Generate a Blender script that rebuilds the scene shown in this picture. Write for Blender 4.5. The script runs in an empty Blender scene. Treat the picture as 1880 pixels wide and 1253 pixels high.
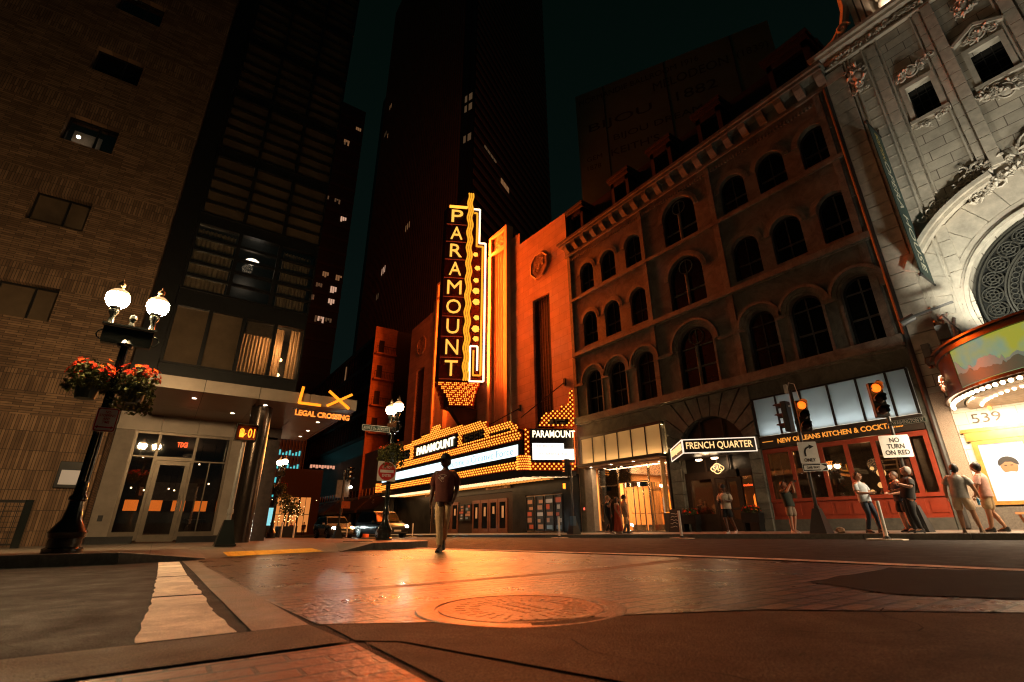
import bpy, bmesh, math, random
from math import sin, cos, pi, radians as rad, atan2, sqrt
from mathutils import Vector as V, Matrix as M, noise as N
import mathutils
SC = bpy.context.scene
COL = SC.collection
random.seed(7)
# ------------------------------------------------------------------ camera
th, rl, yw = math.atan(338/873), math.atan2(15, 2256), rad(55)
fh = V((-sin(yw), cos(yw), 0)); r0 = V((cos(yw), sin(yw), 0)); up = V((0, 0, 1))
cf = fh*cos(th)+up*sin(th); cu = -fh*sin(th)+up*cos(th)
cr = r0*cos(rl)-cu*sin(rl); cu2 = r0*sin(rl)+cu*cos(rl)
cam = bpy.data.cameras.new('camera'); co = bpy.data.objects.new('camera', cam); COL.objects.link(co)
mw = M.Identity(4)
for i in range(3):
    mw[i][0], mw[i][1], mw[i][2] = cr[i], cu2[i], -cf[i]
mw[2][3] = 0.37
co.matrix_world = mw
cam.lens = 16.717; cam.sensor_width = 36; cam.clip_start = .02; cam.clip_end = 2000
cam.dof.use_dof = True; cam.dof.focus_distance = 11; cam.dof.aperture_fstop = 2.8
SC.camera = co
# ------------------------------------------------------------------ world: night sky, a little city glow low down
W = bpy.data.worlds.new('World'); SC.world = W; W.use_nodes = True
nt = W.node_tree; bg = nt.nodes['Background']
tc = nt.nodes.new('ShaderNodeTexCoord'); sx = nt.nodes.new('ShaderNodeSeparateXYZ'); rp = nt.nodes.new('ShaderNodeValToRGB')
nt.links.new(tc.outputs['Generated'], sx.inputs[0]); nt.links.new(sx.outputs['Z'], rp.inputs[0]); nt.links.new(rp.outputs[0], bg.inputs[0])
e = rp.color_ramp.elements
e[0].position = .1; e[0].color = (.0036, .0072, .0064, 1); e[1].position = .85; e[1].color = (.0007, .0029, .0021, 1)
bg.inputs[1].default_value = 1.0
vs = SC.view_settings; vs.view_transform = 'Standard'; vs.look = 'None'; vs.exposure = 0; vs.gamma = 1
SC.render.engine = 'CYCLES'
cy = SC.cycles
cy.use_denoising = True; cy.max_bounces = 6; cy.diffuse_bounces = 3; cy.glossy_bounces = 3; cy.transmission_bounces = 6
cy.transparent_max_bounces = 12; cy.sample_clamp_indirect = 4; cy.sample_clamp_direct = 0; cy.caustics_reflective = False; cy.caustics_refractive = False
cy.use_light_tree = True; cy.filter_width = 1.15

def lamp(name, kind, loc, power, color, size=.2, to=None, size_y=None, spot=None, blend=.5, parent=None, spread=None):
    d = bpy.data.lights.new(name, kind); d.energy = power; d.color = color
    if kind == 'AREA':
        d.size = size
        if size_y: d.shape = 'RECTANGLE'; d.size_y = size_y
        if spread: d.spread = rad(spread)
    else:
        d.shadow_soft_size = size
    if kind == 'SPOT': d.spot_size = rad(spot); d.spot_blend = blend
    o = bpy.data.objects.new(name, d); COL.objects.link(o)
    loc = V(loc)
    q = (V(to)-loc).to_track_quat('-Z', 'Y') if to else None
    if parent:
        o.parent = parent; loc = loc-parent.location
    o.location = loc
    if q: o.rotation_mode = 'QUATERNION'; o.rotation_quaternion = q
    return o

def gz(x): return .012*x                       # the whole street falls gently away down Washington
def wz(x, y): return .012*x+.15+.012*max(0, y-17)      # far pavement
def pz(x, y): return .012*x+.15                 # near-left pavement
# ------------------------------------------------------------------ materials
MATS = {}
def nmat(name):
    m = bpy.data.materials.new(name); m.use_nodes = True
    t = m.node_tree; return m, t, t.nodes['Principled BSDF'], t.nodes, t.links
def mat(name, col, rough=.6, metal=0, var=.25, scale=6, bump=0, bscale=40, spec=.5, coat=0, rvar=0, speck=0, sscale=220):
    if name in MATS: return MATS[name]
    m, t, b, n, l = nmat(name)
    b.inputs['Roughness'].default_value = rough; b.inputs['Metallic'].default_value = metal
    b.inputs['Specular IOR Level'].default_value = spec; b.inputs['Coat Weight'].default_value = coat
    tcn = n.new('ShaderNodeTexCoord')
    if var or bump or rvar:
        nz = n.new('ShaderNodeTexNoise'); nz.inputs['Scale'].default_value = scale; nz.inputs['Detail'].default_value = 6
        nz.inputs['Roughness'].default_value = .65
        l.new(tcn.outputs['Object'], nz.inputs['Vector'])
        mp = n.new('ShaderNodeMapRange'); mp.inputs[1].default_value = .3; mp.inputs[2].default_value = .7
        mp.inputs[3].default_value = 1-var; mp.inputs[4].default_value = 1+var
        l.new(nz.outputs['Fac'], mp.inputs[0])
        mx = n.new('ShaderNodeMix'); mx.data_type = 'RGBA'; mx.blend_type = 'MULTIPLY'; mx.inputs[0].default_value = 1
        mx.inputs[6].default_value = (*col, 1); l.new(mp.outputs[0], mx.inputs[7]); l.new(mx.outputs[2], b.inputs['Base Color'])
        if speck:      # aggregate grains and larger stains
            ns_ = n.new('ShaderNodeTexNoise'); ns_.inputs['Scale'].default_value = sscale; ns_.inputs['Detail'].default_value = 2; l.new(tcn.outputs['Object'], ns_.inputs['Vector'])
            ms_ = n.new('ShaderNodeMapRange'); ms_.inputs[1].default_value = .35; ms_.inputs[2].default_value = .65; ms_.inputs[3].default_value = 1-speck; ms_.inputs[4].default_value = 1+speck*1.3; l.new(ns_.outputs['Fac'], ms_.inputs[0])
            nb_ = n.new('ShaderNodeTexNoise'); nb_.inputs['Scale'].default_value = 1.1; nb_.inputs['Detail'].default_value = 9; nb_.inputs['Roughness'].default_value = .75; nb_.inputs['Distortion'].default_value = 1.2; l.new(tcn.outputs['Object'], nb_.inputs['Vector'])
            mb_ = n.new('ShaderNodeMapRange'); mb_.inputs[1].default_value = .38; mb_.inputs[2].default_value = .6; mb_.inputs[3].default_value = .55; mb_.inputs[4].default_value = 1.15; l.new(nb_.outputs['Fac'], mb_.inputs[0])
            mm_ = n.new('ShaderNodeMath'); mm_.operation = 'MULTIPLY'; l.new(ms_.outputs[0], mm_.inputs[0]); l.new(mb_.outputs[0], mm_.inputs[1])
            mx2 = n.new('ShaderNodeMix'); mx2.data_type = 'RGBA'; mx2.blend_type = 'MULTIPLY'; mx2.inputs[0].default_value = 1
            l.new(mx.outputs[2], mx2.inputs[6]); l.new(mm_.outputs[0], mx2.inputs[7]); l.new(mx2.outputs[2], b.inputs['Base Color'])
        if rvar:
            m2 = n.new('ShaderNodeMapRange'); m2.inputs[1].default_value = .3; m2.inputs[2].default_value = .7
            m2.inputs[3].default_value = max(.03, rough-rvar); m2.inputs[4].default_value = rough+rvar
            l.new(nz.outputs['Fac'], m2.inputs[0]); l.new(m2.outputs[0], b.inputs['Roughness'])
    else:
        b.inputs['Base Color'].default_value = (*col, 1)
    if bump:
        n2 = n.new('ShaderNodeTexNoise'); n2.inputs['Scale'].default_value = bscale; n2.inputs['Detail'].default_value = 5
        l.new(tcn.outputs['Object'], n2.inputs['Vector'])
        bp = n.new('ShaderNodeBump'); bp.inputs['Strength'].default_value = bump; bp.inputs['Distance'].default_value = .02
        l.new(n2.outputs['Fac'], bp.inputs['Height']); l.new(bp.outputs[0], b.inputs['Normal'])
    MATS[name] = m; return m
def emit(name, col, strength, sample=True):
    if name in MATS: return MATS[name]
    m, t, b, n, l = nmat(name)
    b.inputs['Base Color'].default_value = (*[c*.3 for c in col], 1); b.inputs['Roughness'].default_value = .4
    b.inputs['Emission Color'].default_value = (*col, 1); b.inputs['Emission Strength'].default_value = strength
    m.cycles.emission_sampling = 'AUTO' if sample else 'NONE'
    MATS[name] = m; return m
def glass(name, tint=(.9, .9, .88), refl=.12):
    if name in MATS: return MATS[name]
    m, t, b, n, l = nmat(name); n.remove(b)
    tr = n.new('ShaderNodeBsdfTransparent'); tr.inputs[0].default_value = (*tint, 1)
    gl = n.new('ShaderNodeBsdfGlossy'); gl.inputs['Roughness'].default_value = .02
    fr = n.new('ShaderNodeFresnel'); fr.inputs[0].default_value = 1.5
    ad = n.new('ShaderNodeMath'); ad.operation = 'ADD'; ad.inputs[1].default_value = refl; ad.use_clamp = True
    mx = n.new('ShaderNodeMixShader'); l.new(fr.outputs[0], ad.inputs[0]); l.new(ad.outputs[0], mx.inputs[0])
    l.new(tr.outputs[0], mx.inputs[1]); l.new(gl.outputs[0], mx.inputs[2]); l.new(mx.outputs[0], n['Material Output'].inputs[0])
    MATS[name] = m; return m
def brick(name, ax, c1, c2, mort, bw, bh, ms=.008, rough=.75, bump=.5, wob=.0, off=.5, var=.3, bias=0., soldier=None, bdist=.02):
    """courses laid in the plane given by two object axes, ax = 'xz', 'yz' or 'xy'"""
    if name in MATS: return MATS[name]
    m, t, b, n, l = nmat(name)
    tcn = n.new('ShaderNodeTexCoord'); s = n.new('ShaderNodeSeparateXYZ'); l.new(tcn.outputs['Object'], s.inputs[0])
    def brk(u, v, w, h):
        c = n.new('ShaderNodeCombineXYZ'); l.new(u, c.inputs[0]); l.new(v, c.inputs[1])
        k = n.new('ShaderNodeTexBrick'); l.new(c.outputs[0], k.inputs['Vector'])
        k.inputs['Color1'].default_value = (*c1, 1); k.inputs['Color2'].default_value = (*c2, 1); k.inputs['Mortar'].default_value = (*mort, 1)
        k.inputs['Scale'].default_value = 1; k.inputs['Mortar Size'].default_value = ms; k.inputs['Mortar Smooth'].default_value = .2
        k.inputs['Bias'].default_value = bias; k.inputs['Brick Width'].default_value = w; k.inputs['Row Height'].default_value = h; k.offset = off
        return k
    u, v = s.outputs[ax[0].upper()], s.outputs[ax[1].upper()]
    k = brk(u, v, bw, bh); colo, faco = k.outputs['Color'], k.outputs['Fac']
    if soldier:
        per, lo, hi, low = soldier
        k2 = brk(v, u, bw*1.2, bh); k2.offset = 0
        md = n.new('ShaderNodeMath'); md.operation = 'MODULO'; md.inputs[1].default_value = per; l.new(v, md.inputs[0])
        a = n.new('ShaderNodeMath'); a.operation = 'GREATER_THAN'; a.inputs[1].default_value = lo; l.new(md.outputs[0], a.inputs[0])
        c_ = n.new('ShaderNodeMath'); c_.operation = 'LESS_THAN'; c_.inputs[1].default_value = hi; l.new(md.outputs[0], c_.inputs[0])
        d = n.new('ShaderNodeMath'); d.operation = 'MULTIPLY'; l.new(a.outputs[0], d.inputs[0]); l.new(c_.outputs[0], d.inputs[1])
        f = n.new('ShaderNodeMath'); f.operation = 'LESS_THAN'; f.inputs[1].default_value = low; l.new(v, f.inputs[0])
        g = n.new('ShaderNodeMath'); g.operation = 'MAXIMUM'; l.new(d.outputs[0], g.inputs[0]); l.new(f.outputs[0], g.inputs[1])
        mc = n.new('ShaderNodeMix'); mc.data_type = 'RGBA'; l.new(g.outputs[0], mc.inputs[0]); l.new(k.outputs['Color'], mc.inputs[6]); l.new(k2.outputs['Color'], mc.inputs[7])
        mf = n.new('ShaderNodeMix'); l.new(g.outputs[0], mf.inputs[0]); l.new(k.outputs['Fac'], mf.inputs[2]); l.new(k2.outputs['Fac'], mf.inputs[3])
        colo, faco = mc.outputs[2], mf.outputs[0]
    nz = n.new('ShaderNodeTexNoise'); nz.inputs['Scale'].default_value = 1.3; nz.inputs['Detail'].default_value = 8; nz.inputs['Roughness'].default_value = .7
    l.new(tcn.outputs['Object'], nz.inputs['Vector'])
    mp = n.new('ShaderNodeMapRange'); mp.inputs[1].default_value = .3; mp.inputs[2].default_value = .7; mp.inputs[3].default_value = 1-var; mp.inputs[4].default_value = 1+var
    l.new(nz.outputs['Fac'], mp.inputs[0])
    mx = n.new('ShaderNodeMix'); mx.data_type = 'RGBA'; mx.blend_type = 'MULTIPLY'; mx.inputs[0].default_value = 1
    l.new(colo, mx.inputs[6]); l.new(mp.outputs[0], mx.inputs[7]); l.new(mx.outputs[2], b.inputs['Base Color'])
    nb = n.new('ShaderNodeTexNoise'); nb.inputs['Scale'].default_value = 35; nb.inputs['Detail'].default_value = 4; l.new(tcn.outputs['Object'], nb.inputs['Vector'])
    inv = n.new('ShaderNodeMath'); inv.operation = 'MULTIPLY_ADD'; inv.inputs[1].default_value = -1; l.new(faco, inv.inputs[0])
    mm = n.new('ShaderNodeMath'); mm.operation = 'MULTIPLY'; mm.inputs[1].default_value = .5; l.new(nb.outputs['Fac'], mm.inputs[0]); l.new(mm.outputs[0], inv.inputs[2])
    bp = n.new('ShaderNodeBump'); bp.inputs['Strength'].default_value = bump; bp.inputs['Distance'].default_value = bdist
    l.new(inv.outputs[0], bp.inputs['Height']); l.new(bp.outputs[0], b.inputs['Normal'])
    if wob:
        m2 = n.new('ShaderNodeMapRange'); m2.inputs[1].default_value = .3; m2.inputs[2].default_value = .7; m2.inputs[3].default_value = max(.05, rough-wob); m2.inputs[4].default_value = rough+wob
        l.new(nz.outputs['Fac'], m2.inputs[0]); l.new(m2.outputs[0], b.inputs['Roughness'])
    else: b.inputs['Roughness'].default_value = rough
    MATS[name] = m; return m
# ------------------------------------------------------------------ mesh helpers
class MB:
    def __init__(s): s.v = []; s.f = []; s.mi = []; s.cur = 0
    def add(s, vs, fs):
        k = len(s.v); s.v += [tuple(p) for p in vs]
        for f in fs: s.f.append(tuple(i+k for i in f)); s.mi.append(s.cur)
        return s
    def box(s, x0, x1, y0, y1, z0, z1):
        return s.add([(x0,y0,z0),(x1,y0,z0),(x1,y1,z0),(x0,y1,z0),(x0,y0,z1),(x1,y0,z1),(x1,y1,z1),(x0,y1,z1)],
                     [(0,3,2,1),(4,5,6,7),(0,1,5,4),(1,2,6,5),(2,3,7,6),(3,0,4,7)])
    def cbox(s, c, sx, sy, sz, m=None):
        pts = [V((a*sx/2, b*sy/2, d*sz/2)) for d in (-1,1) for a, b in ((-1,-1),(1,-1),(1,1),(-1,1))]
        if m: pts = [m @ p for p in pts]
        return s.add([p+V(c) for p in pts], [(0,3,2,1),(4,5,6,7),(0,1,5,4),(1,2,6,5),(2,3,7,6),(3,0,4,7)])
    def bar(s, a, b, w, h=None, upv=(0,0,1)):
        a, b = V(a), V(b); d = (b-a).normalized(); sd = d.cross(V(upv))
        if sd.length < 1e-4: sd = d.cross(V((0,1,0)))
        sd.normalize(); u = sd.cross(d); h = h or w
        p = [q+sd*w/2*i+u*h/2*j for q in (a, b) for i, j in ((-1,-1),(1,-1),(1,1),(-1,1))]
        return s.add(p, [(0,3,2,1),(4,5,6,7),(0,1,5,4),(1,2,6,5),(2,3,7,6),(3,0,4,7)])
    def cyl(s, a, b, r, r2=None, n=12, cap=True):
        a, b = V(a), V(b); r2 = r if r2 is None else r2; d = (b-a).normalized()
        x = d.cross(V((0,0,1))) if abs(d.z) < .9 else d.cross(V((1,0,0)))
        x.normalize(); y = d.cross(x)
        p = [q+x*rr*cos(2*pi*i/n)+y*rr*sin(2*pi*i/n) for q, rr in ((a, r), (b, r2)) for i in range(n)]
        f = [(i, (i+1) % n, n+(i+1) % n, n+i) for i in range(n)]
        if cap: f += [tuple(range(n))[::-1], tuple(range(n, 2*n))]
        return s.add(p, f)
    def tube(s, pts, r, n=8, closed=False):
        pts = [V(p) for p in pts]; k = len(pts); rs = r if isinstance(r, (list, tuple)) else [r]*k
        vs = []; pu = None
        for i, p in enumerate(pts):
            d = (pts[(i+1) % k if closed else min(i+1, k-1)]-pts[(i-1) % k if closed else max(i-1, 0)]).normalized()
            if pu is None: pu = d.cross(V((0,0,1))) if abs(d.z) < .9 else d.cross(V((1,0,0)))
            x = (pu-d*pu.dot(d)).normalized(); pu = x; y = d.cross(x)
            vs += [p+x*rs[i]*cos(2*pi*j/n)+y*rs[i]*sin(2*pi*j/n) for j in range(n)]
        fs = []
        for i in range(k if closed else k-1):
            i2 = (i+1) % k
            fs += [(i*n+j, i*n+(j+1) % n, i2*n+(j+1) % n, i2*n+j) for j in range(n)]
        if not closed: fs += [tuple(range(n))[::-1], tuple((k-1)*n+j for j in range(n))]
        return s.add(vs, fs)
    def lathe(s, prof, c=(0,0,0), n=16, sc=(1,1,1), m=None):
        vs = []
        for r, z in prof:
            for j in range(n):
                p = V((r*cos(2*pi*j/n)*sc[0], r*sin(2*pi*j/n)*sc[1], z*sc[2]))
                if m: p = m @ p
                vs.append(p+V(c))
        k = len(prof)
        fs = [(i*n+j, i*n+(j+1) % n, (i+1)*n+(j+1) % n, (i+1)*n+j) for i in range(k-1) for j in range(n)]
        fs += [tuple(range(n))[::-1], tuple((k-1)*n+j for j in range(n))]
        return s.add(vs, fs)
    def ball(s, c, r, n=12, k=8, sc=(1,1,1), m=None):
        return s.lathe([(max(1e-4, r*sin(pi*i/k)), -r*cos(pi*i/k)) for i in range(k+1)], c, n, sc, m)
    def poly(s, pts): return s.add(pts, [tuple(range(len(pts)))])
    def prism(s, pts, d):
        """closed outline pts extruded by the vector d"""
        n = len(pts); d = V(d)
        return s.add([V(p) for p in pts]+[V(p)+d for p in pts], [tuple(range(n))[::-1], tuple(range(n, 2*n))]+[(i, (i+1) % n, n+(i+1) % n, n+i) for i in range(n)])
ROOT = {}
def finish(me, name, mats, parent, local, smooth=False):
    for m in (mats if isinstance(mats, (list, tuple)) else [mats]):
        me.materials.append(m)
    if smooth:
        me.polygons.foreach_set('use_smooth', [True]*len(me.polygons))
        try: me.set_sharp_from_angle(angle=rad(40))
        except Exception: pass
    o = bpy.data.objects.new(name, me); COL.objects.link(o)
    if parent is not None:
        rt = ROOT[parent.name]; o.parent = parent; ROOT[o.name] = rt
        if not local: me.transform(rt.inverted())
    else: ROOT[o.name] = M.Identity(4)
    return o
def obj(name, mb, mats, parent=None, local=False, smooth=False, bevel=0):
    me = bpy.data.meshes.new(name); me.from_pydata([tuple(p) for p in mb.v], [], mb.f)
    if len(set(mb.mi)) > 1: me.polygons.foreach_set('material_index', mb.mi)
    me.validate()
    bm = bmesh.new(); bm.from_mesh(me)
    if bevel:
        es = [e for e in bm.edges if len(e.link_faces) == 2 and e.calc_face_angle(0) > .5]
        bmesh.ops.bevel(bm, geom=es, offset=bevel, segments=2, affect='EDGES', profile=.5, clamp_overlap=True)
    bmesh.ops.recalc_face_normals(bm, faces=bm.faces); bm.to_mesh(me); bm.free()
    return finish(me, name, mats, parent, local, smooth)
def tag(o, label=None, cat=None, group=None, kind=None):
    if label: o['label'] = label
    if cat: o['category'] = cat
    if group: o['group'] = group
    if kind: o['kind'] = kind
    return o
def thing(name, label, cat, loc=(0,0,0), rz=0, group=None):
    o = bpy.data.objects.new(name, None); o.empty_display_size = .3; COL.objects.link(o)
    o.location = loc; o.rotation_euler = (0, 0, rz); ROOT[o.name] = M.Translation(V(loc)) @ M.Rotation(rz, 4, 'Z')
    return tag(o, label, cat, group)
def copy_thing(src, loc, rz=0, label=None, sub=None):
    def rec(o, par):
        c = o.copy(); COL.objects.link(c); c.parent = par
        for ch in o.children: rec(ch, c)
        return c
    c = rec(src, None); c.location = loc; c.rotation_euler = (0, 0, rz)
    if label: c['label'] = label
    return c
def each(name, boxes, m, parent):
    """one object per box"""
    for q in boxes: obj(name, MB().box(*q), m, parent)
def frame3(org, u, v):
    u, v, org = V(u).normalized(), V(v).normalized(), V(org); n = u.cross(v)
    m = M.Identity(4)
    for i in range(3): m[i][0], m[i][1], m[i][2], m[i][3] = u[i], v[i], n[i], org[i]
    return m
def curve_mesh(cu):
    o = bpy.data.objects.new('tmp', cu); COL.objects.link(o)
    dg = bpy.context.evaluated_depsgraph_get(); me = bpy.data.meshes.new_from_object(o.evaluated_get(dg))
    bpy.data.objects.remove(o); bpy.data.curves.remove(cu); return me
def plate(name, outer, holes, org, u, v, t, m, parent=None, local=False, smooth=False):
    """a slab of thickness t standing on the plane (org,u,v), front on the side u x v, with real openings"""
    cu = bpy.data.curves.new('tmp', 'CURVE'); cu.dimensions = '2D'; cu.fill_mode = 'BOTH'; cu.extrude = t/2
    for ring in [outer]+list(holes):
        sp = cu.splines.new('POLY'); sp.points.add(len(ring)-1); sp.use_cyclic_u = True
        for p, q in zip(sp.points, ring): p.co = (q[0], q[1], 0, 1)
    me = curve_mesh(cu); me.transform(frame3(org, u, v) @ M.Translation((0, 0, -t/2)))
    return finish(me, name, m, parent, local, smooth)
def text(name, s, m, parent, org, u, v, w=None, h=None, ext=.01, bold=0., mirror=False, local=False, spacing=1., kern=None):
    cu = bpy.data.curves.new('tmp', 'FONT'); cu.body = s; cu.size = 1; cu.extrude = .01; cu.offset = bold; cu.align_x = 'CENTER'
    cu.space_character = spacing; cu.resolution_u = 3; cu.space_line = .95
    me = curve_mesh(cu)
    xs = [q.co.x for q in me.vertices]; ys = [q.co.y for q in me.vertices]
    cx, cyy = (min(xs)+max(xs))/2, (min(ys)+max(ys))/2; sx_, sy_ = max(xs)-min(xs), max(ys)-min(ys)
    if w and h: a, b = w/sx_, h/sy_
    elif h: a = b = h/sy_
    else: a = b = w/sx_
    me.transform(frame3(org, u, v) @ M.Diagonal((-a if mirror else a, b, ext/.02, 1)) @ M.Translation((-cx, -cyy, .01)))
    return finish(me, name, m, parent, local)
def arch(cx, z0, w, zs, n=14, rise=None):
    """outline of an arched opening, springing at zs, semicircular unless rise is given"""
    r = w/2; rise = r if rise is None else rise
    return [(cx-r, z0), (cx+r, z0)]+[(cx+r*cos(pi*i/n), zs+rise*sin(pi*i/n)) for i in range(n+1)]
def rect(x0, z0, x1, z1): return [(x0, z0), (x1, z0), (x1, z1), (x0, z1)]
X_, Y_, Z_ = V((1,0,0)), V((0,1,0)), V((0,0,1))
# ================================================================== GROUND
asphalt = mat('asphalt', (.015, .0145, .013), .7, spec=.18, var=.4, scale=3.5, bump=1, bscale=110, rvar=.16, speck=.6, sscale=120)
asph_dark = mat('asphalt_patch', (.012, .0115, .0105), .8, spec=.18, var=.4, scale=9, bump=1, bscale=110, speck=.7, sscale=110)
concrete = mat('concrete', (.1, .08, .058), .7, spec=.25, var=.28, scale=3, bump=.6, bscale=90, rvar=.15, speck=.3, sscale=160)
conc2 = mat('concrete_band', (.135, .098, .07), .5, var=.3, scale=4, bump=.6, bscale=110, rvar=.12, speck=.35, sscale=160)
slabm = mat('concrete_slab', (.085, .072, .052), .75, spec=.25, var=.25, scale=2.2, bump=.6, bscale=110, speck=.4, sscale=150)
granite = mat('granite_kerb', (.17, .155, .13), .6, var=.3, scale=14, bump=.4, bscale=80)
paint = mat('road_paint', (.85, .8, .7), .6, var=.15, scale=9, bump=.6, bscale=100, speck=.12, sscale=140)
yellow = mat('yellow_pad', (.75, .42, .03), .6, var=.15, scale=10, bump=.5, bscale=60)
pavers = brick('crosswalk_bricks', 'yx', (.1, .06, .038), (.21, .12, .07), (.005, .004, .0035), .26, .125, .016, .31, 1, .09, var=.4, bdist=.03)
redbr = brick('red_bricks', 'yx', (.12, .045, .028), (.17, .065, .036), (.012, .01, .008), .21, .1, .008, .5, 1, .15, var=.4, bdist=.015)
pave = brick('pavement_slabs', 'xy', (.14, .115, .09), (.17, .14, .11), (.035, .03, .024), 1.5, 1.5, .006, .5, .4, .16, off=0, var=.3)
def flat(name, polys, off, m, zf=gz, kind='structure'):
    mb = MB()
    for p in polys: mb.poly([(x, y, zf(x)+off) for x, y in p])
    return tag(obj(name, mb, m), kind=kind)
def rough_line(pts, amp, step=.03):
    out = []
    for (a, b), (c, d) in zip(pts, pts[1:]+pts[:1]):
        n = max(1, int(sqrt((c-a)**2+(d-b)**2)/step))
        out += [(a+(c-a)*i/n+amp*1.6*N.noise((a+(c-a)*i/n*3.1, b*3+(d-b)*i/n*3.1, .3))+random.uniform(-amp, amp)*.06, b+(d-b)*i/n+amp*1.6*N.noise((a*2.3+(c-a)*i/n*5.3, b+(d-b)*i/n*7, 4.7))+random.uniform(-amp, amp)*.06) for i in range(n)]
    return out
flat('ground', [[(-420, -200), (120, -200), (120, 320), (-420, 320)]], 0, asphalt)
flat('crosswalk', [[(-11.6, .62), (-3.72, .62), (-3.72, 1.9), (-3.86, 3.7), (-4.3, 5.9), (-12.6, 5.05)], [(-3.52, .62), (-2.42, .66), (-2.1, 1.15), (-1.45, 2.45), (-.6, 3.3), (.9, 4.0), (3, 4.6), (3, 5.9), (-4.08, 5.9), (-3.66, 3.7)]], .004, pavers)
flat('crosswalk_band', [[(-3.72, .62), (-3.52, .62), (-3.66, 3.7), (-4.08, 5.9), (-4.3, 5.9), (-3.86, 3.7), (-3.72, 1.9)]], .003, conc2)
flat('concrete_band', [[(-9.3, .42), (-6.6, .42), (-6.6, .61), (-9.3, .61)], [(-6.585, .42), (-4.5, .405), (-4.5, .61), (-6.585, .61)], [(-4.485, .405), (-2.41, .4), (-2.41, .62), (-4.485, .61)]], .008, conc2)
flat('cross_strip', [[(-2.4, -4), (-1.97, -4), (-1.97, .65), (-2.4, .62)]], .008, concrete)
flat('brick_pavement', [[(-1.93, -4), (1.5, -4), (1.5, .66), (-1.93, .66)]], .006, redbr)
flat('concrete_slab', [[(-1.93, .7), (-1.0, .7), (-.75, 1.12), (-1.85, .79)], [(-1.86, .81), (-.74, 1.16), (1.2, 1.7), (3, 2.2), (3, 4.5), (.9, 3.9), (-.6, 3.24), (-1.43, 2.4), (-2.08, 1.12), (-2.38, .68), (-1.98, .68)]], .005, slabm)
flat('asphalt_patch', [rough_line([(-1.87, 3.82), (-1.97, 5.6), (-1.16, 5.8), (1.2, 5.75), (1.0, 4.3), (-.74, 3.75), (-1.2, 3.5)], .025)], .009, asph_dark)
flat('stop_line', [rough_line([(-9.15, .13), (-6.0, .1), (-5.97, .34), (-9.1, .38)], .004), rough_line([(-5.92, .095), (-4.1, .07), (-4.07, .34), (-5.9, .345)], .007), rough_line([(-4.03, .07), (-2.42, .02), (-2.42, .345), (-3.2, .325), (-4.0, .34)], .006)], .009, paint)
flat('edge_line', [rough_line([(-13, 5.12), (-12, 5.1), (-8.5, 5.5), (-5, 6.05), (-3.2, 6.05), (-1.1, 5.84), (3, 5.4), (3, 5.62), (-1.1, 6.1), (-3.2, 6.33), (-5, 6.33), (-8.5, 5.76), (-12, 5.36)], .012)], .011, paint)
flat('road_seam', [[(-8, -1.42), (-2.5, -.62), (-2.5, -.605), (-8, -1.4)]], .006, conc2)
random.seed(31)
def crack(mb, p, a, n, w, zo):
    pts = [p]
    for i in range(n): a += random.gauss(0, .35); p = (p[0]+.09*cos(a), p[1]+.09*sin(a)); pts.append(p)
    for (x0, y0), (x1, y1) in zip(pts, pts[1:]):
        t = V((x1-x0, y1-y0, 0)).normalized(); k = w*random.uniform(.5, 1.3); nn = V((-t.y, t.x, 0))*k
        mb.poly([(x0-nn.x, y0-nn.y, gz(x0)+zo), (x1-nn.x, y1-nn.y, gz(x1)+zo), (x1+nn.x, y1+nn.y, gz(x1)+zo), (x0+nn.x, y0+nn.y, gz(x0)+zo)])
mb = MB()
for p, a, n, w, zo in (((-1.2, 1.9), .7, 16, .003, .0075), ((-.9, 2.6), 2.4, 10, .0025, .0075), ((-5.2, -.8), 3.0, 26, .006, .004), ((-4.6, -.1), 2.6, 30, .005, .004), ((-8, 7.2), 2.9, 60, .012, .004), ((-3, 8.3), 3.0, 70, .012, .004), ((-6, 10.5), 2.8, 80, .014, .004), ((-1.5, 1.3), -.4, 12, .0025, .0075)): crack(mb, p, a, n, w, zo)
tag(obj('pavement_crack', mb, mat('crack_dark', (.008, .007, .006), .9, var=0)), kind='structure')
# manhole
mh = thing('manhole_cover', 'round cast iron manhole cover set at the edge of the brick crosswalk', 'manhole', (-2.22, 1.6, gz(-2.22)+.004))
iron = mat('cast_iron', (.13, .085, .06), .38, .7, var=.35, scale=9, bump=.4, bscale=60, rvar=.08)
b = MB(); b.lathe([(.53, 0), (.525, .006), (.505, .008), (.485, .006), (.435, .0055), (.432, .0005)], n=64); obj('frame_ring', b, iron, mh, True, True)
b = MB(); b.lathe([(.418, .0004), (.416, .005), (.395, .006), (.385, .0042), (.001, .0042)], n=64)
for k in range(30):
    a = 2*pi*k/30
    for r in (.31, .24): b.cbox((r*cos(a), r*sin(a), .0045), .05, .014, .002, M.Rotation(a, 3, 'Z'))
for k in range(7):
    for j in (-1, 0, 1): b.cbox((-.14+.047*k, j*.07, .0045), .028, .03, .002)
obj('lid', b, mat('lid_iron', (.075, .05, .036), .42, .6, var=.45, scale=7, bump=.5, bscale=45), mh, True, True)
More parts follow.
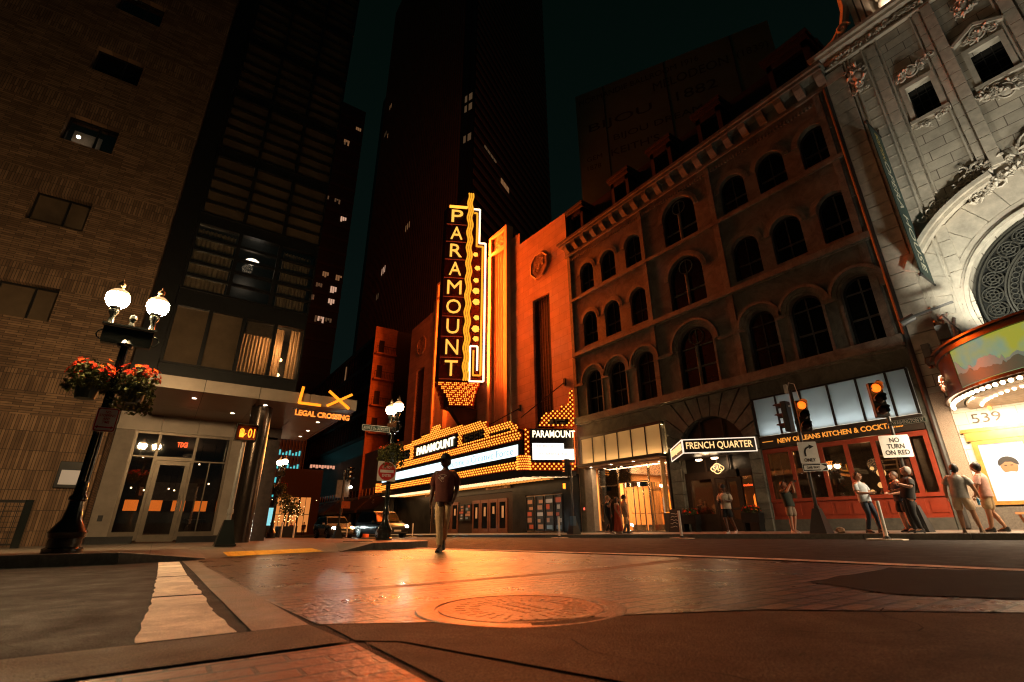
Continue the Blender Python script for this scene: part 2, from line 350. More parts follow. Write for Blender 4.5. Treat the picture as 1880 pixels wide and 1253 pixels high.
# near-left pavement (corner of the two streets) with a dropped kerb
A_, B_, C_, D_ = (-9.2, -.35), (-9.75, .75), (-10.9, 3.25), (-11.35, 4.1)
A2, B2, C2, D2 = (-10.9, -.35), (-11.9, .75), (-12.6, 3.0), (-12.7, 3.6)
arc = [(-13.4+2.05*cos(pi/2*i/18), 4.1+2.1*sin(pi/2*i/18)) for i in range(19)]+[(-15.5, 6.35), (-18, 6.4), (-130, 6.4)]
mb = MB()
mb.poly([(x, y, pz(x, y)) for x, y in [(-9.2, -40), A_, A2, B2, C2, D2, D_]+arc[1:]+[(-130, -40)]])
lo = lambda p: (*p, gz(p[0])+.012)
hi = lambda p: (*p, pz(*p))
mb.poly([hi(A_), lo(B_), hi(B2), hi(A2)]); mb.poly([lo(B_), lo(C_), hi(C2), hi(B2)]); mb.poly([lo(C_), hi(D_), hi(D2), hi(C2)])
tag(obj('near_pavement', mb, pave), kind='structure')
mb = MB()
def kerb(mb, pts, w, zt, side=1):
    for (a, b), (c, d) in zip(pts, pts[1:]):
        t = V((c-a, d-b, 0)).normalized(); nn = V((-t.y, t.x, 0))*w*side
        q = [(a, b), (c, d), (c+nn.x, d+nn.y), (a+nn.x, b+nn.y)]
        mb.add([(x, y, gz(x)-.1) for x, y in q]+[(x, y, zt(x, y)+.004) for x, y in q], [(0,3,2,1),(4,5,6,7),(0,1,5,4),(1,2,6,5),(2,3,7,6),(3,0,4,7)])
for k in range(20): kerb(mb, [(-9.2, -40+1.9825*k), (-9.2, -40+1.9825*(k+1)-.01)], .17, pz, 1)
t0 = [A_, B_]
mb.add([(*A_, gz(-9.2)-.1), (*B_, gz(-9.7)-.1), (B_[0]-.17, B_[1]-.02, gz(-9.7)-.1), (A_[0]-.17, A_[1], gz(-9)-.1), (A_[0], A_[1], pz(*A_)+.004), (B_[0], B_[1], gz(B_[0])+.016), (B_[0]-.17, B_[1]-.02, gz(B_[0])+.03), (A_[0]-.17, A_[1], pz(*A_)+.004)], [(0,3,2,1),(4,5,6,7),(0,1,5,4),(1,2,6,5),(2,3,7,6),(3,0,4,7)])
mb.add([(*C_, gz(-10)-.1), (*D_, gz(-10)-.1), (D_[0]-.17, D_[1], gz(-10)-.1), (C_[0]-.17, C_[1], gz(-10)-.1), lo(C_), (D_[0], D_[1], pz(*D_)+.004), (D_[0]-.17, D_[1], pz(*D_)+.004), (C_[0]-.17, C_[1], gz(C_[0])+.03)], [(0,3,2,1),(4,5,6,7),(0,1,5,4),(1,2,6,5),(2,3,7,6),(3,0,4,7)])
kerb(mb, arc[:-1], .17, pz, 1)
for k in range(40): kerb(mb, [(-18-2.5*k, 6.4), (-18-2.5*(k+1)+.012, 6.4)], .17, pz, 1)
tag(obj('near_kerb', mb, granite), kind='structure')
mb = MB()
def ramp(u, v, o=.006):
    p = V(lo(B_)).lerp(V(lo(C_)), u); q = V(hi(B2)).lerp(V(hi(C2)), u); return tuple(p.lerp(q, v)+V((0, 0, o)))
mb.poly([ramp(.14, .05), ramp(.86, .05), ramp(.86, .42), ramp(.14, .42)])
for i in range(12):
    for j in range(5):
        c = V(ramp(.16+.68*i/11, .08+.31*j/4, .006)); mb.lathe([(.022, 0), (.018, .006), (.001, .006)], c, 6)
tag(obj('tactile_pad', mb, yellow), 'yellow bumpy tactile paving pad on the dropped kerb by the corner', 'paving pad')
# far pavement
mb = MB()
xs = [-130, -60, -30, -5, 20, 60]
for x0, x1 in zip(xs, xs[1:]): mb.poly([(x0, 17, wz(x0, 17)), (x1, 17, wz(x1, 17)), (x1, 26, wz(x1, 26)), (x0, 26, wz(x0, 26))])
tag(obj('far_pavement', mb, pave), kind='structure')
mb = MB()
for k in range(60): kerb(mb, [(20-2.4*k, 16.83), (20-2.4*(k+1)+.015, 16.83)], .18, lambda x, y: .012*x+.15, -1)
tag(obj('far_kerb', mb, granite), kind='structure')
dr = thing('drain_grate', 'small dark iron grate let into the pavement by the yellow pad', 'drain', (-13.4, 4.4, pz(-13.4, 0)))
b = MB()
for k in range(9): b.box(-.3, .3, -.24+.06*k-.02, -.24+.06*k+.02, 0, .012)
b.box(-.34, -.3, -.28, .28, 0, .013); b.box(.3, .34, -.28, .28, 0, .013); obj('bars', b, mat('iron_dark', (.03, .03, .03), .5, .6), dr, True)

# ================================================================== BRICK BUILDING (left), plane x = -18
dkmetal = mat('dark_metal', (.018, .017, .016), .4, .3, var=.2, scale=3)
bronze = mat('bronze_frame', (.14, .11, .08), .38, .5, var=.15, scale=5)
pane = mat('dark_pane', (.006, .0065, .0065), .16, var=.3, scale=1.2, spec=.22)
pane_b = mat('curtained_pane', (.13, .09, .055), .14, var=.3, scale=.8, spec=.6)
clear = glass('shop_glass')
brk = brick('long_brick', 'yz', (.15, .085, .045), (.31, .185, .1), (.05, .032, .02), .42, .066, .007, .8, .8, soldier=(3.08, 1.02, 1.6, 3.45), off=.37, var=.3, bias=-.1)
brkx = brick('long_brick_side', 'xz', (.2, .115, .06), (.33, .2, .11), (.07, .05, .035), .42, .066, .007, .8, .7)
stone_l = mat('light_stone', (.27, .22, .17), .6, var=.18, scale=2.5, bump=.15)
bb = thing('brick_building', 'tall tan brick building with small square windows behind the double lamp post', 'building', (-18, -10, -.2))
holes = []; wy0, wy1 = -5.08, -3.76
zb = [5.93, 9.0, 12.06, 15.15, 18.2, 21.3, 24.4, 27.5, 30.6, 33.7]
for y0 in (wy0, wy0-9.2, wy0-18.4):
    for z in zb: holes.append(rect(y0, z, y0+1.32, z+1.06))
plate('brick_wall', rect(-30, -.6, -1.69, 46), holes, (-18, 0, 0), Y_, Z_, .35, brk, bb)
plate('side_wall', rect(18.353, -.6, 19.6, 46), [], (0, -1.69, 0), (-1, 0, 0), Z_, .35, brkx, bb)
b2 = MB(); b2.box(-30, -18.9, -30, -2.05, 3.5, 45.7); obj('core', b2, dkmetal, bb)
for y0 in (wy0, wy0-9.2, wy0-18.4):
    for z in zb:
        b = MB()
        for q in ((y0, y0+.05, z, z+1.06), (y0+1.27, y0+1.32, z, z+1.06), (y0+.05, y0+1.27, z, z+.05), (y0+.05, y0+1.27, z+1.01, z+1.06), (y0+.76, y0+.81, z+.05, z+1.01)): b.box(-18.3, -18.22, *q)
        w = obj('window', b, dkmetal, bb)
        b = MB(); b.box(-18.29, -18.27, y0+.05, y0+1.27, z+.05, z+1.01)
        lit = y0 == wy0 and z in (12.06, 18.2)
        obj('pane', b, clear if lit else (pane_b if (y0 == wy0 and z in (9.0, 5.93)) else pane), w)
        if lit:
            b = MB(); b.box(-18.85, -18.33, y0+.06, y0+.8, z+.02, z+1.04)
            bm_ = obj('blind', MB().box(-18.87, -18.85, y0+.05, y0+.8, z+.04, z+1.02), mat('room_wall', (.4, .32, .24), .9, var=.1), w)
            bl = MB(); bl.ball((-18.45, y0+.3, z+(.55 if z < 15 else .8)), .055, 10, 6); obj('lamp_bulb', bl, emit('room_bulb', (1, .8, .6), 22), w)
# menu board
t = thing('menu_board', 'dark framed menu board with a pale lit sheet on the brick wall', 'menu board', (-17.98, -2.2, 1.7))
b = MB(); b.box(-18, -17.93, -2.5, -1.88, 1.38, 2.08); obj('case', b, dkmetal, t, bevel=.01)
b = MB(); b.box(-17.928, -17.924, -2.42, -1.96, 1.47, 1.85); obj('sheet', b, emit('menu_sheet', (.8, .6, .4), .28, False), t)
# ================================================================== GLAZED HOTEL BLOCK: shopfront x=-19.6, canopy, bay x=-18.5
hb = thing('glazed_building', 'dark glazed block with curtained bay windows above a corner canopy', 'building', (-19, 1, -.2))
gpan = mat('grey_panel', (.25, .2, .155), .45, .2, var=.15, scale=1.5)
sof = mat('soffit_panel', (.24, .17, .12), .35, .2, var=.12, scale=1.2)
b = MB(); b.box(-40, -20.4, -1.6, 3.2, 4.5, 44)
b.box(-20.39, -18.62, -1.6, 3.2, 4.3, 5.34); b.box(-20.39, -18.62, -1.6, 3.2, 10.8, 43.9); b.box(-20.39, -18.62, -1.6, 3.19, 7.5, 8.04)
b.box(-20.39, -18.62, -1.6, -1.0, 5.34, 10.8); b.box(-20.39, -18.62, 3.13, 3.18, 5.34, 10.8)
b.box(-18.62, -18.3, -1.65, -1.02, 4.4, 44)
obj('tower_body', b, dkmetal, hb)
floors = [(5.42, 7.42, 4, 0)]+[(8.12+3.1*k, 10.72+3.1*k, 3, 4) for k in range(11)]
curt = mat('curtain', (.5, .36, .22), .9, var=.2, scale=3)
for i, (z0, z1, nv, nh) in enumerate(floors):
    ys = [-.98+(4.18*k)/nv for k in range(nv+1)]
    b = MB()
    for y in ys: b.box(-18.6, -18.38, max(-1.02, y-.06), min(3.2, y+.06), z0, z1)
    b.box(-18.6, -18.4, -1.0, 3.2, z1, z1+.06); b.box(-18.6, -18.4, -1.0, 3.2, z0-.06, z0)
    for k in range(1, nh+1):
        z = z0+(z1-z0)*k/(nh+1)
        for a, c in zip(ys, ys[1:]): b.box(-18.56, -18.44, a+.06, c-.06, z-.05, z+.05)
    w = obj('bay_window', b, dkmetal, hb)
    for k, (a, c) in enumerate(zip(ys, ys[1:])):
        special = i == 0 and k >= 2
        pn = MB(); pn.box(-18.54, -18.52, a+.05, c-.05, z0, z1)
        obj('pane', pn, clear if (special or i == 1) else (pane_b if i == 0 else mat('dim_pane', (.1, .068, .04), .14, var=.3, scale=.8, spec=.4)), w)
each('spandrel', [(-18.62, -18.46, -1.0, 3.2, floors[i][1]+.06, floors[i+1][0]-.06) for i in range(len(floors)-1)]+[(-18.62, -18.46, -1.0, 3.2, 4.4, 5.36)], dkmetal, hb)
# rooms behind the lit bay windows
b = MB()
def folds(y0, y1, z0, z1, x, amp=.045, n=9):
    k = 48; vs = []
    for i in range(k+1):
        y = y0+(y1-y0)*i/k; xx = x+amp*sin(2*pi*n*i/k)+amp*.4*sin(2*pi*n*1.7*i/k+1)
        vs += [(xx, y, z0), (xx, y, z1)]
    return vs, [(2*i, 2*i+2, 2*i+3, 2*i+1) for i in range(k)]
m_, t_, b_, n_, l_ = nmat('sheer_curtain'); tl = n_.new('ShaderNodeBsdfTranslucent'); tl.inputs[0].default_value = (.7, .5, .3, 1)
mx_ = n_.new('ShaderNodeMixShader'); mx_.inputs[0].default_value = .6; b_.inputs['Base Color'].default_value = (.5, .37, .24, 1); b_.inputs['Roughness'].default_value = .9
l_.new(b_.outputs[0], mx_.inputs[1]); l_.new(tl.outputs[0], mx_.inputs[2]); l_.new(mx_.outputs[0], n_['Material Output'].inputs[0])
b.add(*folds(1.12, 2.12, 5.4, 6.95, -18.75)); b.add(*folds(2.15, 2.55, 5.4, 7.42, -18.9, .03, 3)); b.add(*folds(2.75, 3.1, 5.4, 7.42, -18.75, .02, 3)); obj('curtain', b, m_, hb, smooth=True)
b = MB(); b.box(-18.72, -18.69, 1.1, 2.13, 6.95, 7.43); obj('valance', b, mat('valance', (.22, .15, .09), .9), hb)
for z in (5.75, 6.35):
    b = MB(); b.ball((-19.3, 2.62, z), .07, 8, 6); obj('room_lamp', b, emit('room_glow', (1, .55, .2), 9), hb)
lamp('room_light', 'POINT', (-19.5, 2.4, 6.5), 95, (1, .5, .2), .2, parent=hb)
b = MB(); b.add(*folds(-.95, .3, 8.1, 10.7, -18.85)); b.add(*folds(2.0, 3.05, 8.1, 10.7, -18.9)); obj('curtain', b, curt, hb, smooth=True)
b = MB(); b.lathe([(.001, 0), (.22, 0), (.24, .05), (.2, .09), (.001, .09)], (-19.3, 1.0, 10.1), 20); obj('ceiling_lamp', b, emit('lamp_white', (1, .85, .68), 4), hb)
lamp('room_light', 'POINT', (-19.5, .9, 9.9), 7, (1, .75, .5), .2, parent=hb)
# shopfront under the canopy
XS = -19.6
each('pier', [(XS-.3, XS, -1.67, -1.17, .12, 3.32), (XS-.3, XS, 1.6, 2.2, .12, 3.32)], stone_l, hb)
b = MB(); b.box(XS-.32, XS+.02, -1.66, -1.17, -.5, .12); b.box(XS-.32, XS+.02, -1.17, -.53, -.5, .12); b.box(XS-.32, XS+.02, .6, 2.2, -.5, .1); obj('plinth', b, mat('black_granite', (.02, .02, .02), .25), hb)
b = MB()
for y0, y1 in ((-1.67, -.53), (-.52, .5), (.51, 1.6), (1.61, 2.2)): b.box(XS-.3, XS+.01, y0, y1, 3.33, 3.9)
obj('header_panel', b, gpan, hb)
b = MB(); b.box(XS-.3, XS+.02, -1.5, -1.38, .55, .72); obj('vent', b, dkmetal, hb)
b = MB()
for q in ((-1.17, -1.09, .12, 3.32), (-.53, -.45, .0, 3.32), (.52, .6, 0, 3.32), (1.52, 1.6, .1, 3.32), (-1.09, -.53, .12, .24), (.6, 1.52, .1, .24), (-1.09, -.53, 3.24, 3.32), (.6, 1.52, 3.24, 3.32), (-.45, .52, 3.24, 3.32), (-.45, .52, 2.42, 2.54), (-1.09, -.53, 2.5, 2.54), (.6, 1.52, 2.42, 2.46), (1.05, 1.08, .24, 2.42)): b.box(XS-.12, XS, *q)
obj('shop_frame', b, bronze, hb)
b = MB()
for y0, y1, z0, z1 in ((-1.09, -.53, .24, 3.24), (-.45, .52, 2.54, 3.24), (.6, 1.52, .24, 3.24)): b.box(XS-.07, XS-.05, y0, y1, z0, z1)
obj('shop_window', b, clear, hb)
dmb = MB()
for q in ((-.44, -.31, -.05, 2.41), (.38, .51, -.05, 2.41), (-.31, .38, -.05, .16), (-.31, .38, 2.28, 2.41)): dmb.box(XS-.1, XS-.02, *q)
door = obj('door', dmb, bronze, hb)
obj('pane', MB().box(XS-.07, XS-.05, -.31, .38, .16, 2.28), clear, door)
obj('handle', MB().cyl((XS+.03, .4, .9), (XS+.03, .4, 1.35), .018), mat('brushed_steel', (.6, .56, .5), .25, 1, var=0), door)
# interior
inm = mat('interior_dark', (.07, .05, .04), .7, var=.3)
b = MB(); b.box(-28, XS-.3, -1.9, -1.7, -.4, 3.5); b.box(-28, -27.8, -1.7, 3.1, -.4, 3.5); b.box(-28, XS-.3, -1.7, 3.1, 3.42, 3.5); b.box(-27.8, XS-.3, -1.7, 3.1, -.35, -.12); b.box(-28, -20.2, 3.05, 3.2, -.4, 3.5); b.box(-20.2, XS-.3, 2.2, 3.2, -.4, 4.5); obj('room_shell', b, inm, hb)
b = MB(); b.box(-26, -25.4, -1.5, 2.9, -.1, .95); obj('bar_counter', b, mat('dark_wood', (.06, .03, .02), .4), hb)
for y in (-1.25, -.45, .35, 1.15, 1.95):
    obj('lit_panel', MB().box(-25.39, -25.36, y, y+.45, 1.0, 1.42), emit('bar_glow', (1, .2, .02), .9), hb)
for y, z, x in ((-1.1, 1.8, -24), (-.7, 1.75, -24.5), (0.1, 1.8, -24), (.3, 1.78, -24.6), (-.9, 2.75, -22), (.9, 2.7, -23), (1.3, 1.9, -22)):
    bl = MB(); bl.ball((x, y, z), .03, 8, 6); pn_ = obj('pendant_lamp', bl, emit('pendant_glow', (1, .65, .35), 9), hb); obj('cord', MB().cyl((x, y, z+.03), (x, y, 3.42), .006, n=4), dkmetal, pn_)
obj('back_screen', MB().box(-27.79, -27.75, -.6, 1.2, 1.5, 2.3), mat('chalk_wall', (.2, .18, .16), .7), hb)
b = MB(); b.box(-21.8, -21.0, .75, 1.4, .62, .66)
for y in (.8, 1.35): b.bar((-21.4, y, -.1), (-21.4, y, .62), .04)
for y in (.9, 1.25): b.bar((-20.9, y, -.1), (-20.9, y, .4), .03); b.bar((-20.75, y, .4), (-20.68, y, .85), .03)
b.box(-20.95, -20.7, .88, 1.28, .4, .44); obj('table_set', b, mat('dark_wood', (.06, .03, .02), .4), hb)
lamp('bar_light', 'POINT', (-24, .5, 2.9), 9, (1, .55, .25), .3, parent=hb)
text('exit_letters', 'EXIT', emit('exit_red', (1, .09, .02), 4), hb, (XS-.5, .17, 3.02), Y_, Z_, .3, .17, .01, .03, mirror=True)
# canopy
XF, ZS = -15.35, 3.86
can = obj('canopy_roof', MB().box(-22.4, XF-.08, -1.02, 4.52, ZS+.012, ZS+.3), dkmetal, hb)
b = MB()
for y0, y1 in ((-1.05, .32), (.335, 1.7), (1.715, 3.1), (3.115, 4.55)): b.box(XF-.08, XF, y0, y1, ZS-.005, ZS+.34)
b.box(-22.4, XF-.08, 4.47, 4.55, ZS-.005, ZS+.34); obj('fascia', b, gpan, can)
b = MB()
for x0, x1 in ((-22.3, -20.1), (-20.085, -17.8), (-17.785, XF-.085)):
    for y0, y1 in ((-1.0, .32), (.335, 1.7), (1.715, 3.1), (3.115, 4.45)): b.box(x0, x1, y0, y1, ZS-.004, ZS+.01)
obj('soffit', b, sof, can)
for x, y in ((-16.1, 2.0), (-16.3, .15), (-17.9, 4.0), (-19.8, 4.1), (-21.3, 4.15), (-17.9, 1.3)):
    bl = MB(); bl.lathe([(.06, 0), (.05, -.006), (.001, -.006)], (x, y, ZS-.003), 10); obj('downlight', bl, emit('downlight_glow', (1, .8, .55), 12), can)
    lamp('downlight_beam', 'SPOT', (x, y, ZS-.03), 16, (1, .68, .38), .04, to=(x, y, 0), spot=110, blend=.8, parent=hb)
b = MB(); b.cyl((-16.5, 1.98, -.3), (-16.5, 1.98, ZS-.005), .3, n=28); obj('column', b, mat('column_metal', (.06, .045, .035), .22, .8, var=.1), hb, smooth=True)
b = MB(); b.box(-40, -21.5, 2.3, 3.19, -.5, 3.86); b.box(-40, -28.01, -1.6, 2.3, -.5, 4.5); obj('rear_wall', b, dkmetal, hb)
# sign over the canopy
sg = thing('canopy_sign', 'glowing amber letters of two strokes and a smaller name line along the canopy edge', 'sign', (-15.25, 3.5, 3.4))
amb = emit('amber_sign', (1, .27, .012), 1.7); amb2 = emit('amber_sign_small', (1, .24, .03), 1.5)
def stroke(name, a, b_, w):
    obj(name, MB().bar((-15.26, *a), (-15.26, *b_), w, .05, upv=(1, 0, 0)), amb, sg)
stroke('letter_l_stem', (2.85, 4.38), (2.79, 3.86), .075); obj('letter_l_foot', MB().bar((-15.262, 2.77, 3.87), (-15.262, 3.43, 3.87), .075, .05, upv=(1, 0, 0)), amb, sg)
stroke('letter_x_stroke', (3.62, 4.36), (4.3, 3.87), .075); obj('letter_x_stroke', MB().bar((-15.3, 3.62, 3.89), (-15.3, 4.36, 4.36), .075, .05, upv=(1, 0, 0)), amb, sg)
text('name_letters', 'LEGAL CROSSING', amb2, sg, (-15.26, 3.53, 3.57), Y_, Z_, 1.62, .17, .03, .035)
obj('backing', MB().box(-15.34, -15.29, 2.65, 4.42, 3.68, 3.72), mat('sign_backing', (.03, .012, .008), .6), sg)
# ================================================================== TOWERS BEHIND
dark = mat('tower_dark', (.022, .02, .016), .5, var=.2, scale=.05)
ribm = mat('tower_rib', (.16, .1, .06), .5, var=.2, scale=.2)
litw = emit('tower_lit', (1, .48, .2), .16, False); litw2 = emit('tower_lit_dim', (1, .6, .3), .06, False); litw3 = emit('tower_lit_bright', (1, .58, .38), .55, False)
tw = thing('office_tower', 'very tall dark ribbed office tower rising behind the theatre with a few lit windows', 'tower', (-110, 60, -2))
# plan: corner (-93,50); left face runs to -x, right face turns away
def pl(px, py): return (px, py)
P0, P1, P2, P3 = (-96.0, 50.0), (-180, 50.0), (-180, 120), (-124.9, 105)
mb = MB(); mb.prism([(x, y, -4) for x, y in [(-92.5, 51.5), (-96.5, 50), (-176, 50), (-176, 110), (-124.9, 107.6)]], (0, 0, 260)); obj('shaft', mb, dark, tw)
obj('shoulder', MB().box(-189, -176.02, 52, 105, -4, 205), dark, tw)
b = MB()
for k in range(54): x = -97.5-1.48*k; b.box(x-.22, x+.22, 49.45, 49.98, -4, 255)
obj('ribs', b, ribm, tw)
d = V((-.5, .866, 0)); nn = V((.866, .5, 0))
b = MB()
for k in range(64):
    z = 14+3.7*k; a = V((-92.3, 51.9, z)); c = a+d*63; b.bar(a+nn*.16, c+nn*.16, .3, 1.5)
obj('floor_bands', b, ribm, tw)
b = MB(); b.cyl((-94.3, 50.5, -4), (-94.3, 50.5, 255), .2, n=6); obj('corner_mullion', b, dark, tw)
def tl_(x0, x1, z0, z1): return MB().box(x0, x1, 49.7, 49.9, z0, z1)
import itertools
wins = []
for px, z, w, m in ((-172, 143, 1, 1), (-170, 152, 1, 0), (-166.5, 160, 1, 1), (-168, 133, 1, 0)): wins.append((px, z, m))
def lit(name, x0, z0, n, m, h=2.2):
    b = MB()
    for i in range(n): b.box(x0-1.48*i-1.24, x0-1.48*i-.24, 49.6, 49.97, z0, z0+h)
    obj(name, b, m, tw)
lit('lit_window', -151.0, 87.0, 3, litw3, 2.6); lit('lit_window', -130, 94.5, 3, litw); lit('lit_window', -166, 180, 2, litw); lit('lit_window', -169, 166, 2, litw2); lit('lit_window', -166, 162, 1, litw)
lit('lit_window', -156, 78, 2, litw2)
def litr(u, z, n, m):
    b = MB()
    for i in range(n):
        a = V((-92.3, 51.9, z))+d*(u+2.0*i)+nn*.2; c = a+d*1.5; b.bar(a, c, .2, 2.0)
    obj('lit_window', b, m, tw)
litr(6, 106, 4, litw2); litr(17, 101, 3, litw); litr(52, 98, 2, litw2)
for z, i in itertools.product((118.5, 114.6, 103), (0, 1)):
    b = MB(); b.add([(-93.0-1.5*i, 51.3-.56*i, z), (-94.2-1.5*i, 50.85-.56*i, z), (-94.2-1.5*i, 50.85-.56*i, z+2.6), (-93.0-1.5*i, 51.3-.56*i, z+2.6)], [(0, 1, 2, 3)]); obj('corner_window', b, litw2, tw)
# dark block far left behind the canopy building, seen from its street end
td = thing('distant_block', 'dark distant apartment block with scattered lit windows between the glazed block and the tower', 'apartment block', (-130, 20, -2))
obj('block', MB().box(-180, -130, 2, 30.4, -3, 133), dark, td)
random.seed(5)
for z, n in ((123, 3), (116, 3), (93, 3), (87, 2), (72, 3), (67, 2), (59, 3), (53, 4), (63, 2)):
    for i in range(n):
        y = random.choice((27.4, 24.7, 21.5, 19.2, 28.1, 23.1))+random.uniform(-.4, .4)
        b = MB()
        for k in range(3):
            hh = random.uniform(.5, 2.0); b.box(-129.98, -129.8, y+.6*k, y+.6*k+.45, z+2-hh, z+2)
        obj('lit_window', b, random.choice((litw, litw2, litw2, litw3)), td)
b = MB()
for k in range(26): b.box(-129.99, -129.7, 2, 30.4, 10+4.7*k, 10.8+4.7*k)
obj('floor_lines', b, mat('tower_line', (.03, .028, .024), .6), td)
# turquoise-lit building at the end of the street
lamp('added_tower_spot', 'SPOT', (-37.1, 23.2, 28), 24000, (1, .2, .05), .6, to=(-118, 50, 84), spot=80, blend=1)  # unseen spot added behind the sign to redden the office tower's ribs
tq = thing('turquoise_building', 'distant building with turquoise lit vertical fins at the end of the street', 'building', (-95, 12, -2))
obj('block', MB().box(-120, -95, 5, 19.5, -3, 24), mat('grey_block', (.04, .046, .046), .6), tq)
tqm = emit('turquoise_glow', (.06, .6, .62), 1.0, False)
b = MB()
for z in (5.2, 7.6, 10.0, 12.4, 15.4):
    for k in range(24): b.box(-94.9, -94.6, 6+.55*k, 6.22+.55*k, z, z+.35+.25*((k*7) % 3))
obj('fin_lights', b, tqm, tq)
b = MB()
for k in range(26): b.box(-94.98, -94.5, 5.8+.55*k, 5.92+.55*k, 4, 20)
obj('fins', b, mat('fin_metal', (.1, .12, .12), .5, .3), tq)
# wide low shops and flats further down the street, on the theatre's side
fb = thing('balcony_building', 'dark apartment building with orange lit end wall and stacked balconies beside the theatre', 'apartment building', (-80, 24, -2))
obj('main_block', MB().box(-128, -66.2, 22.5, 50, -3, 28.6), mat('dark_brickwork', (.04, .03, .024), .8), fb)
endm = brick('end_wall_brick', 'yz', (.34, .16, .08), (.4, .2, .1), (.2, .1, .06), 1.6, .8, .02, .7, .3)
obj('end_wall', MB().box(-66.19, -66, 21.2, 24.6, -3, 28.6), endm, fb)
each('balcony_slab', [(-66, -65.0, 21.3, 24.4, z, z+.22) for z in (12.3, 16.2, 20.1, 24)], endm, fb)
for z in (12.3, 16.2, 20.1, 24):
    b = MB()
    for y in [21.3+.25*k for k in range(13)]: b.box(-65.04, -65.01, y, y+.03, z+.22, z+1.25)
    b.box(-65.05, -65, 21.3, 24.4, z+1.2, z+1.26); b.box(-66, -65.9, 21.9, 22.7, z+.25, z+2.4)
    obj('balcony_rail', b, dkmetal, fb)
b = MB()
for z in (12.2, 16.1, 20, 23.9, 27.8): b.box(-128, -66.2, 22.1, 22.49, z, z+.5)
for k in range(41): b.box(-128+1.5*k, -127.9+1.5*k, 22.3, 22.49, 9, 28.5)
obj('facade_bands', b, mat('band_stone', (.07, .06, .05), .6), fb)
obj('lit_window', MB().box(-84.6, -84, 22.35, 22.44, 24.5, 27.2), litw, fb)
pod = thing('shop_row', 'low stone fronted row of shops with black awnings beyond the theatre marquee', 'building', (-75, 22, -1))
obj('front_wall', MB().box(-120, -53.0, 21.5, 22.45, 4.9, 9.6), mat('podium_stone', (.16, .165, .155), .7, var=.2, scale=.6, bump=.2), pod)
obj('upper_set_back', MB().box(-120, -66.3, 21.9, 22.4, 9.6, 12), dkmetal, pod)
b = MB()
for k in range(48): b.box(-119.9+1.4*k, -119.8+1.4*k, 21.36, 21.48, 4.0, 4.9)
b.box(-120, -53, 21.3, 21.49, 3.75, 4.0); obj('clerestory', b, mat('podium_trim', (.3, .27, .23), .6), pod)
obj('shop_glass', MB().box(-120, -53, 21.55, 21.7, -1.6, 4.9), pane, pod)
awn = mat('black_awning', (.025, .024, .023), .75, var=.2)
for k in range(6):
    x = -61.2-7.0*k; b = MB(); b.prism([(x, 21.3, 3.7), (x, 19.6, 2.2), (x, 19.6, 1.9), (x, 21.3, 1.9)], (6.2, 0, 0)); obj('awning', b, awn, pod)
each('shop_pier', [(-54.6-7*k-.45, -54.6-7*k+.45, 21.1, 21.5, -1.5, 3.75) for k in range(7)], mat('podium_stone', (.24, .2, .165)), pod)
b = MB(); b.bar((-58.3, 20.4, 3.0), (-57.7, 20.35, 3.3), .12, .04); b.bar((-58.2, 20.4, 2.75), (-57.8, 20.35, 2.95), .1, .04); obj('awning_emblem', b, mat('white_print', (.8, .8, .78), .6), pod)
for x, z in ((-66.5, 2.9), (-88, 2.9)):
    bn = thing('banner', 'narrow white vertical street banner hanging under the awnings, %s one' % ('nearer' if x > -80 else 'farther'), 'banner', (x, 19.3, z-1))
    obj('cloth', MB().box(x-.4, x+.4, 19.28, 19.32, z-1.2, z+1.2), mat('white_cloth', (.75, .72, .66), .8), bn)
    b = MB()
    for k, (q, w) in enumerate(((.7, .5), (.2, .35), (-.3, .5), (-.8, .4))): b.box(x-w/2, x+w/2, 19.26, 19.275, z+q-.12, z+q+.12)
    obj('print', b, mat('dark_print', (.05, .05, .05), .7), bn); obj('bracket', MB().bar((x, 19.3, z+1.25), (x, 21.4, z+1.25), .06), dkmetal, bn)
cf_ = thing('lit_cafe', 'warmly lit cafe front glowing behind a dark tree down the street', 'cafe', (-75, 12, -1))
obj('front', MB().box(-80, -79, 13.2, 19.5, -2, 8.5), mat('cafe_wall', (.02, .019, .018), .7), cf_)
b = MB()
for k in range(3): b.box(-78.98, -78.9, 13.4+1.7*k, 14.8+1.7*k, -.4, 4.4)
obj('lit_window', b, emit('cafe_glow', (1, .36, .08), .6, False), cf_)
b = MB()
for k in range(3): b.box(-78.88, -78.8, 14.07+1.7*k, 14.13+1.7*k, -.4, 4.4); b.box(-78.88, -78.8, 13.4+1.7*k, 14.8+1.7*k, 2.0, 2.08)
obj('glazing_bar', b, dkmetal, cf_)
b = MB()
for k in range(9): b.box(-78.9, -78.7, 17.4+.42*k, 17.7+.42*k, 8.7+.12*(k % 2), 9.2)
obj('strip_light', b, emit('strip_glow', (1, .5, .3), .6, False), cf_)
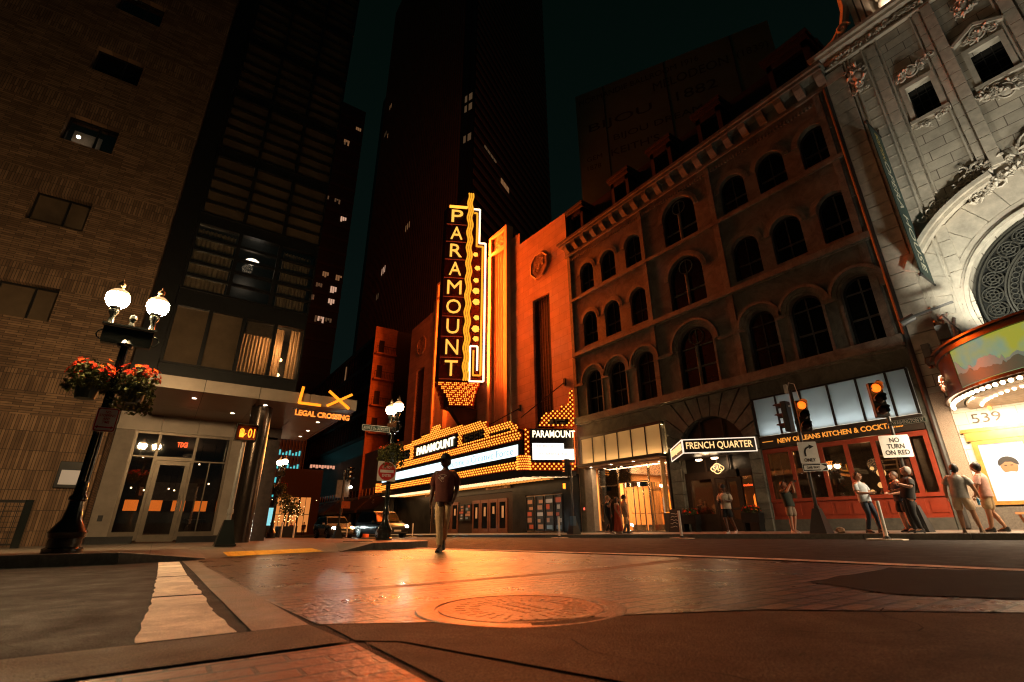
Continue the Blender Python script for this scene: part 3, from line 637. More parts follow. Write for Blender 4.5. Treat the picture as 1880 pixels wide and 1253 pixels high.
# ================================================================== THEATRE with blade sign and marquee (facade y = 21.5, x -52.7..-23.3)
FY = 21.5
tstone = brick('theatre_stone', 'xz', (.38, .25, .17), (.46, .3, .2), (.2, .13, .08), 1.5, .62, .012, .7, .35, var=.18, bdist=.015)
tstone2 = mat('theatre_trim', (.42, .29, .18), .65, var=.15, scale=1.5, bump=.1)
grl = mat('grille_metal', (.05, .035, .025), .5, .5, var=.2)
th_ = thing('theatre_building', 'tan stone theatre facade lit orange red by the tall neon sign, stepped parapet', 'theatre', (-38, 22, -.5))
outl = [(-52.7, -1.2), (-23.3, -1.2), (-23.3, 23.4), (-29.4, 23.7), (-29.4, 24.9), (-30.5, 24.95), (-30.85, 25.0), (-45.15, 25.0), (-45.5, 24.95), (-46.6, 24.9), (-46.6, 23.7), (-52.7, 23.4)]
plate('front_wall', outl, [rect(-27.75, 6.6, -25.6, 17.4), rect(-50.4, 6.6, -48.25, 17.4)], (0, FY, 0), X_, Z_, .6, tstone, th_)
obj('side_wall', MB().box(-23.9, -23.302, FY+.6, 45, -1, 23.2).box(-52.7, -52.1, FY+.6, 45, -1, 23.2).box(-52.1, -23.9, 30, 31, -1, 23), tstone2, th_)
for c in (-32.36, -43.64):
    b = MB(); b.box(c-1.5, c-1.12, FY-.45, FY-.002, 3, 24.35); b.box(c+1.12, c+1.5, FY-.45, FY-.002, 3, 24.35); b.box(c-1.5, c+1.5, FY-.45, FY-.002, 24.35, 24.6); b.box(c-1.5, c-1.12, FY-.45, FY+.3, 24.6, 26.2); b.box(c+1.12, c+1.5, FY-.45, FY+.3, 24.6, 26.2); b.box(c-1.5, c+1.5, FY-.45, FY+.3, 26.2, 26.5)
    b.box(c-1.12, c+1.12, FY-.05, FY-.002, 3, 24.35); b.box(c-1.12, c+1.12, FY-.2, FY+.3, 24.6, 26.2)
    p = obj('pilaster', b, tstone2, th_)
    b = MB()
    for k in range(8): b.cyl((c-1.0+.286*k, FY-.12, 3), (c-1.0+.286*k, FY-.12, 24.35), .1, n=8)
    obj('flutes', b, tstone2, p, smooth=True)
    b = MB(); random.seed(3)
    for k in range(34):
        x, z = c+random.uniform(-.9, .9), random.uniform(24.75, 26.05); b.tube([(x+.16*cos(a)*(.4+.1*a), FY-.24, z+.14*sin(a)*(.4+.1*a)) for a in [i*.7 for i in range(9)]], .03, 5)
    obj('carved_panel', b, tstone2, p)
for c in (-26.67, -49.33):
    b = MB()
    for k in range(8): b.box(c-1.06+.3*k-.035, c-1.06+.3*k+.035, FY+.22, FY+.28, 6.6, 17.4)
    for k in range(28): b.box(c-1.07, c+1.07, FY+.25, FY+.29, 6.6+.39*k, 6.66+.39*k)
    b.box(c-1.07, c+1.07, FY+.34, FY+.4, 6.6, 17.4); obj('window_grille', b, grl, th_)
    b = MB(); R = M.Rotation(pi/2, 3, 'X')
    b.lathe([(1.25, 0), (1.25, .1), (1.12, .14), (1.05, .06), (.001, .06)], (c, FY-.002, 20.25), 8, m=R @ M.Rotation(pi/8, 3, 'Z'))
    random.seed(9)
    for k in range(26):
        a = random.uniform(0, 2*pi); r = random.uniform(.1, .85); x, z = c+r*cos(a), 20.25+r*sin(a)
        b.tube([(x+.14*cos(q)*(.4+.12*q), FY-.09, z+.14*sin(q)*(.4+.12*q)) for q in [i*.8 for i in range(8)]], .035, 5)
    obj('medallion', b, mat('medallion_stone', (.26, .17, .11), .7), th_)
for x, z, x2 in ((-29.6, 8.9, -31.4), (-24.2, 9.7, -26.0), (-47.2, 9.3, -45.2)):
    b = MB(); b.cyl((x, FY-.05, z), (x2, 18.9, 7.2), .035, n=6); b.box(x-.09, x+.09, FY-.14, FY-.002, z-.25, z+.25); obj('tie_rod', b, dkmetal, th_)
# street level under the marquee
blkst = mat('polished_black_stone', (.014, .0135, .012), .3, var=.7, scale=1.1, spec=.12)
b = MB(); b.box(-24.9, -23.35, FY-.12, FY-.002, -1, 3.4); b.box(-30.6, -29.0, FY-.12, FY-.002, -1, 3.4); b.box(-52.6, -44.5, FY-.12, FY-.002, -1, 3.4); b.box(-29.0, -24.9, FY-.12, FY-.002, -1, -.1); b.box(-29.0, -24.9, FY-.12, FY-.002, 2.35, 3.4); b.box(-44.5, -30.6, FY-.12, FY-.002, 2.75, 3.4); obj('street_base', b, blkst, th_)
b = MB(); b.box(-44.5, -30.6, FY+1.2, FY+1.3, -1, 2.75); b.box(-29, -24.9, FY-.02, FY, -.1, 2.35)
obj('entrance_recess', MB().box(-44.4, -30.7, FY-.02, FY-.003, -1, 2.75), mat('lobby_dark', (.03, .016, .01), .45, var=.4, spec=.15), th_)
woodr = mat('red_wood', (.12, .04, .02), .35, var=.3)
reflglow = emit('painted_reflection_glow', (1, .5, .2), .22, False)
for i, x in enumerate((-35.9, -34.6, -33.3, -32.0, -40.9, -39.6)):
    b = MB(); z0 = gz(x)+.2
    for q in ((x-.62, x-.42, z0, 2.3), (x+.42, x+.62, z0, 2.3), (x-.42, x+.42, z0, z0+.35), (x-.42, x+.42, 2.05, 2.3)): b.box(q[0], q[1], FY-.1, FY-.03, q[2], q[3])
    dd = obj('door', b, woodr, th_); obj('pane', MB().box(x-.42, x+.42, FY-.06, FY-.045, z0+.35, 2.05), pane, dd)
    b = MB(); b.box(x-.13, x+.13, FY-.075, FY-.062, .9+.15*(i % 3), 1.75); obj('painted_reflection', b, reflglow, dd)  # glowing strip painted on the door pane in place of a reflection
posterm = [emit('poster_a', (.9, .4, .2), .07, False), emit('poster_b', (.75, .62, .5), .12, False), emit('poster_c', (.35, .5, .6), .05, False), emit('poster_red', (.8, .12, .04), .16, False), emit('poster_a', (.9, .4, .2), .07, False)]
random.seed(11)
for x, w, z0, z1 in ((-28.4, .8, 0, 2.25), (-27.3, .8, 0, 2.25), (-26.25, .8, 0, 2.25), (-25.3, .65, 0, 2.25), (-37.2, 1.0, .75, 2.1), (-38.3, .9, .75, 2.1), (-43.0, 1.2, .5, 2.2)):
    b = MB(); b.box(x-w/2-.06, x-w/2, FY-.2, FY-.12, z0, z1); b.box(x+w/2, x+w/2+.06, FY-.2, FY-.12, z0, z1); b.box(x-w/2, x+w/2, FY-.2, FY-.12, z1-.06, z1); b.box(x-w/2, x+w/2, FY-.2, FY-.12, z0, z0+.06); b.box(x-w/2, x+w/2, FY-.14, FY-.122, z0+.06, z1-.06)
    pc = obj('poster_case', b, dkmetal, th_)
    for k in range(5):
        zz = z0+.12+(z1-z0-.2)*k/5; ww = w*random.uniform(.35, .9); hh = (z1-z0)*random.uniform(.08, .15)
        xx = x+random.uniform(-1, 1)*(w-ww)/2*.9
        obj('poster_print', MB().box(xx-ww/2, xx+ww/2, FY-.15, FY-.142, zz, zz+hh), random.choice(posterm), pc)
# ---------------- blade sign
bs = thing('blade_sign', 'tall glowing vertical neon theatre sign in yellow letters on dark maroon', 'sign', (-37.1, 19.3, 10))
A = V((-36.6, 17.3, 0)); Bv = V((-34.6, 21.2, 0)); LL = (Bv-A).length; du = (Bv-A).normalized()
A2v = V((-36.95, 17.3, 0)); B2v = V((-38.95, 21.2, 0)); du2 = (A2v-B2v).normalized()
maroon = mat('sign_maroon', (.05, .008, .005), .45, var=.2)
def plan(u): return A+du*u
def shaft(u0, u1, z0, z1):
    a, c = plan(u0), plan(u1); m = lambda p: (-73.55-p.x, p.y, z0)
    return [(a.x, a.y, z0), (c.x, c.y, z0), m(c), m(a)], (0, 0, z1-z0)
b = MB(); b.prism(*shaft(.38, 2.9, 12.2, 30.35)); b.prism(*shaft(2.9, 3.72, 12.2, 30.4)); b.prism(*shaft(3.72, 4.36, 12.2, 26.35)); b.prism(*shaft(2.46, 3.0, 30.3, 32.3)); obj('sign_body', b, maroon, bs)
neon = emit('neon_letter', (1, .5, .07), 1.25); wavm = emit('neon_wave', (1, .42, .025), 1.05); whiten = emit('neon_white', (1, .72, .42), 2.6); dotm = emit('neon_dot', (1, .5, .06), 1.5); bulbm = emit('bulb_amber', (1, .31, .03), 2.6)
redback = mat('red_bulb_panel', (.5, .07, .008), .4, var=.2, scale=3)
seam = emit('neon_seam', (.5, .06, .015), .45, False)
def side(S):
    """everything on one face of the wedge: S=0 right face, 1 left face"""
    if S == 0: o, u = A, du
    else: o, u = B2v+V((0, 0, 0)), du2
    n = V((u.y, -u.x, 0))
    def P(uu, z, off=.0):
        q = (o+u*uu) if S == 0 else (B2v+du2*(LL-uu)); return q+n*off+V((0, 0, z))
    zs = [30.4-(30.4-12.35)*k/9 for k in range(10)]
    for k, ch in enumerate('PARAMOUNT'):
        zc = (zs[k]+zs[k+1])/2; w = {'M': 1.35, 'O': 1.35}.get(ch, 1.15)
        c = P(1.42, zc, .02)
        text('neon_letter', ch, neon, bs, c, u, Z_, w, 1.42, .08, .0)
        b = MB(); b.bar(P(.4, zs[k+1], .03), P(2.38, zs[k+1], .03), .05, .05); obj('panel_seam', b, seam, bs)
    # three waving tubes
    b = MB(); b2 = MB()
    for j in range(3):
        pts = [P(2.72-.2+.2*j+.075*sin(z*2*pi/1.75), z, .06) for z in [12.25+.12*i for i in range(168)]]
        b.tube(pts, .085, 5)
    obj('wave_tube', b, wavm, bs)
    for (path, m, r, nm) in (([(3.05, 30.36), (3.68, 30.36), (3.68, 26.38), (4.3, 26.38), (4.3, 12.2), (3.0, 12.2)], whiten, .075, 'white_border'), ([(3.1, 29.9), (3.42, 29.9), (3.42, 26.0), (4.02, 26.0), (4.02, 12.75), (3.3, 12.75)], wavm, .075, 'yellow_border'), ([(3.05, 12.3), (3.05, 15.5), (3.72, 15.5), (3.72, 13.2)], whiten, .065, 'white_border'), ([(3.36, 12.8), (3.36, 15.1)], wavm, .06, 'yellow_border')):
        b = MB()
        for (a, c), (d, e_) in zip(path, path[1:]): b.bar(P(a, c, .06), P(d, e_, .06), r*2, .12)
        obj(nm, b, m, bs)
    for uu, z, r in ((3.34, 25.07, .23), (3.56, 23.57, .26), (3.45, 22.23, .25), (3.46, 21.1, .33), (3.5, 19.95, .33), (3.56, 18.33, .25), (3.5, 17.21, .35), (3.55, 16.23, .26)):
        c = P(uu, z, .05); b = MB()
        Rm = frame3((0, 0, 0), u, Z_).to_3x3()
        for i in range(19):
            a = i*2.4; rr = r*sqrt(i/19); b.lathe([(.06, 0), (.05, .05), (.001, .06)], c+u*rr*cos(a)+Z_*rr*sin(a), 6, m=Rm)
        b.lathe([(r*.95, 0), (r*.95, .012), (.001, .012)], c, 14, m=Rm); obj('neon_disc', b, dotm, bs)
    # bulb trimmed foot
    b = MB(); k2 = 0; bb_ = MB()
    lev = [(12.1, .35, 3.98), (11.75, .62, 3.85), (11.4, .85, 3.75), (11.05, 1.1, 3.65), (10.7, 1.25, 3.55), (10.35, 1.35, 3.5)]
    for z, u0, u1 in lev:
        b.prism(*[( [P(u0, z-.34), P(u1, z-.34), P(u1, z-.34, -.3), P(u0, z-.34, -.3)] ), (0, 0, .34)])
        nb = int((u1-u0)/.17)
        for r_ in (0, 1):
            for i in range(nb):
                if (i+r_) % 4 == 3: continue
                c = P(u0+.09+i*(u1-u0-.1)/nb, z-.09-.16*r_, .015); bb_.ball(c, .055, 6, 4)
    obj('foot_panel', b, redback, bs); obj('foot_bulbs', bb_, bulbm, bs)['kind'] = 'stuff'
    bt = MB()
    for i in range(9): bt.ball(P(.7+.2*i, 30.62, .0), .06, 6, 4)
    bt.bar(P(.6, 30.62, -.12), P(2.45, 30.62, -.12), .2, .2); obj('top_bulbs', bt, bulbm, bs)
side(0); side(1)
b = MB(); b.prism([(-37.1, 18.6, 9.98), (-36.5, 18.6, 9.98), (-35.9, 21.1, 9.98), (-37.8, 21.1, 9.98)], (0, 0, 2.2)); obj('foot_core', b, maroon, bs)
b = MB(); b.add([(-37.1, 18.9, 9.97), (-36.5, 18.9, 9.97), (-36.0, 21.4, 9.97), (-37.7, 21.4, 9.97), (-37.0, 20.6, 7.9), (-36.6, 20.6, 7.9), (-36.6, 21.4, 6.8), (-37.0, 21.4, 6.8)], [(0,3,2,1),(4,5,6,7),(0,1,5,4),(1,2,6,5),(2,3,7,6),(3,0,4,7)]); obj('bracket', b, mat('bracket_dark', (.04, .02, .012), .6), bs)
# the light the tubes give out on each face
SIGN_P = 8200
for S in (0, 1):
    c = (A+du*2.6) if S == 0 else (A2v-du2*2.6)
    n = V((du.y, -du.x, 0)) if S == 0 else V((du2.y, -du2.x, 0))
    lamp('neon_light', 'AREA', c+n*.25+V((0, 0, 21)), SIGN_P*(1 if S == 0 else .3), (1, .1, .008), 3.4, to=c+n*5+V((0, 0, 21)), size_y=17.5, parent=bs)
    c2 = (Bv if S == 0 else B2v)
    lamp('neon_edge_light', 'AREA', c2+n*.2-V((0, .35, 0))+V((0, 0, 19)), 7500 if S == 0 else 3000, (1, .12, .008), .3, to=c2+V((2.6 if S == 0 else -2.6, .8, 19)), size_y=14, spread=120, parent=bs)
# ---------------- marquee
mq = thing('marquee', 'broad theatre marquee covered in glowing amber bulbs with a white message screen', 'marquee', (-38, 19.5, 3))
MY = 18.5; CR = V((-25.2, MY, 0)); WR = V((-23.45, 21.4, 0)); dR = (WR-CR).normalized(); nR = V((dR.y, -dR.x, 0))
CL = V((-50.8, MY, 0)); WL = V((-52.55, 21.4, 0)); dL = (CL-WL).normalized(); nL = V((dL.y, -dL.x, 0)); LR = (WR-CR).length
mbody = mat('marquee_body', (.02, .017, .015), .4, var=.2)
b = MB(); b.prism([(-50.8, MY+.02, 3.3), (-25.2, MY+.02, 3.3), (-23.47, 21.42, 3.3), (-52.5, 21.42, 3.3)], (0, 0, 2.9)); obj('body', b, mbody, mq)
def inside(p, poly):
    x, y = p; c = False
    for (x0, y0), (x1, y1) in zip(poly, poly[1:]+poly[:1]):
        if (y0 > y) != (y1 > y) and x < (x1-x0)*(y-y0)/(y1-y0)+x0: c = not c
    return c
def bulbfield(name, poly, holes, org, u, sp=.33, r=.075, t=.1):
    n = V(u).cross(Z_)
    pan = plate(name, poly, holes, V(org)+n*t, u, Z_, t, redback, mq)
    b = MB(); x0, x1 = min(p[0] for p in poly), max(p[0] for p in poly); z0, z1 = min(p[1] for p in poly), max(p[1] for p in poly)
    row = 0; z = z0+sp*.35
    while z < z1:
        x = x0+(sp*.5 if row % 2 else 0)+sp*.3
        while x < x1:
            if inside((x, z), poly) and not any(inside((x, z), h) for h in holes):
                c = V(org)+V(u)*x+Z_*z+n*(t+.005); vs = []
                for k in range(5): a = 2*pi*k/5; vs.append(c+V(u)*r*cos(a)+Z_*r*sin(a))
                vs.append(c+n*r*1.4); b.add(vs, [(k, (k+1) % 5, 5) for k in range(5)])
            x += sp
        z += sp*.52; row += 1
    obj('bulbs', b, bulbm, pan)['kind'] = 'stuff'; return pan
O = (0, MY, 0)
crest = [(-50.4, 6.15), (-25.6, 6.15), (-25.75, 6.6), (-26.7, 7.05), (-29.4, 7.0), (-29.6, 7.45), (-30.3, 7.65), (-33, 7.8), (-35.4, 8.0), (-36.9, 8.1), (-37.2, 8.5), (-37.6, 8.62), (-38.4, 8.62), (-38.8, 8.5), (-39.1, 8.1), (-40.7, 8.0), (-43, 7.8), (-45.7, 7.7), (-46.3, 7.45), (-46.5, 7.0), (-49.2, 7.05), (-50.2, 6.6)]
bulbfield('crest_panel', crest, [rect(-42.5, 6.22, -33.95, 7.32), rect(-33.2, 6.35, -29.95, 7.1), rect(-46.05, 6.35, -43.3, 7.2), rect(-29.2, 6.35, -26.4, 6.6), rect(-49.5, 6.35, -46.8, 6.6)], O, X_)
bulbfield('upper_bulb_band', rect(-50.75, 5.58, -25.25, 6.14), [], O, X_)
bulbfield('lower_bulb_band', rect(-50.75, 3.72, -25.25, 4.25), [], O, X_)
dkp = mat('dark_glazing', (.035, .03, .028), .2); b = MB()
b.box(-33.2, -29.95, MY-.03, MY, 6.35, 7.1); b.box(-46.05, -43.3, MY-.03, MY, 6.35, 7.2); b.box(-42.5, -33.95, MY-.03, MY, 6.22, 7.32)
b.box(-29.2, -26.4, MY-.03, MY, 6.35, 6.6); b.box(-49.5, -46.8, MY-.03, MY, 6.35, 6.6)
b.box(-50.5, -25.5, MY-.001, MY+.25, 6.1, 6.3); obj('crest_glazing', b, dkp, mq)
b = MB(); random.seed(2)
for x0, x1 in ((-33.1, -30.05), (-45.95, -43.4)):
    for k in range(4): xx = x0+(x1-x0)*k/4; b.box(xx+.08, xx+.62, MY-.05, MY-.031, 6.5+.12*(k % 2), 6.62+.12*(k % 2)); b.box(xx+.08, xx+.16, MY-.05, MY-.031, 6.45, 6.95); b.box(xx+.3, xx+.7, MY-.05, MY-.031, 6.85, 6.93)
obj('fret_pattern', b, mat('fret_metal', (.3, .28, .26), .4, .5), mq)
whl = emit('white_letters', (1, .82, .52), 2.4)
text('front_letters', 'PARAMOUNT', whl, mq, (-38.2, MY-.05, 6.77), X_, Z_, 7.2, .72, .06, .012)
scr = emit('message_screen', (.75, .96, 1), 1.5); b = MB(); b.box(-50.3, -25.75, MY-.06, MY, 4.6, 5.32); obj('screen', b, scr, mq)
b = MB(); b.box(-50.75, -25.25, MY-.05, MY+.0, 4.26, 4.585); b.box(-50.75, -25.25, MY-.05, MY, 5.335, 5.57); b.box(-25.74, -25.25, MY-.05, MY, 4.585, 5.335); obj('screen_surround', b, mbody, mq)
scrt = emit('screen_text', (.12, .42, .6), .55, False)
text('screen_words', 'Become a Creative Force', scrt, mq, (-31.0, MY-.065, 4.97), X_, Z_, 9.4, .46, .01, -.018)
# right end of the marquee
bulbfield('end_frame_panel', rect(.05, 3.6, LR-.02, 6.3), [rect(.42, 4.1, 3.3, 6.28)], CR, dR, .3, .065)
endc = [(1.0, 6.4), (3.35, 6.4), (3.35, 9.0), (3.25, 9.0), (3.05, 8.0), (3.0, 7.82), (2.5, 7.82), (2.45, 7.5), (2.2, 7.5), (1.7, 7.42), (1.3, 7.1), (1.08, 6.7)]
bulbfield('end_crest_panel', endc, [[(1.6, 6.55), (3.02, 6.55), (3.02, 6.95), (1.85, 6.95), (1.68, 6.8)]], CR+nR*.02, dR, .3, .065)
def PR(u, z, off=0): return CR+dR*u+nR*off+Z_*z
def slab(mb, u0, u1, z0, z1, o0, o1): mb.add([PR(u, z, o) for z in (z0, z1) for u, o in ((u0, o0), (u1, o0), (u1, o1), (u0, o1))], [(0,3,2,1),(4,5,6,7),(0,1,5,4),(1,2,6,5),(2,3,7,6),(3,0,4,7)])
b = MB(); slab(b, .42, 3.3, 4.1, 6.28, 0, .05); slab(b, 1.55, 3.1, 6.5, 7.0, .02, .05); obj('end_glazing', b, dkp, mq)
b = MB(); slab(b, .57, 2.63, 4.97, 5.33, .055, .08); slab(b, .57, 3.28, 4.28, 4.965, .055, .08); obj('end_screen', b, emit('end_screen', (1, .93, .86), 1.5), mq)
b = MB()
for u0, u1, z0, z1 in ((1.75, 2.0, 6.62, 6.9), (2.15, 2.75, 6.82, 6.9), (2.15, 2.25, 6.6, 6.9), (1.7, 2.1, 6.58, 6.64), (2.45, 2.8, 6.58, 6.7), (2.55, 2.95, 7.55, 7.7)): slab(b, u0, u1, z0, z1, .055, .075)
obj('end_fret', b, mat('fret_metal', (.3, .28, .26)), mq)
text('end_letters', 'PARAMOUNT', whl, mq, PR(2.0, 5.93, .06), dR, Z_, 2.8, .46, .05, .012)
redt = emit('screen_red_text', (.8, .25, .2), .8, False)
text('end_screen_words', 'THE 2022 SERIES', redt, mq, PR(1.55, 5.15, .083), dR, Z_, 1.6, .13, .004); text('end_screen_words', "IT'S HONEST & TRUE?", redt, mq, PR(1.95, 4.65, .083), dR, Z_, 1.9, .13, .004)
# left end (mirror of it)
b = MB()
def PL(u, z, off=0): return WL+dL*u+nL*off+Z_*z
for z0, z1 in ((3.7, 4.2), (5.6, 6.2)):
    b.add([PL(u, z, o) for z in (z0, z1) for u, o in ((0.05, .0), (LR-.02, .0), (LR-.02, .1), (.05, .1))], [(0,3,2,1),(4,5,6,7),(0,1,5,4),(1,2,6,5),(2,3,7,6),(3,0,4,7)])
obj('left_end_panel', b, redback, mq)
# rounded bulb clusters at the front corners
for cx in (CR, CL):
    b = MB(); b.cyl(cx+Z_*3.6, cx+Z_*4.55, .42, n=20); q = obj('corner_drum', b, redback, mq, smooth=True)
    bb_ = MB()
    for k in range(20):
        for j in range(6): a = 2*pi*(k+.5*(j % 2))/20; bb_.ball(cx+V((.43*cos(a), .43*sin(a), 3.68+.155*j)), .05, 5, 4)
    obj('bulbs', bb_, bulbm, q)['kind'] = 'stuff'
# soffit with rows of lamps
obj('soffit', MB().prism([(-50.7, MY+.03, 3.24), (-25.25, MY+.03, 3.24), (-23.6, 21.3, 3.24), (-52.4, 21.3, 3.24)], (0, 0, .055)), mat('soffit_metal', (.05, .03, .018), .5, .2), mq)
b = MB()
for k in range(63):
    x = -50.4+.4*k; b.box(x, x+.13, MY+.15, MY+1.6, 3.226, 3.237)
for k in range(6): x = -25.05+.25*k; b.box(x, x+.08, MY+.5+.42*k, MY+1.7+.22*k, 3.226, 3.237)
obj('soffit_lamp_rows', b, emit('soffit_bulbs', (1, .62, .3), 2.4), mq)
b = MB()
for k in range(63):
    x = -50.4+.4*k; b.box(x, x+.12, MY+1.75, MY+2.7, 3.228, 3.237)
obj('soffit_lamp_rows', b, emit('soffit_bulbs_amber', (1, .35, .06), 1.6), mq)
lamp('marquee_light', 'AREA', (-38, 19.6, 3.15), 650, (1, .52, .2), 24, to=(-38, 19.6, 0), size_y=1.5, parent=mq)
lamp('marquee_bulb_light', 'AREA', (-38, MY-.35, 6), 3600, (1, .34, .06), 24, to=(-38, 10, 5.2), size_y=2.2, parent=mq)
lamp('end_bulb_light', 'AREA', PR(1.7, 5.5, .35), 160, (1, .42, .1), 3, to=PR(1.7, 5.3, 3), size_y=3, parent=mq)
# ================================================================== ARCADED BUILDING (x -23.3..-5.1)
fst = mat('brown_stone', (.118, .112, .086), .8, var=.2, scale=.5, bump=.5, bscale=22, speck=.1, sscale=60)
fst2 = mat('brown_stone_trim', (.142, .134, .104), .75, var=.2, scale=2, bump=.4, bscale=30, speck=.1, sscale=60)
slate = mat('slate_roof', (.012, .012, .012), .6, var=.3, scale=4)
fq = thing('arcaded_building', 'five storey brown stone building with rows of round arched windows and bracketed cornice', 'building', (-14, 22, -.3))
wl = []      # cx, z0, w, zspring
for cx in (-21.4, -19.35, -17.15): wl += [(cx, 6.92, 1.32, 9.2, 1), (cx, 11.72, 1.3, 13.4, 2), (cx, 15.75, 1.3, 17.22, 3)]
wl += [(-13.78, 6.92, 2.1, 9.2, 1), (-13.74, 11.5, 2.2, 13.45, 2), (-13.6, 15.5, 2.2, 17.4, 3)]
for cx in (-10.22, -8.2, -6.08): wl += [(cx, 6.92, 1.32, 9.18, 1), (cx, 11.72, 1.38, 13.3, 2), (cx, 15.75, 1.36, 17.12, 3)]
holes = [arch(cx, z0, w, zs) for cx, z0, w, zs, f in wl]
holes += [rect(-22.75, -.9, -16.4, 5.6), arch(-13.72, -.9, 3.7, 3.5), rect(-11.32, -.9, -5.35, 5.7)]
plate('front_wall', rect(-23.295, -1.1, -5.1, 20.0), holes, (0, FY, 0), X_, Z_, .45, fst, fq)
obj('core', MB().box(-23.28, -5.12, FY+1.6, 30, 5.9, 20).box(-23.28, -22.8, FY+.5, 30, -1, 6).box(-5.3, -5.12, FY+.5, 30, -1, 20).box(-23.28, -23.1, FY+.5, 30, 5.9, 20), dkmetal, fq)
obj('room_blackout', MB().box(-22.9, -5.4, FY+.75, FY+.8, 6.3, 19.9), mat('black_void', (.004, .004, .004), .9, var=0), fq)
for cx, z0, w, zs, f in wl:
    r = w/2; b = MB(); y0, y1 = FY+.2, FY+.28
    pts = arch(cx, z0, w-.0, zs); inn = arch(cx, z0+.09, w-.16, zs)
    fr = plate('window', pts, [inn], (0, y0, 0), X_, Z_, .09, dkmetal, fq)
    b.box(cx-r+.08, cx+r-.08, y0+.012, y0+.07, (z0+zs)/2-.04, (z0+zs)/2+.04); b.box(cx-.025, cx+.025, y0+.014, y0+.06, z0+.09, zs+r-.1)
    if f == 1: b.box(cx-r+.08, cx+r-.08, y0+.012, y0+.06, zs-.03, zs+.03)
    if w > 2: b.cyl((cx, y0-.08, z0), (cx, y0-.08, zs), .09, n=10); b.tube([(cx+.42*cos(a), y0-.02, zs+.55+.42*sin(a)) for a in [2*pi*i/16 for i in range(16)]], .028, 5, True)
    obj('glazing_bar', b, fst2 if w > 2 else mat('sash_dark', (.05, .04, .03), .6), fr)
    plate('pane', arch(cx, z0+.07, w-.13, zs), [], (0, y0+.075, 0), X_, Z_, .015, pane, fr)
    # archivolt
    n = 18; rings = [(r+.02, r+.13, .05), (r+.13, r+.3, .11 if f == 1 else .04)] + ([(r+.3, r+.42, .17)] if f == 1 else [])
    b = MB()
    for ra, rb, t in rings:
        for k in range(n):
            a0, a1 = pi*k/n, pi*(k+1)/n
            q = [(cx+ra*cos(a0), zs+ra*sin(a0)), (cx+rb*cos(a0), zs+rb*sin(a0)), (cx+rb*cos(a1), zs+rb*sin(a1)), (cx+ra*cos(a1), zs+ra*sin(a1))]
            b.prism([(x, FY-.001, z) for x, z in q], (0, -t, 0))
        if f == 1 and ra < r+.1:
            for s in (-1, 1): b.box(cx+s*ra-(.11 if s < 0 else 0), cx+s*ra+(.11 if s > 0 else 0), FY-t, FY-.001, z0, zs)
    obj('archivolt', b, fst2, fr)
b = MB()
for (z, h, d) in ((11.2, .28, .16), (15.38, .2, .12), (6.5, .42, .3)): b.box(-23.2, -5.15, FY-d, FY-.002, z, z+h)
for z, h in ((6.42, .08), (11.14, .06)): b.box(-23.1, -5.2, FY-.2 if z < 7 else FY-.1, FY-.003, z, z+h)
for x0, x1 in ((-23.29, -22.35), (-20.65, -20.05), (-18.62, -17.9), (-16.4, -15.1), (-12.4, -11.0), (-9.45, -8.95), (-7.45, -6.85), (-5.32, -5.12)): b.box(x0, x1, FY-.12, FY-.003, 9.05, 9.22)
obj('string_course', b, fst2, fq)
b = MB()
for x in (-16.32, -11.42): b.box(x-.16, x+.16, FY-.1, FY-.004, 6.95, 11.13); b.box(x-.16, x+.16, FY-.1, FY-.004, 11.49, 15.37); b.box(x-.14, x+.14, FY-.08, FY-.004, 15.6, 19.2)
for x in (-23.12, -5.5): b.box(x-.14, x+.14, FY-.09, FY-.004, 6.95, 11.13); b.box(x-.14, x+.14, FY-.09, FY-.004, 11.49, 15.37); b.box(x-.14, x+.14, FY-.09, FY-.004, 15.6, 19.2)
for x in [-22.9+.17*k for k in range(104)]:
    b.box(x, x+.09, FY-.07, FY-.004, 18.75, 18.92)
obj('pilaster_strip', b, fst2, fq)
b = MB()
b.box(-23.5, -4.95, FY-.12, FY+.3, 19.25, 19.42); b.box(-23.55, -4.9, FY-.62, FY+.3, 20.0, 20.16); b.box(-23.65, -4.8, FY-.74, FY+.3, 20.17, 20.36); b.box(-23.5, -4.95, FY-.05, FY+.3, 19.43, 20.0)
cor = obj('cornice', b, fst2, fq)
for k in range(20):
    x = -23.2+.945*k; b = MB()
    b.prism([(x, FY-.06, 19.44), (x, FY-.25, 19.46), (x, FY-.5, 19.75), (x, FY-.55, 19.98), (x, FY-.06, 19.98)], (.36, 0, 0)); b.box(x-.06, x+.42, FY-.6, FY-.06, 19.985, 20.0)
    obj('bracket', b, fst2, cor)
b = MB(); b.prism([(-23.3, FY+.3, 20.3), (-23.3, FY+1.5, 23.9), (-23.3, 30, 23.9), (-23.3, 30, 20.3)], (18.2, 0, 0)); rf = obj('mansard_roof', b, slate, fq)
for cx in (-22.3, -17.75, -14.25, -10.8, -6.25):
    b = MB(); w = 1.55 if cx < -7 else 2.0
    b.box(cx-w/2, cx-w/2+.25, FY+.15, FY+1.6, 20.36, 22.9); b.box(cx+w/2-.25, cx+w/2, FY+.15, FY+1.6, 20.36, 22.9); b.box(cx-w/2, cx+w/2, FY+.15, FY+1.6, 22.5, 22.9); b.box(cx-w/2-.12, cx+w/2+.12, FY+.0, FY+1.6, 22.9, 23.15); b.box(cx-w/2-.2, cx+w/2+.2, FY-.08, FY+1.6, 23.15, 23.35)
    d_ = obj('dormer', b, mat('dormer_wood', (.012, .01, .009), .8), rf); obj('pane', MB().box(cx-w/2+.25, cx+w/2-.25, FY+.4, FY+.45, 20.36, 22.5), pane, d_)
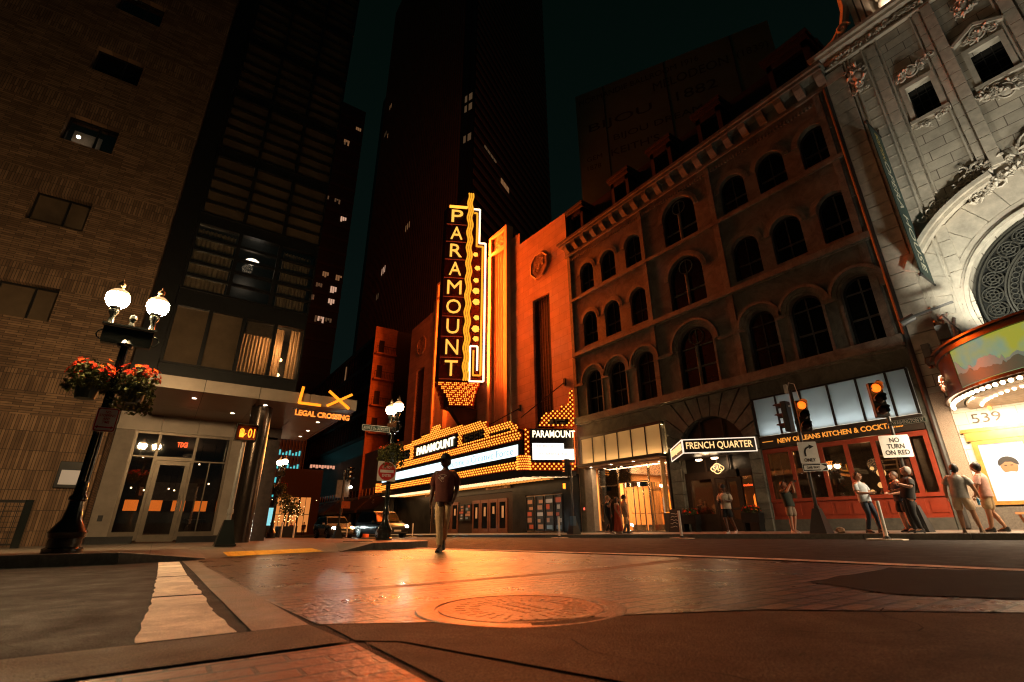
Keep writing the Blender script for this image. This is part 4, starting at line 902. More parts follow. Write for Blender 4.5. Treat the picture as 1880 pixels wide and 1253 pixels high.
b = MB(); b.cyl((-5.06, FY-.12, .2), (-5.06, FY-.12, 19.2), .09, n=10); obj('drainpipe', b, mat('drain_iron', (.04, .035, .03), .5), fq)
# rusticated centre bay at street level
b = MB(); CX, CZ, R0 = -13.72, 3.5, 1.87
for k in range(13):
    a0, a1 = pi*k/13+.012, pi*(k+1)/13-.012; R1 = 2.75
    q = []
    def lim(a, R):
        x, z = CX+R*cos(a), CZ+R*sin(a)
        if z > 6.38: s = (6.38-CZ)/sin(a); x, z = CX+s*cos(a), 6.38
        if x > -11.36: s = (-11.36-CX)/cos(a); x, z = -11.36, CZ+s*sin(a)
        if x < -16.2: s = (-16.2-CX)/cos(a); x, z = -16.2, CZ+s*sin(a)
        return x, z
    e0, e1 = lim(a0, 4.5), lim(a1, 4.5)
    q = [(CX+R0*cos(a0), CZ+R0*sin(a0)), e0]
    for cz_ in ((-11.36, 6.38), (-16.2, 6.38)):
        an = atan2(cz_[1]-CZ, cz_[0]-CX)
        if a0 < an < a1: q.append(cz_)
    q += [e1, (CX+R0*cos(a1), CZ+R0*sin(a1))]
    b.prism([(x, FY-.004, z) for x, z in q], (0, -.14, 0))
for x0, x1 in ((-16.2, CX-R0), (CX+R0, -11.36)):
    for k in range(6): zb_ = wz(x0, FY)-.1+.62*k; b.box(x0, x1, FY-.15, FY-.003, zb_, min(zb_+.6, CZ-.02))
obj('rusticated_arch', b, fst2, fq)
# dark timber entrance in the arch
dkw = mat('dark_timber', (.035, .02, .012), .4, var=.3); b = MB()
plate('arch_infill', arch(CX, 2.75, 3.66, CZ), [], (0, FY+.3, 0), X_, Z_, .1, mat('arch_glass', (.015, .011, .008), .3), fq)
for x in (CX-.62, CX+.62): b.box(x-.04, x+.04, FY+.12, FY+.19, 2.75, 5.2)
for q in ((-15.55, -15.3, -.1, 2.75), (-14.1, -13.94, -.1, 2.75), (-12.75, -12.6, -.1, 2.75), (-12.05, -11.9, -.1, 2.75), (-15.3, -14.1, 2.4, 2.75), (-13.94, -11.9, 2.4, 2.75), (-15.3, -14.1, -.1, .8), (-12.6, -12.05, -.1, .8)): b.box(q[0], q[1], FY+.1, FY+.25, q[2], q[3])
obj('entrance_frame', b, dkw, fq)
for x0 in (-13.93, -13.33):
    dmb = MB(); x1 = x0+.57
    for q in ((x0, x0+.1, 0, 2.38), (x1-.1, x1, 0, 2.38), (x0+.1, x1-.1, 0, .55), (x0+.1, x1-.1, 2.2, 2.38), (x0+.1, x1-.1, .95, 1.05)): dmb.box(q[0], q[1], FY+.13, FY+.19, q[2]+.0, q[3])
    dd = obj('door', dmb, dkw, fq); obj('pane', MB().box(x0+.1, x1-.1, FY+.15, FY+.165, .55, 2.2), clear, dd)
each('side_light', [(-15.3, -14.1, FY+.16, FY+.175, .8, 2.4), (-12.6, -12.05, FY+.16, FY+.175, .8, 2.4)], clear, fq)
obj('entry_room', MB().box(-16.2, -11.4, FY+3.5, FY+3.6, -.2, 3.9).box(-16.2, -11.4, FY+.46, FY+3.5, 3.42, 3.48).box(-16.2, -11.4, FY+.46, FY+3.5, -.3, -.05).box(-16.3, -16.2, FY+.46, FY+3.5, -.2, 3.9).box(-11.42, -11.36, FY+.46, FY+3.5, -.2, 3.9), inm, fq)
og = emit('orange_niche', (1, .2, .02), 2.2)
for x, z, w in ((-13.75, 1.0, .5), (-12.55, 1.05, .45), (-14.6, 1.2, .3)):
    plate('glowing_niche', arch(x, z, w, z+.6), [], (0, FY+3.4, 0), X_, Z_, .05, og, fq)
text('neon_word', 'Bourbon', emit('neon_red', (1, .1, .02), 3.5), fq, (-12.6, FY+.6, 2.05), X_, Z_, .5, .13, .01, .0)
lamp('entry_light', 'POINT', (-13.5, FY+2, 2.6), 22, (1, .38, .12), .15, parent=fq)
for x in (-14.05, -13.2):
    bl = MB(); bl.lathe([(.16, 0), (.15, -.06), (.001, -.09)], (x, FY-.75, 3.26), 14); obj('canopy_lamp', bl, emit('warm_lamp', (1, .72, .42), 9), fq)
lamp('canopy_light', 'POINT', (-13.6, FY-.8, 3.0), 45, (1, .6, .3), .15, parent=fq)
# triangular sign canopy
an = thing('canopy_sign', 'triangular black canopy with bulb lit letters over the arched dark doorway', 'sign', (-13.7, 20.4, 3.3))
nA = V((-13.72, 19.17, 0)); wA = V((-11.42, FY-.16, 0)); wB = V((-16.02, FY-.16, 0)); Zb, Zt = 3.38, 4.02
obj('canopy_body', MB().prism([(nA.x, nA.y, Zb), (wA.x, wA.y, Zb), (wB.x, wB.y, Zb)], (0, 0, Zt-Zb)), mat('sign_black', (.012, .01, .009), .4), an)
bor = emit('sign_border', (1, .82, .62), 1.1, False); lb = emit('bulb_letters', (1, .6, .24), 1.4)
for a, c in ((nA, wA), (wB, nA)):
    u = (c-a).normalized(); n = u.cross(Z_); L = (c-a).length; b = MB()
    for z in (Zb+.02, Zt-.02): b.bar(a+n*.01+Z_*z, c+n*.01+Z_*z, .03, .04)
    for q in (a+u*.02, c-u*.02): b.bar(q+n*.012+Z_*(Zb+.04), q+n*.012+Z_*(Zt-.04), .035, .03)
    obj('light_border', b, bor, an)
    text('letters', 'FRENCH QUARTER', lb, an, (a+c)/2+n*.02+Z_*(Zb+Zt)/2, u, Z_, L*.9, .36, .03, .006)
ns = thing('house_number_sign', 'small glowing oval sign reading 545 hanging over the doorway', 'sign', (-13.3, FY-.5, 2.75))
b = MB(); b.tube([(-13.3+.3*cos(a)*(1+.12*cos(4*a)), FY-.5, 2.78+.21*sin(a)*(1+.1*cos(4*a))) for a in [2*pi*i/24 for i in range(24)]], .022, 6, True); obj('light_rim', b, lb, ns)
obj('plate', MB().prism([(-13.3+.29*cos(a), FY-.48, 2.78+.2*sin(a)) for a in [2*pi*i/20 for i in range(20)]], (0, .03, 0)).bar((-13.3, FY-.48, 2.98), (-13.3, FY-.48, 3.38), .02), mat('sign_black', (.01, .01, .01)), ns)
text('number', '545', lb, ns, (-13.3, FY-.49, 2.78), X_, Z_, .44, .25, .02, .0)
# left lobby: backlit panels, deep entrance
b = MB(); b.box(-22.75, -16.4, FY-.3, FY+.0, 5.45, 5.6); b.box(-22.75, -16.4, FY-.7, FY+.1, 3.72, 3.86); b.box(-22.74, -16.42, FY+.02, FY+.06, 3.86, 5.45)
obj('panel_frame', b, dkmetal, fq)
m_, t_, b_, n_, l_ = nmat('backlit_glass'); tl = n_.new('ShaderNodeBsdfTranslucent'); tl.inputs[0].default_value = (.85, .75, .6, 1); mx_ = n_.new('ShaderNodeMixShader'); mx_.inputs[0].default_value = .75
b_.inputs['Base Color'].default_value = (.6, .55, .45, 1); b_.inputs['Roughness'].default_value = .15; l_.new(b_.outputs[0], mx_.inputs[1]); l_.new(tl.outputs[0], mx_.inputs[2]); l_.new(mx_.outputs[0], n_['Material Output'].inputs[0]); backlit = m_
white = mat('light_box_white', (.75, .7, .6), .9, var=0)
obj('light_box', MB().box(-22.7, -16.45, FY+.4, FY+.42, 3.86, 5.45).box(-22.7, -16.45, FY-.24, FY+.4, 5.43, 5.45).box(-22.7, -16.45, FY-.24, FY+.4, 3.862, 3.88), white, fq)
xs = [-22.7+1.042*k for k in range(7)]; each('panel_mullion', [(x-.03, x+.03, FY-.3, FY-.22, 3.87, 5.44) for x in xs], dkmetal, fq)
for x0, x1 in zip(xs, xs[1:]): obj('backlit_panel', MB().box(x0+.03, x1-.03, FY-.26, FY-.25, 3.87, 5.44), backlit, fq)
lamp('panel_light', 'AREA', (-19.5, FY+.1, 3.9), 5200, (1, .62, .28), 6, to=(-19.5, FY+.05, 6), size_y=.35, parent=fq)
# lobby interior
lobw = mat('lobby_wall', (.5, .26, .1), .6, var=.12, scale=1); lobc = mat('lobby_ceiling', (.35, .22, .14), .35)
b = MB(); b.box(-22.75, -22.1, FY-.1, FY+.3, -.6, 3.72); obj('lobby_pier', b, mat('lobby_stone', (.2, .17, .14), .6, var=.2), fq)
b = MB(); b.box(-23, -16.3, FY+8, FY+8.1, -.5, 4); b.box(-22.8, -22.7, FY+.5, FY+8, -.5, 4); obj('lobby_back', b, lobw, fq)
obj('lobby_ceiling', MB().box(-22.7, -16.3, FY+.02, FY+8, 3.6, 3.7).box(-22.7, -16.4, FY-.65, FY+.02, 3.66, 3.715), lobc, fq)
obj('lobby_floor', MB().box(-22.7, -16.3, FY-.0, FY+8, -.4, .02), mat('lobby_stone_floor', (.25, .19, .14), .2), fq)
b = MB(); b.box(-21.9, -21.1, FY+5.9, FY+6, -.1, 2.5); obj('orange_panel', b, mat('orange_wall', (.75, .3, .05), .6), fq)
obj('dark_portal', MB().box(-22.7, -20.9, FY+5.8, FY+6.2, 2.5, 2.7).box(-21.1, -20.0, FY+5.9, FY+6, -.1, 2.5), mat('dark_wood', (.06, .03, .02)), fq)
dl = emit('lobby_downlight', (1, .78, .5), 14); b = MB()
for i in range(4):
    for j in range(4):
        if (i+j) % 3 != 2: b.lathe([(.1, 0), (.09, -.01), (.001, -.01)], (-21.6+1.4*i, FY+.6+1.9*j, 3.598), 10)
for x in (-21.9, -20.2, -18.5): b.lathe([(.07, 0), (.06, -.01), (.001, -.01)], (x, FY-.3, 3.655), 8)
obj('lobby_downlights', b, dl, fq)
b = MB(); b.ball((-18.9, FY+4, 2.9), .28, 12, 8, (1.3, 1.3, .6)); b.ball((-19.9, FY+5, 2.95), .2, 10, 6, (1.3, 1.3, .5)); obj('lobby_pendant', b, emit('pendant_white', (1, .8, .6), 5), fq)
lamp('lobby_light', 'AREA', (-19.6, FY+4, 3.5), 2000, (1, .5, .19), 5, to=(-19.6, FY+4, 0), size_y=6, parent=fq)
lamp('lobby_front_light', 'AREA', (-19.6, FY-.3, 3.6), 160, (1, .65, .35), 5, to=(-19.6, FY-.3, 0), size_y=.5, parent=fq)
# revolving door
chrome = mat('chrome', (.75, .7, .62), .12, 1, var=0); b = MB(); RC = V((-19.35, FY+1.3, 0))
b.cyl(RC+Z_*2.35, RC+Z_*2.6, 1.15, n=36); b.cyl(RC-Z_*.02, RC+Z_*.06, 1.15, n=36)
for k in range(8): a = 2*pi*k/8+.2; b.cyl(RC+V((1.13*cos(a), 1.13*sin(a), 0)), RC+V((1.13*cos(a), 1.13*sin(a), 2.35)), .03, n=8)
for k in range(3): a = 2*pi*k/3+.5; b.bar(RC+V((.1*cos(a), .1*sin(a), .95)), RC+V((1.1*cos(a), 1.1*sin(a), .95)), .04); b.bar(RC+V((.1*cos(a), .1*sin(a), .2)), RC+V((1.1*cos(a), 1.1*sin(a), .2)), .03, .3)
b.cyl(RC, RC+Z_*2.35, .04, n=10); rd = obj('revolving_door', b, chrome, fq, smooth=True)
b = MB()
for k in range(24):
    a0, a1 = 2*pi*k/24, 2*pi*(k+1)/24
    b.add([RC+V((1.12*cos(a), 1.12*sin(a), z)) for a, z in ((a0, .06), (a1, .06), (a1, 2.35), (a0, 2.35))], [(0, 1, 2, 3)])
obj('pane', b, clear, rd)
b = MB(); b.box(-22.1, -20.55, FY+.5, FY+.53, 0, 3.6); b.box(-18.15, -16.6, FY+.5, FY+.53, 0, 3.6); b.box(-20.55, -18.15, FY+.5, FY+.53, 2.65, 3.6); obj('lobby_glass', b, clear, fq)
b = MB()
for x in (-22.1, -20.5, -18.2): b.box(x-.04, x+.04, FY+.46, FY+.56, 0, 3.6)
b.box(-22.1, -20.5, FY+.46, FY+.56, 2.5, 2.58); b.box(-20.5, -18.2, FY+.46, FY+.56, 2.62, 2.68); obj('lobby_mullion', b, chrome, fq)
obj('lobby_screen', MB().box(-19.9, -18.6, FY+6.5, FY+6.6, .4, 2.0), emit('lobby_screen_cyan', (.35, .75, .9), .9), fq)
b = MB(); b.ball((-19.35, FY+6.48, 1.55), .13, 8, 6, (1, .2, 1)); b.box(-19.5, -19.2, FY+6.46, FY+6.49, .5, 1.42); obj('screen_figure', b, emit('screen_pink', (.9, .25, .22), .7), fq)
b = MB()
for k in range(7): y = FY-.05+.6*k; b.cyl((-16.75, y, .95), (-16.75, y, 3.62), .13, n=10)
obj('lit_wood_pole', b, mat('pale_wood', (.62, .36, .14), .5, var=.2), fq, smooth=True)
obj('pole_wall', MB().box(-16.44, -16.36, FY-.1, FY+5, -.4, 3.65).box(-16.95, -16.45, FY-.15, FY+5, -.4, .9), mat('dark_stone', (.08, .06, .045), .5), fq)
lamp('pole_light', 'AREA', (-17.05, FY+1.2, 3.55), 110, (1, .55, .2), .1, to=(-16.75, FY+1.2, 0), size_y=3.5, parent=fq)
b = MB(); b.box(-22.95, -22.85, FY-.14, FY-.1, 1.2, 1.35); obj('wall_lamp', b, emit('tiny_red', (1, .12, .06), 1.5), fq)
# restaurant front (red)
rest = mat('red_paint', (.27, .034, .012), .42, var=.2, scale=4); b = MB()
XR0, XR1 = -11.32, -5.38; cols = [-11.25, -10.1, -8.85, -7.9, -6.9, -5.8, -5.38]
for x in (-11.24, -10.15, -8.95, -8.02, -7.08, -6.02, -5.46): b.box(x-.075, x+.075, FY+.03, FY+.15, 1.32, 3.24)
b.box(XR0, XR1, FY+.03, FY+.16, 3.24, 3.42); b.box(XR0, XR1, FY+.0, FY+.17, 1.2, 1.33); b.box(XR0, XR1, FY+.05, FY+.17, .6, 1.19)
for k in range(10): x = XR0+.1+.59*k; b.box(x, x+.46, FY+.03, FY+.05, .68, 1.12)
b.box(XR0, XR1, FY+.02, FY+.16, .52, .6); obj('red_shopfront', b, rest, fq)
obj('shopfront_plinth', MB().box(XR0, XR1, FY+.0, FY+.18, -.3, .52), mat('plinth_stone', (.09, .08, .065), .5, var=.3), fq)
for x0, x1 in ((-11.16, -10.23), (-10.07, -9.03), (-8.87, -8.1), (-7.94, -7.16), (-7.0, -6.1), (-5.94, -5.54)):
    obj('shop_window', MB().box(x0, x1, FY+.08, FY+.09, 1.33, 3.24), clear, fq)
obj('name_board', MB().box(XR0, XR1, FY-.02, FY+.16, 3.45, 3.98), mat('board_brown', (.03, .02, .014), .4), fq)
gold = emit('gold_letters', (1, .36, .05), .85, False)
text('board_letters', 'NEW ORLEANS KITCHEN & COCKTAILS', gold, fq, (-8.25, FY-.03, 3.715), X_, Z_, 4.55, .2, .02, .02)
b = MB(); b.box(-11.2, -10.72, FY-.035, FY-.021, 3.73, 3.76); b.box(-5.85, -5.45, FY-.035, FY-.021, 3.8, 3.83); b.box(-5.85, -5.82, FY-.035, FY-.021, 3.68, 3.8); obj('board_line', b, gold, fq)
b = MB()
xs = [-11.28, -10.25, -9.2, -8.1, -7.06, -6.06, -5.4]
for x in xs: b.box(x-.04, x+.04, FY-.08, FY+.0, 4.0, 5.66)
b.box(XR0, XR1, FY-.1, FY+.05, 5.66, 5.72); obj('transom_mullion', b, dkmetal, fq)
m_, t_, b_, n_, l_ = nmat('frosted_glass'); tl = n_.new('ShaderNodeBsdfTranslucent'); tl.inputs[0].default_value = (.62, .7, .73, 1); mx_ = n_.new('ShaderNodeMixShader'); mx_.inputs[0].default_value = .6
b_.inputs['Base Color'].default_value = (.3, .33, .34, 1); b_.inputs['Roughness'].default_value = .3; l_.new(b_.outputs[0], mx_.inputs[1]); l_.new(tl.outputs[0], mx_.inputs[2]); l_.new(mx_.outputs[0], n_['Material Output'].inputs[0])
for x0, x1 in zip(xs, xs[1:]): obj('frosted_panel', MB().box(x0+.04, x1-.04, FY-.05, FY-.04, 4.0, 5.66), m_, fq)
obj('light_box', MB().box(-11.3, -5.4, FY+.4, FY+.42, 4.0, 5.7).box(-11.3, -5.4, FY-.03, FY+.4, 5.68, 5.7).box(-11.3, -5.4, FY-.03, FY+.4, 3.985, 3.995), white, fq)
lamp('frosted_light', 'AREA', (-8.3, FY+.2, 4.02), 55, (1, .96, .93), 5.6, to=(-8.3, FY+.15, 6), size_y=.25, parent=fq)
obj('dining_room', MB().box(-11.35, -5.36, FY+5, FY+5.1, -.2, 4).box(-11.35, -5.36, FY+.46, FY+5, 3.5, 3.6).box(-11.35, -5.36, FY+.46, FY+5, -.3, .15).box(-11.4, -11.3, FY+.46, FY+5, -.2, 4).box(-5.36, -5.32, FY+.46, FY+5, -.2, 4), inm, fq)
for x, y, z, r in ((-7.55, 1.5, 2.2, .2), (-7.7, 1.6, 1.75, .14), (-7.9, 1.2, 1.5, .1), (-5.8, 2.2, 2.2, .16), (-9.9, 3, 2.8, .1), (-8.6, 3.8, 2.6, .1), (-10.7, 1.4, 3.3, .1)):
    bl = MB(); bl.ball((x, FY+y, z), r*.8, 12, 8); pn_ = obj('pendant_lamp', bl, emit('dining_lamp', (1, .5, .16), 1.6), fq); obj('cord', MB().cyl((x, FY+y, z+r), (x, FY+y, 3.5), .008, n=4), dkmetal, pn_)
lamp('dining_light', 'POINT', (-8, FY+2.5, 2.6), 34, (1, .5, .2), .3, parent=fq)
text('exit_letters', 'EXIT', emit('exit_orange', (1, .2, .03), 3), fq, (-9.35, FY+1.5, 2.75), X_, Z_, .34, .16, .01, .03)
text('exit_letters', 'EXIT', emit('exit_orange', (1, .2, .03), 3), fq, (-10.2, FY+1.5, 2.8), X_, Z_, .3, .15, .01, .03)
b = MB(); b.box(-11.1, -10.75, FY+.3, FY+.34, 1.3, 3.2); b.box(-10.7, -10.35, FY+.3, FY+.34, 1.3, 3.2); b.box(-5.95, -5.6, FY+.4, FY+.44, 1.3, 3.2); obj('inner_column', b, mat('pale_column', (.4, .27, .17), .7), fq)
b = MB()
for k in range(14): b.box(-8.3, -7.75, FY+4.8-.05*k, FY+4.95-.05*k, .5+.2*k, .56+.2*k)
b.bar((-8.0, FY+4.2, .2), (-7.7, FY+4.2, 3.4), .06); obj('spiral_stair', b, mat('pale_column', (.4, .27, .17)), fq)
# ================================================================== PAINTED LETTER WALL behind
lw = thing('lettered_wall', 'tall blank side wall with faint painted theatre names rising behind the roofs', 'building', (-29.65, 30, -1))
ul = V((.879, .477, 0)).normalized(); Al = V((-29.65, 30, 0)); nl_ = ul.cross(Z_)
lwm = mat('painted_wall', (.11, .15, .085), .85, var=.15, scale=.4); plate('wall', rect(0, -1, 20.05, 46.9), [], Al, ul, Z_, .5, lwm, lw)
b = MB(); b.prism([Al-nl_*.5, Al+ul*20.05-nl_*.5, Al+ul*20.05-nl_*16, Al-nl_*16], (0, 0, 46.5)); obj('block', b, dark, lw)
b = MB()
for u in (3.25, 9.95, 16.5): b.bar(Al+ul*u+nl_*.02+Z_*20, Al+ul*u+nl_*.02+Z_*46.8, .08, .06)
obj('expansion_joint', b, dark, lw)
let = mat('faded_letters', (.02, .026, .016), .85, var=.1)
for s, u0, u1, zc, h in (('NORMANDIE BALLROOM 1916', .4, 13.4, 45.6, .75), ('MELODEON', 8.6, 16, 43.9, 1.15), ('(1839)', 16.8, 19.6, 43.8, 1.2), ('BIJOU', 1.3, 8.2, 41.3, 1.4), ('1882', 10.7, 14.6, 41.5, 1.2), ('BIJOU DREAM', 3.9, 12.9, 38.95, 1.0), ("KEITH'S", 3.5, 8.5, 37.2, .9), ('GEM', .8, 2.5, 37.3, .6), ('1878', .8, 2.3, 36.1, .6)):
    text('painted_words', s, let, lw, Al+ul*(u0+u1)/2+nl_*.005+Z_*zc, ul, Z_, u1-u0, h, .01, .0)
# ================================================================== OPERA HOUSE (x -5.1.. , y = 21.5)
ost = brick('opera_stone', 'xz', (.4, .35, .28), (.5, .44, .35), (.14, .11, .085), 1.05, .42, .014, .65, .5, var=.28, bdist=.02)
ost2 = mat('opera_trim', (.46, .4, .32), .65, var=.24, scale=3, bump=.2, bscale=30)
oh = thing('opera_house', 'ornate pale stone theatre with a great arch, floodlit from below', 'theatre', (0, 22, -.2))
OX, OZ, OR = -.26, 7.2, 2.8
ohol = [rect(-2.58, 15.25, -1.8, 16.82), rect(-.62, 15.25, .22, 16.78), rect(1.4, 15.25, 2.18, 16.82), arch(OX, 4.6, 2*OR, OZ, 32)]
plate('front_wall', rect(-5.08, -1, 4.7, 21), ohol, (0, FY, 0), X_, Z_, .5, ost, oh)
obj('core', MB().box(-5.07, 12, FY+1.2, 32, -1, 20.9), dkmetal, oh)
b = MB()
for x0, x1, d in ((-4.95, -4.2, .14), (-3.3, -2.95, .1), (-1.55, -1.35, .12), (-1.28, -.95, .2), (.55, .88, .2), (.95, 1.15, .12), (2.55, 2.9, .1), (3.8, 4.55, .14)):
    z0 = 11.9 if -3 < x0 < 2.5 else 6.2
    for k in range(int((20-z0)/.62)): z = z0+.62*k; b.box(x0, x1, FY-d, FY-.002, z, z+.585)
for x in (-4.1, -3.95, -3.42, -2.85, -1.65, .45, 1.25, 2.45, 3.02, 3.55): b.box(x-.03, x+.03, FY-.09, FY-.003, 11.9 if -2.9 < x < 2.5 else 6.2, 20)
obj('pilaster', b, ost2, oh)
b = MB()
for k in range(26): b.box(-4.12, -3.36, FY-.025, FY-.004, 6.4+.52*k, 6.4+.52*k+.05)
for k in range(26): b.box(2.98, 3.74, FY-.025, FY-.004, 6.4+.52*k, 6.4+.52*k+.05)
b.box(-4.12, -3.36, FY-.012, FY-.0045, 6.2, 19.9); b.box(2.98, 3.74, FY-.012, FY-.0045, 6.2, 19.9); obj('banded_stone', b, ost2, oh)
# arch mouldings
def ringseg(b, r0_, r1_, a0, a1, n, t, y=FY, cx=OX, cz=OZ, gap=0):
    for k in range(n):
        p, q = a0+(a1-a0)*k/n+gap, a0+(a1-a0)*(k+1)/n-gap
        b.prism([(cx+r0_*cos(p), y-.002, cz+r0_*sin(p)), (cx+r1_*cos(p), y-.002, cz+r1_*sin(p)), (cx+r1_*cos(q), y-.002, cz+r1_*sin(q)), (cx+r0_*cos(q), y-.002, cz+r0_*sin(q))], (0, -t, 0))
b = MB()
ringseg(b, 2.8, 2.92, -.35, pi+.35, 40, .22); ringseg(b, 2.94, 3.02, -.35, pi+.35, 40, .14); ringseg(b, 3.05, 3.25, -.35, pi+.35, 40, .07)
ringseg(b, 3.27, 4.3, .0, pi, 15, .05, gap=.004)
ringseg(b, 4.33, 4.45, .45, pi*.5-.28, 12, .3); ringseg(b, 4.33, 4.45, pi*.5+.28, pi-.45, 12, .3); ringseg(b, 4.46, 4.62, .45, pi*.5-.25, 12, .42); ringseg(b, 4.46, 4.62, pi*.5+.25, pi-.45, 12, .42)
obj('arch_moulding', b, ost2, oh)
# iron fan inside the arch
gm = mat('verdigris_iron', (.03, .027, .019), .7, .1, var=.3); b = MB()
for r in (2.74, 2.62, 1.98, 1.9, 1.62): b.tube([(OX+r*cos(a), FY+.2, OZ+r*sin(a)) for a in [-.3+(pi+.6)*i/40 for i in range(41)]], .035, 5)
for k in range(15):
    a = -.2+(pi+.4)*(k+.5)/15; c = (OX+2.3*cos(a), OZ+2.3*sin(a))
    for r in (.27, .17, .07): b.tube([(c[0]+r*cos(t), FY+.2, c[1]+r*sin(t)) for t in [2*pi*i/14 for i in range(14)]], .022, 4, True)
    for t in range(6): b.tube([(c[0]+.07*cos(t*pi/3), FY+.2, c[1]+.07*sin(t*pi/3)), (c[0]+.27*cos(t*pi/3), FY+.2, c[1]+.27*sin(t*pi/3))], .018, 4)
for k in range(34):
    a = -.2+(pi+.4)*(k+.5)/34; c = (OX+1.77*cos(a), OZ+1.77*sin(a)); b.tube([(c[0]+.09*cos(t), FY+.2, c[1]+.09*sin(t)) for t in [2*pi*i/10 for i in range(10)]], .018, 4, True)
for k in range(6): a = .3+k*.5; b.tube([(OX+.3*cos(a), FY+.2, OZ-1+.3*sin(a)), (OX+1.6*cos(a), FY+.2, OZ+1.6*sin(a))], .03, 5)
obj('iron_fan', b, gm, oh)
plate('arch_window', arch(OX, 4.6, 2*OR, OZ, 32), [], (0, FY+.34, 0), X_, Z_, .03, mat('arch_window_glass', (.02, .02, .018), .15, var=.4), oh)
# small square windows
for x0, x1, z1 in ((-2.58, -1.8, 16.82), (-.62, .22, 16.78), (1.4, 2.18, 16.82)):
    b = MB(); b.box(x0-.16, x0, FY-.1, FY-.002, 15.15, z1+.0); b.box(x1, x1+.16, FY-.1, FY-.002, 15.15, z1+.0); b.box(x0-.16, x1+.16, FY-.1, FY-.003, z1, z1+.18); b.box(x0-.22, x1+.22, FY-.16, FY-.003, 15.05, 15.2)
    if x0 == -.62:
        b.bar((x0-.3, FY-.12, z1+.55), ((x0+x1)/2, FY-.12, z1+1.0), .12, .2, upv=(0, 1, 0)); b.bar(((x0+x1)/2, FY-.12, z1+1.0), (x1+.3, FY-.12, z1+.55), .12, .2, upv=(0, 1, 0))
    w = obj('window', b, ost2, oh)
    b = MB(); b.box(x0, x1, FY+.25, FY+.27, 15.25, z1); obj('pane', b, pane, w)
    b = MB()
    for k in range(1, 3): b.box(x0+(x1-x0)*k/3-.015, x0+(x1-x0)*k/3+.015, FY+.22, FY+.249, 15.25, z1)
    for k in range(1, 4): b.box(x0, x1, FY+.225, FY+.248, 15.25+1.55*k/4-.015, 15.25+1.55*k/4+.015)
    obj('glazing_bar', b, dkmetal, w)
orn = mat('carved_stone', (.48, .42, .34), .6, var=.2, scale=6)
RX = M.Rotation(pi/2, 3, 'X')
def carve(nm, pts, n, spread, sz, seed, boss=True):
    """a cluster of scrolls, leaves and rosettes along the line pts"""
    random.seed(seed); b = MB(); k = len(pts)-1
    for i in range(n):
        t = random.random()*k; j = min(int(t), k-1); f = t-j
        x = pts[j][0]*(1-f)+pts[j+1][0]*f+random.gauss(0, spread*.5); z = pts[j][1]*(1-f)+pts[j+1][1]*f+random.gauss(0, spread*.5)
        s = sz*random.uniform(.6, 1.25); q = random.random(); a0 = random.uniform(0, 2*pi); sg = random.choice((-1, 1))
        if q < .4: b.tube([(x+s*(1-.1*i2)*cos(a0+sg*i2*.75), FY-.1-.01*i2, z+s*(1-.1*i2)*sin(a0+sg*i2*.75)) for i2 in range(10)], [s*.24*(1-.06*i2) for i2 in range(10)], 5)
        elif q < .75: b.tube([(x+s*1.5*(u-.5)*cos(a0)+.2*s*sin(u*3), FY-.06-.16*sin(u*pi), z+s*1.5*(u-.5)*sin(a0)) for u in (0, .25, .5, .75, 1)], [s*.05, s*.25, s*.32, s*.22, s*.03], 5)
        else:
            for p_ in range(6): b.ball((x+s*.35*cos(p_*pi/3), FY-.1, z+s*.35*sin(p_*pi/3)), s*.24, 6, 4)
            b.ball((x, FY-.15, z), s*.2, 6, 4)
    if boss:
        c = pts[len(pts)//2]; b.ball((c[0], FY-.08, c[1]), sz*1.7, 14, 8, (.85, .5, 1.15)); b.tube([(c[0]+sz*1.65*cos(t), FY-.14, c[1]+sz*2.1*sin(t)) for t in [2*pi*i/20 for i in range(20)]], sz*.22, 6, True)
    obj(nm, b, orn, oh, smooth=True)
carve('cartouche', [(-3.85, 19.4), (-3.85, 18.75), (-3.8, 18.0)], 34, .34, .16, 1)
carve('cartouche', [(-2.8, 17.55), (-2.2, 17.45), (-1.65, 17.6)], 30, .2, .13, 2)
carve('swag', [(-2.75, 14.85), (-2.2, 14.75), (-1.6, 14.95)], 26, .12, .1, 3, False)
carve('cartouche', [(-.75, 17.3), (-.2, 17.35), (.35, 17.3)], 26, .16, .13, 4)
carve('cartouche', [(-.95, 14.7), (-.2, 14.5), (.55, 14.7)], 40, .22, .14, 5)
carve('cartouche', [(-.2, 18.4), (-.2, 18.9), (-.2, 19.3)], 36, .3, .15, 6)
carve('arch_garland', [(-3.1, 11.0), (-2.4, 11.5), (-1.6, 12.0), (-.2, 12.2), (1.2, 12.0), (2.0, 11.5), (2.6, 11.0)], 130, .3, .19, 7)
carve('arch_garland', [(-2.2, 10.95), (-1.5, 11.3), (-.8, 11.55), (0.4, 11.5), (1.6, 11.0)], 90, .22, .16, 8, False)
carve('cornice_carving', [(-4.6, 20.25), (-3, 20.3), (-1.5, 20.35), (0, 20.35), (4, 20.3)], 120, .16, .15, 9, False)
carve('cartouche', [(3.5, 19.4), (3.5, 18.75), (3.5, 18.0)], 30, .34, .16, 10)
carve('side_carving', [(-4.1, 7.4), (-3.6, 6.4), (-3.3, 5.6)], 50, .22, .14, 12, False)
b = MB(); b.box(-5.2, 4.8, FY-.35, FY+.4, 20.65, 20.8); b.box(-5.3, 4.9, FY-.5, FY+.4, 20.81, 20.98); b.box(-5.1, 4.7, FY-.18, FY+.3, 20.0, 20.08); b.box(-5.08, 4.7, FY-.0, FY+1.2, 20.99, 21.3); obj('cornice', b, ost2, oh)
b = MB()     # scrolled shoulder and the niche above the cornice
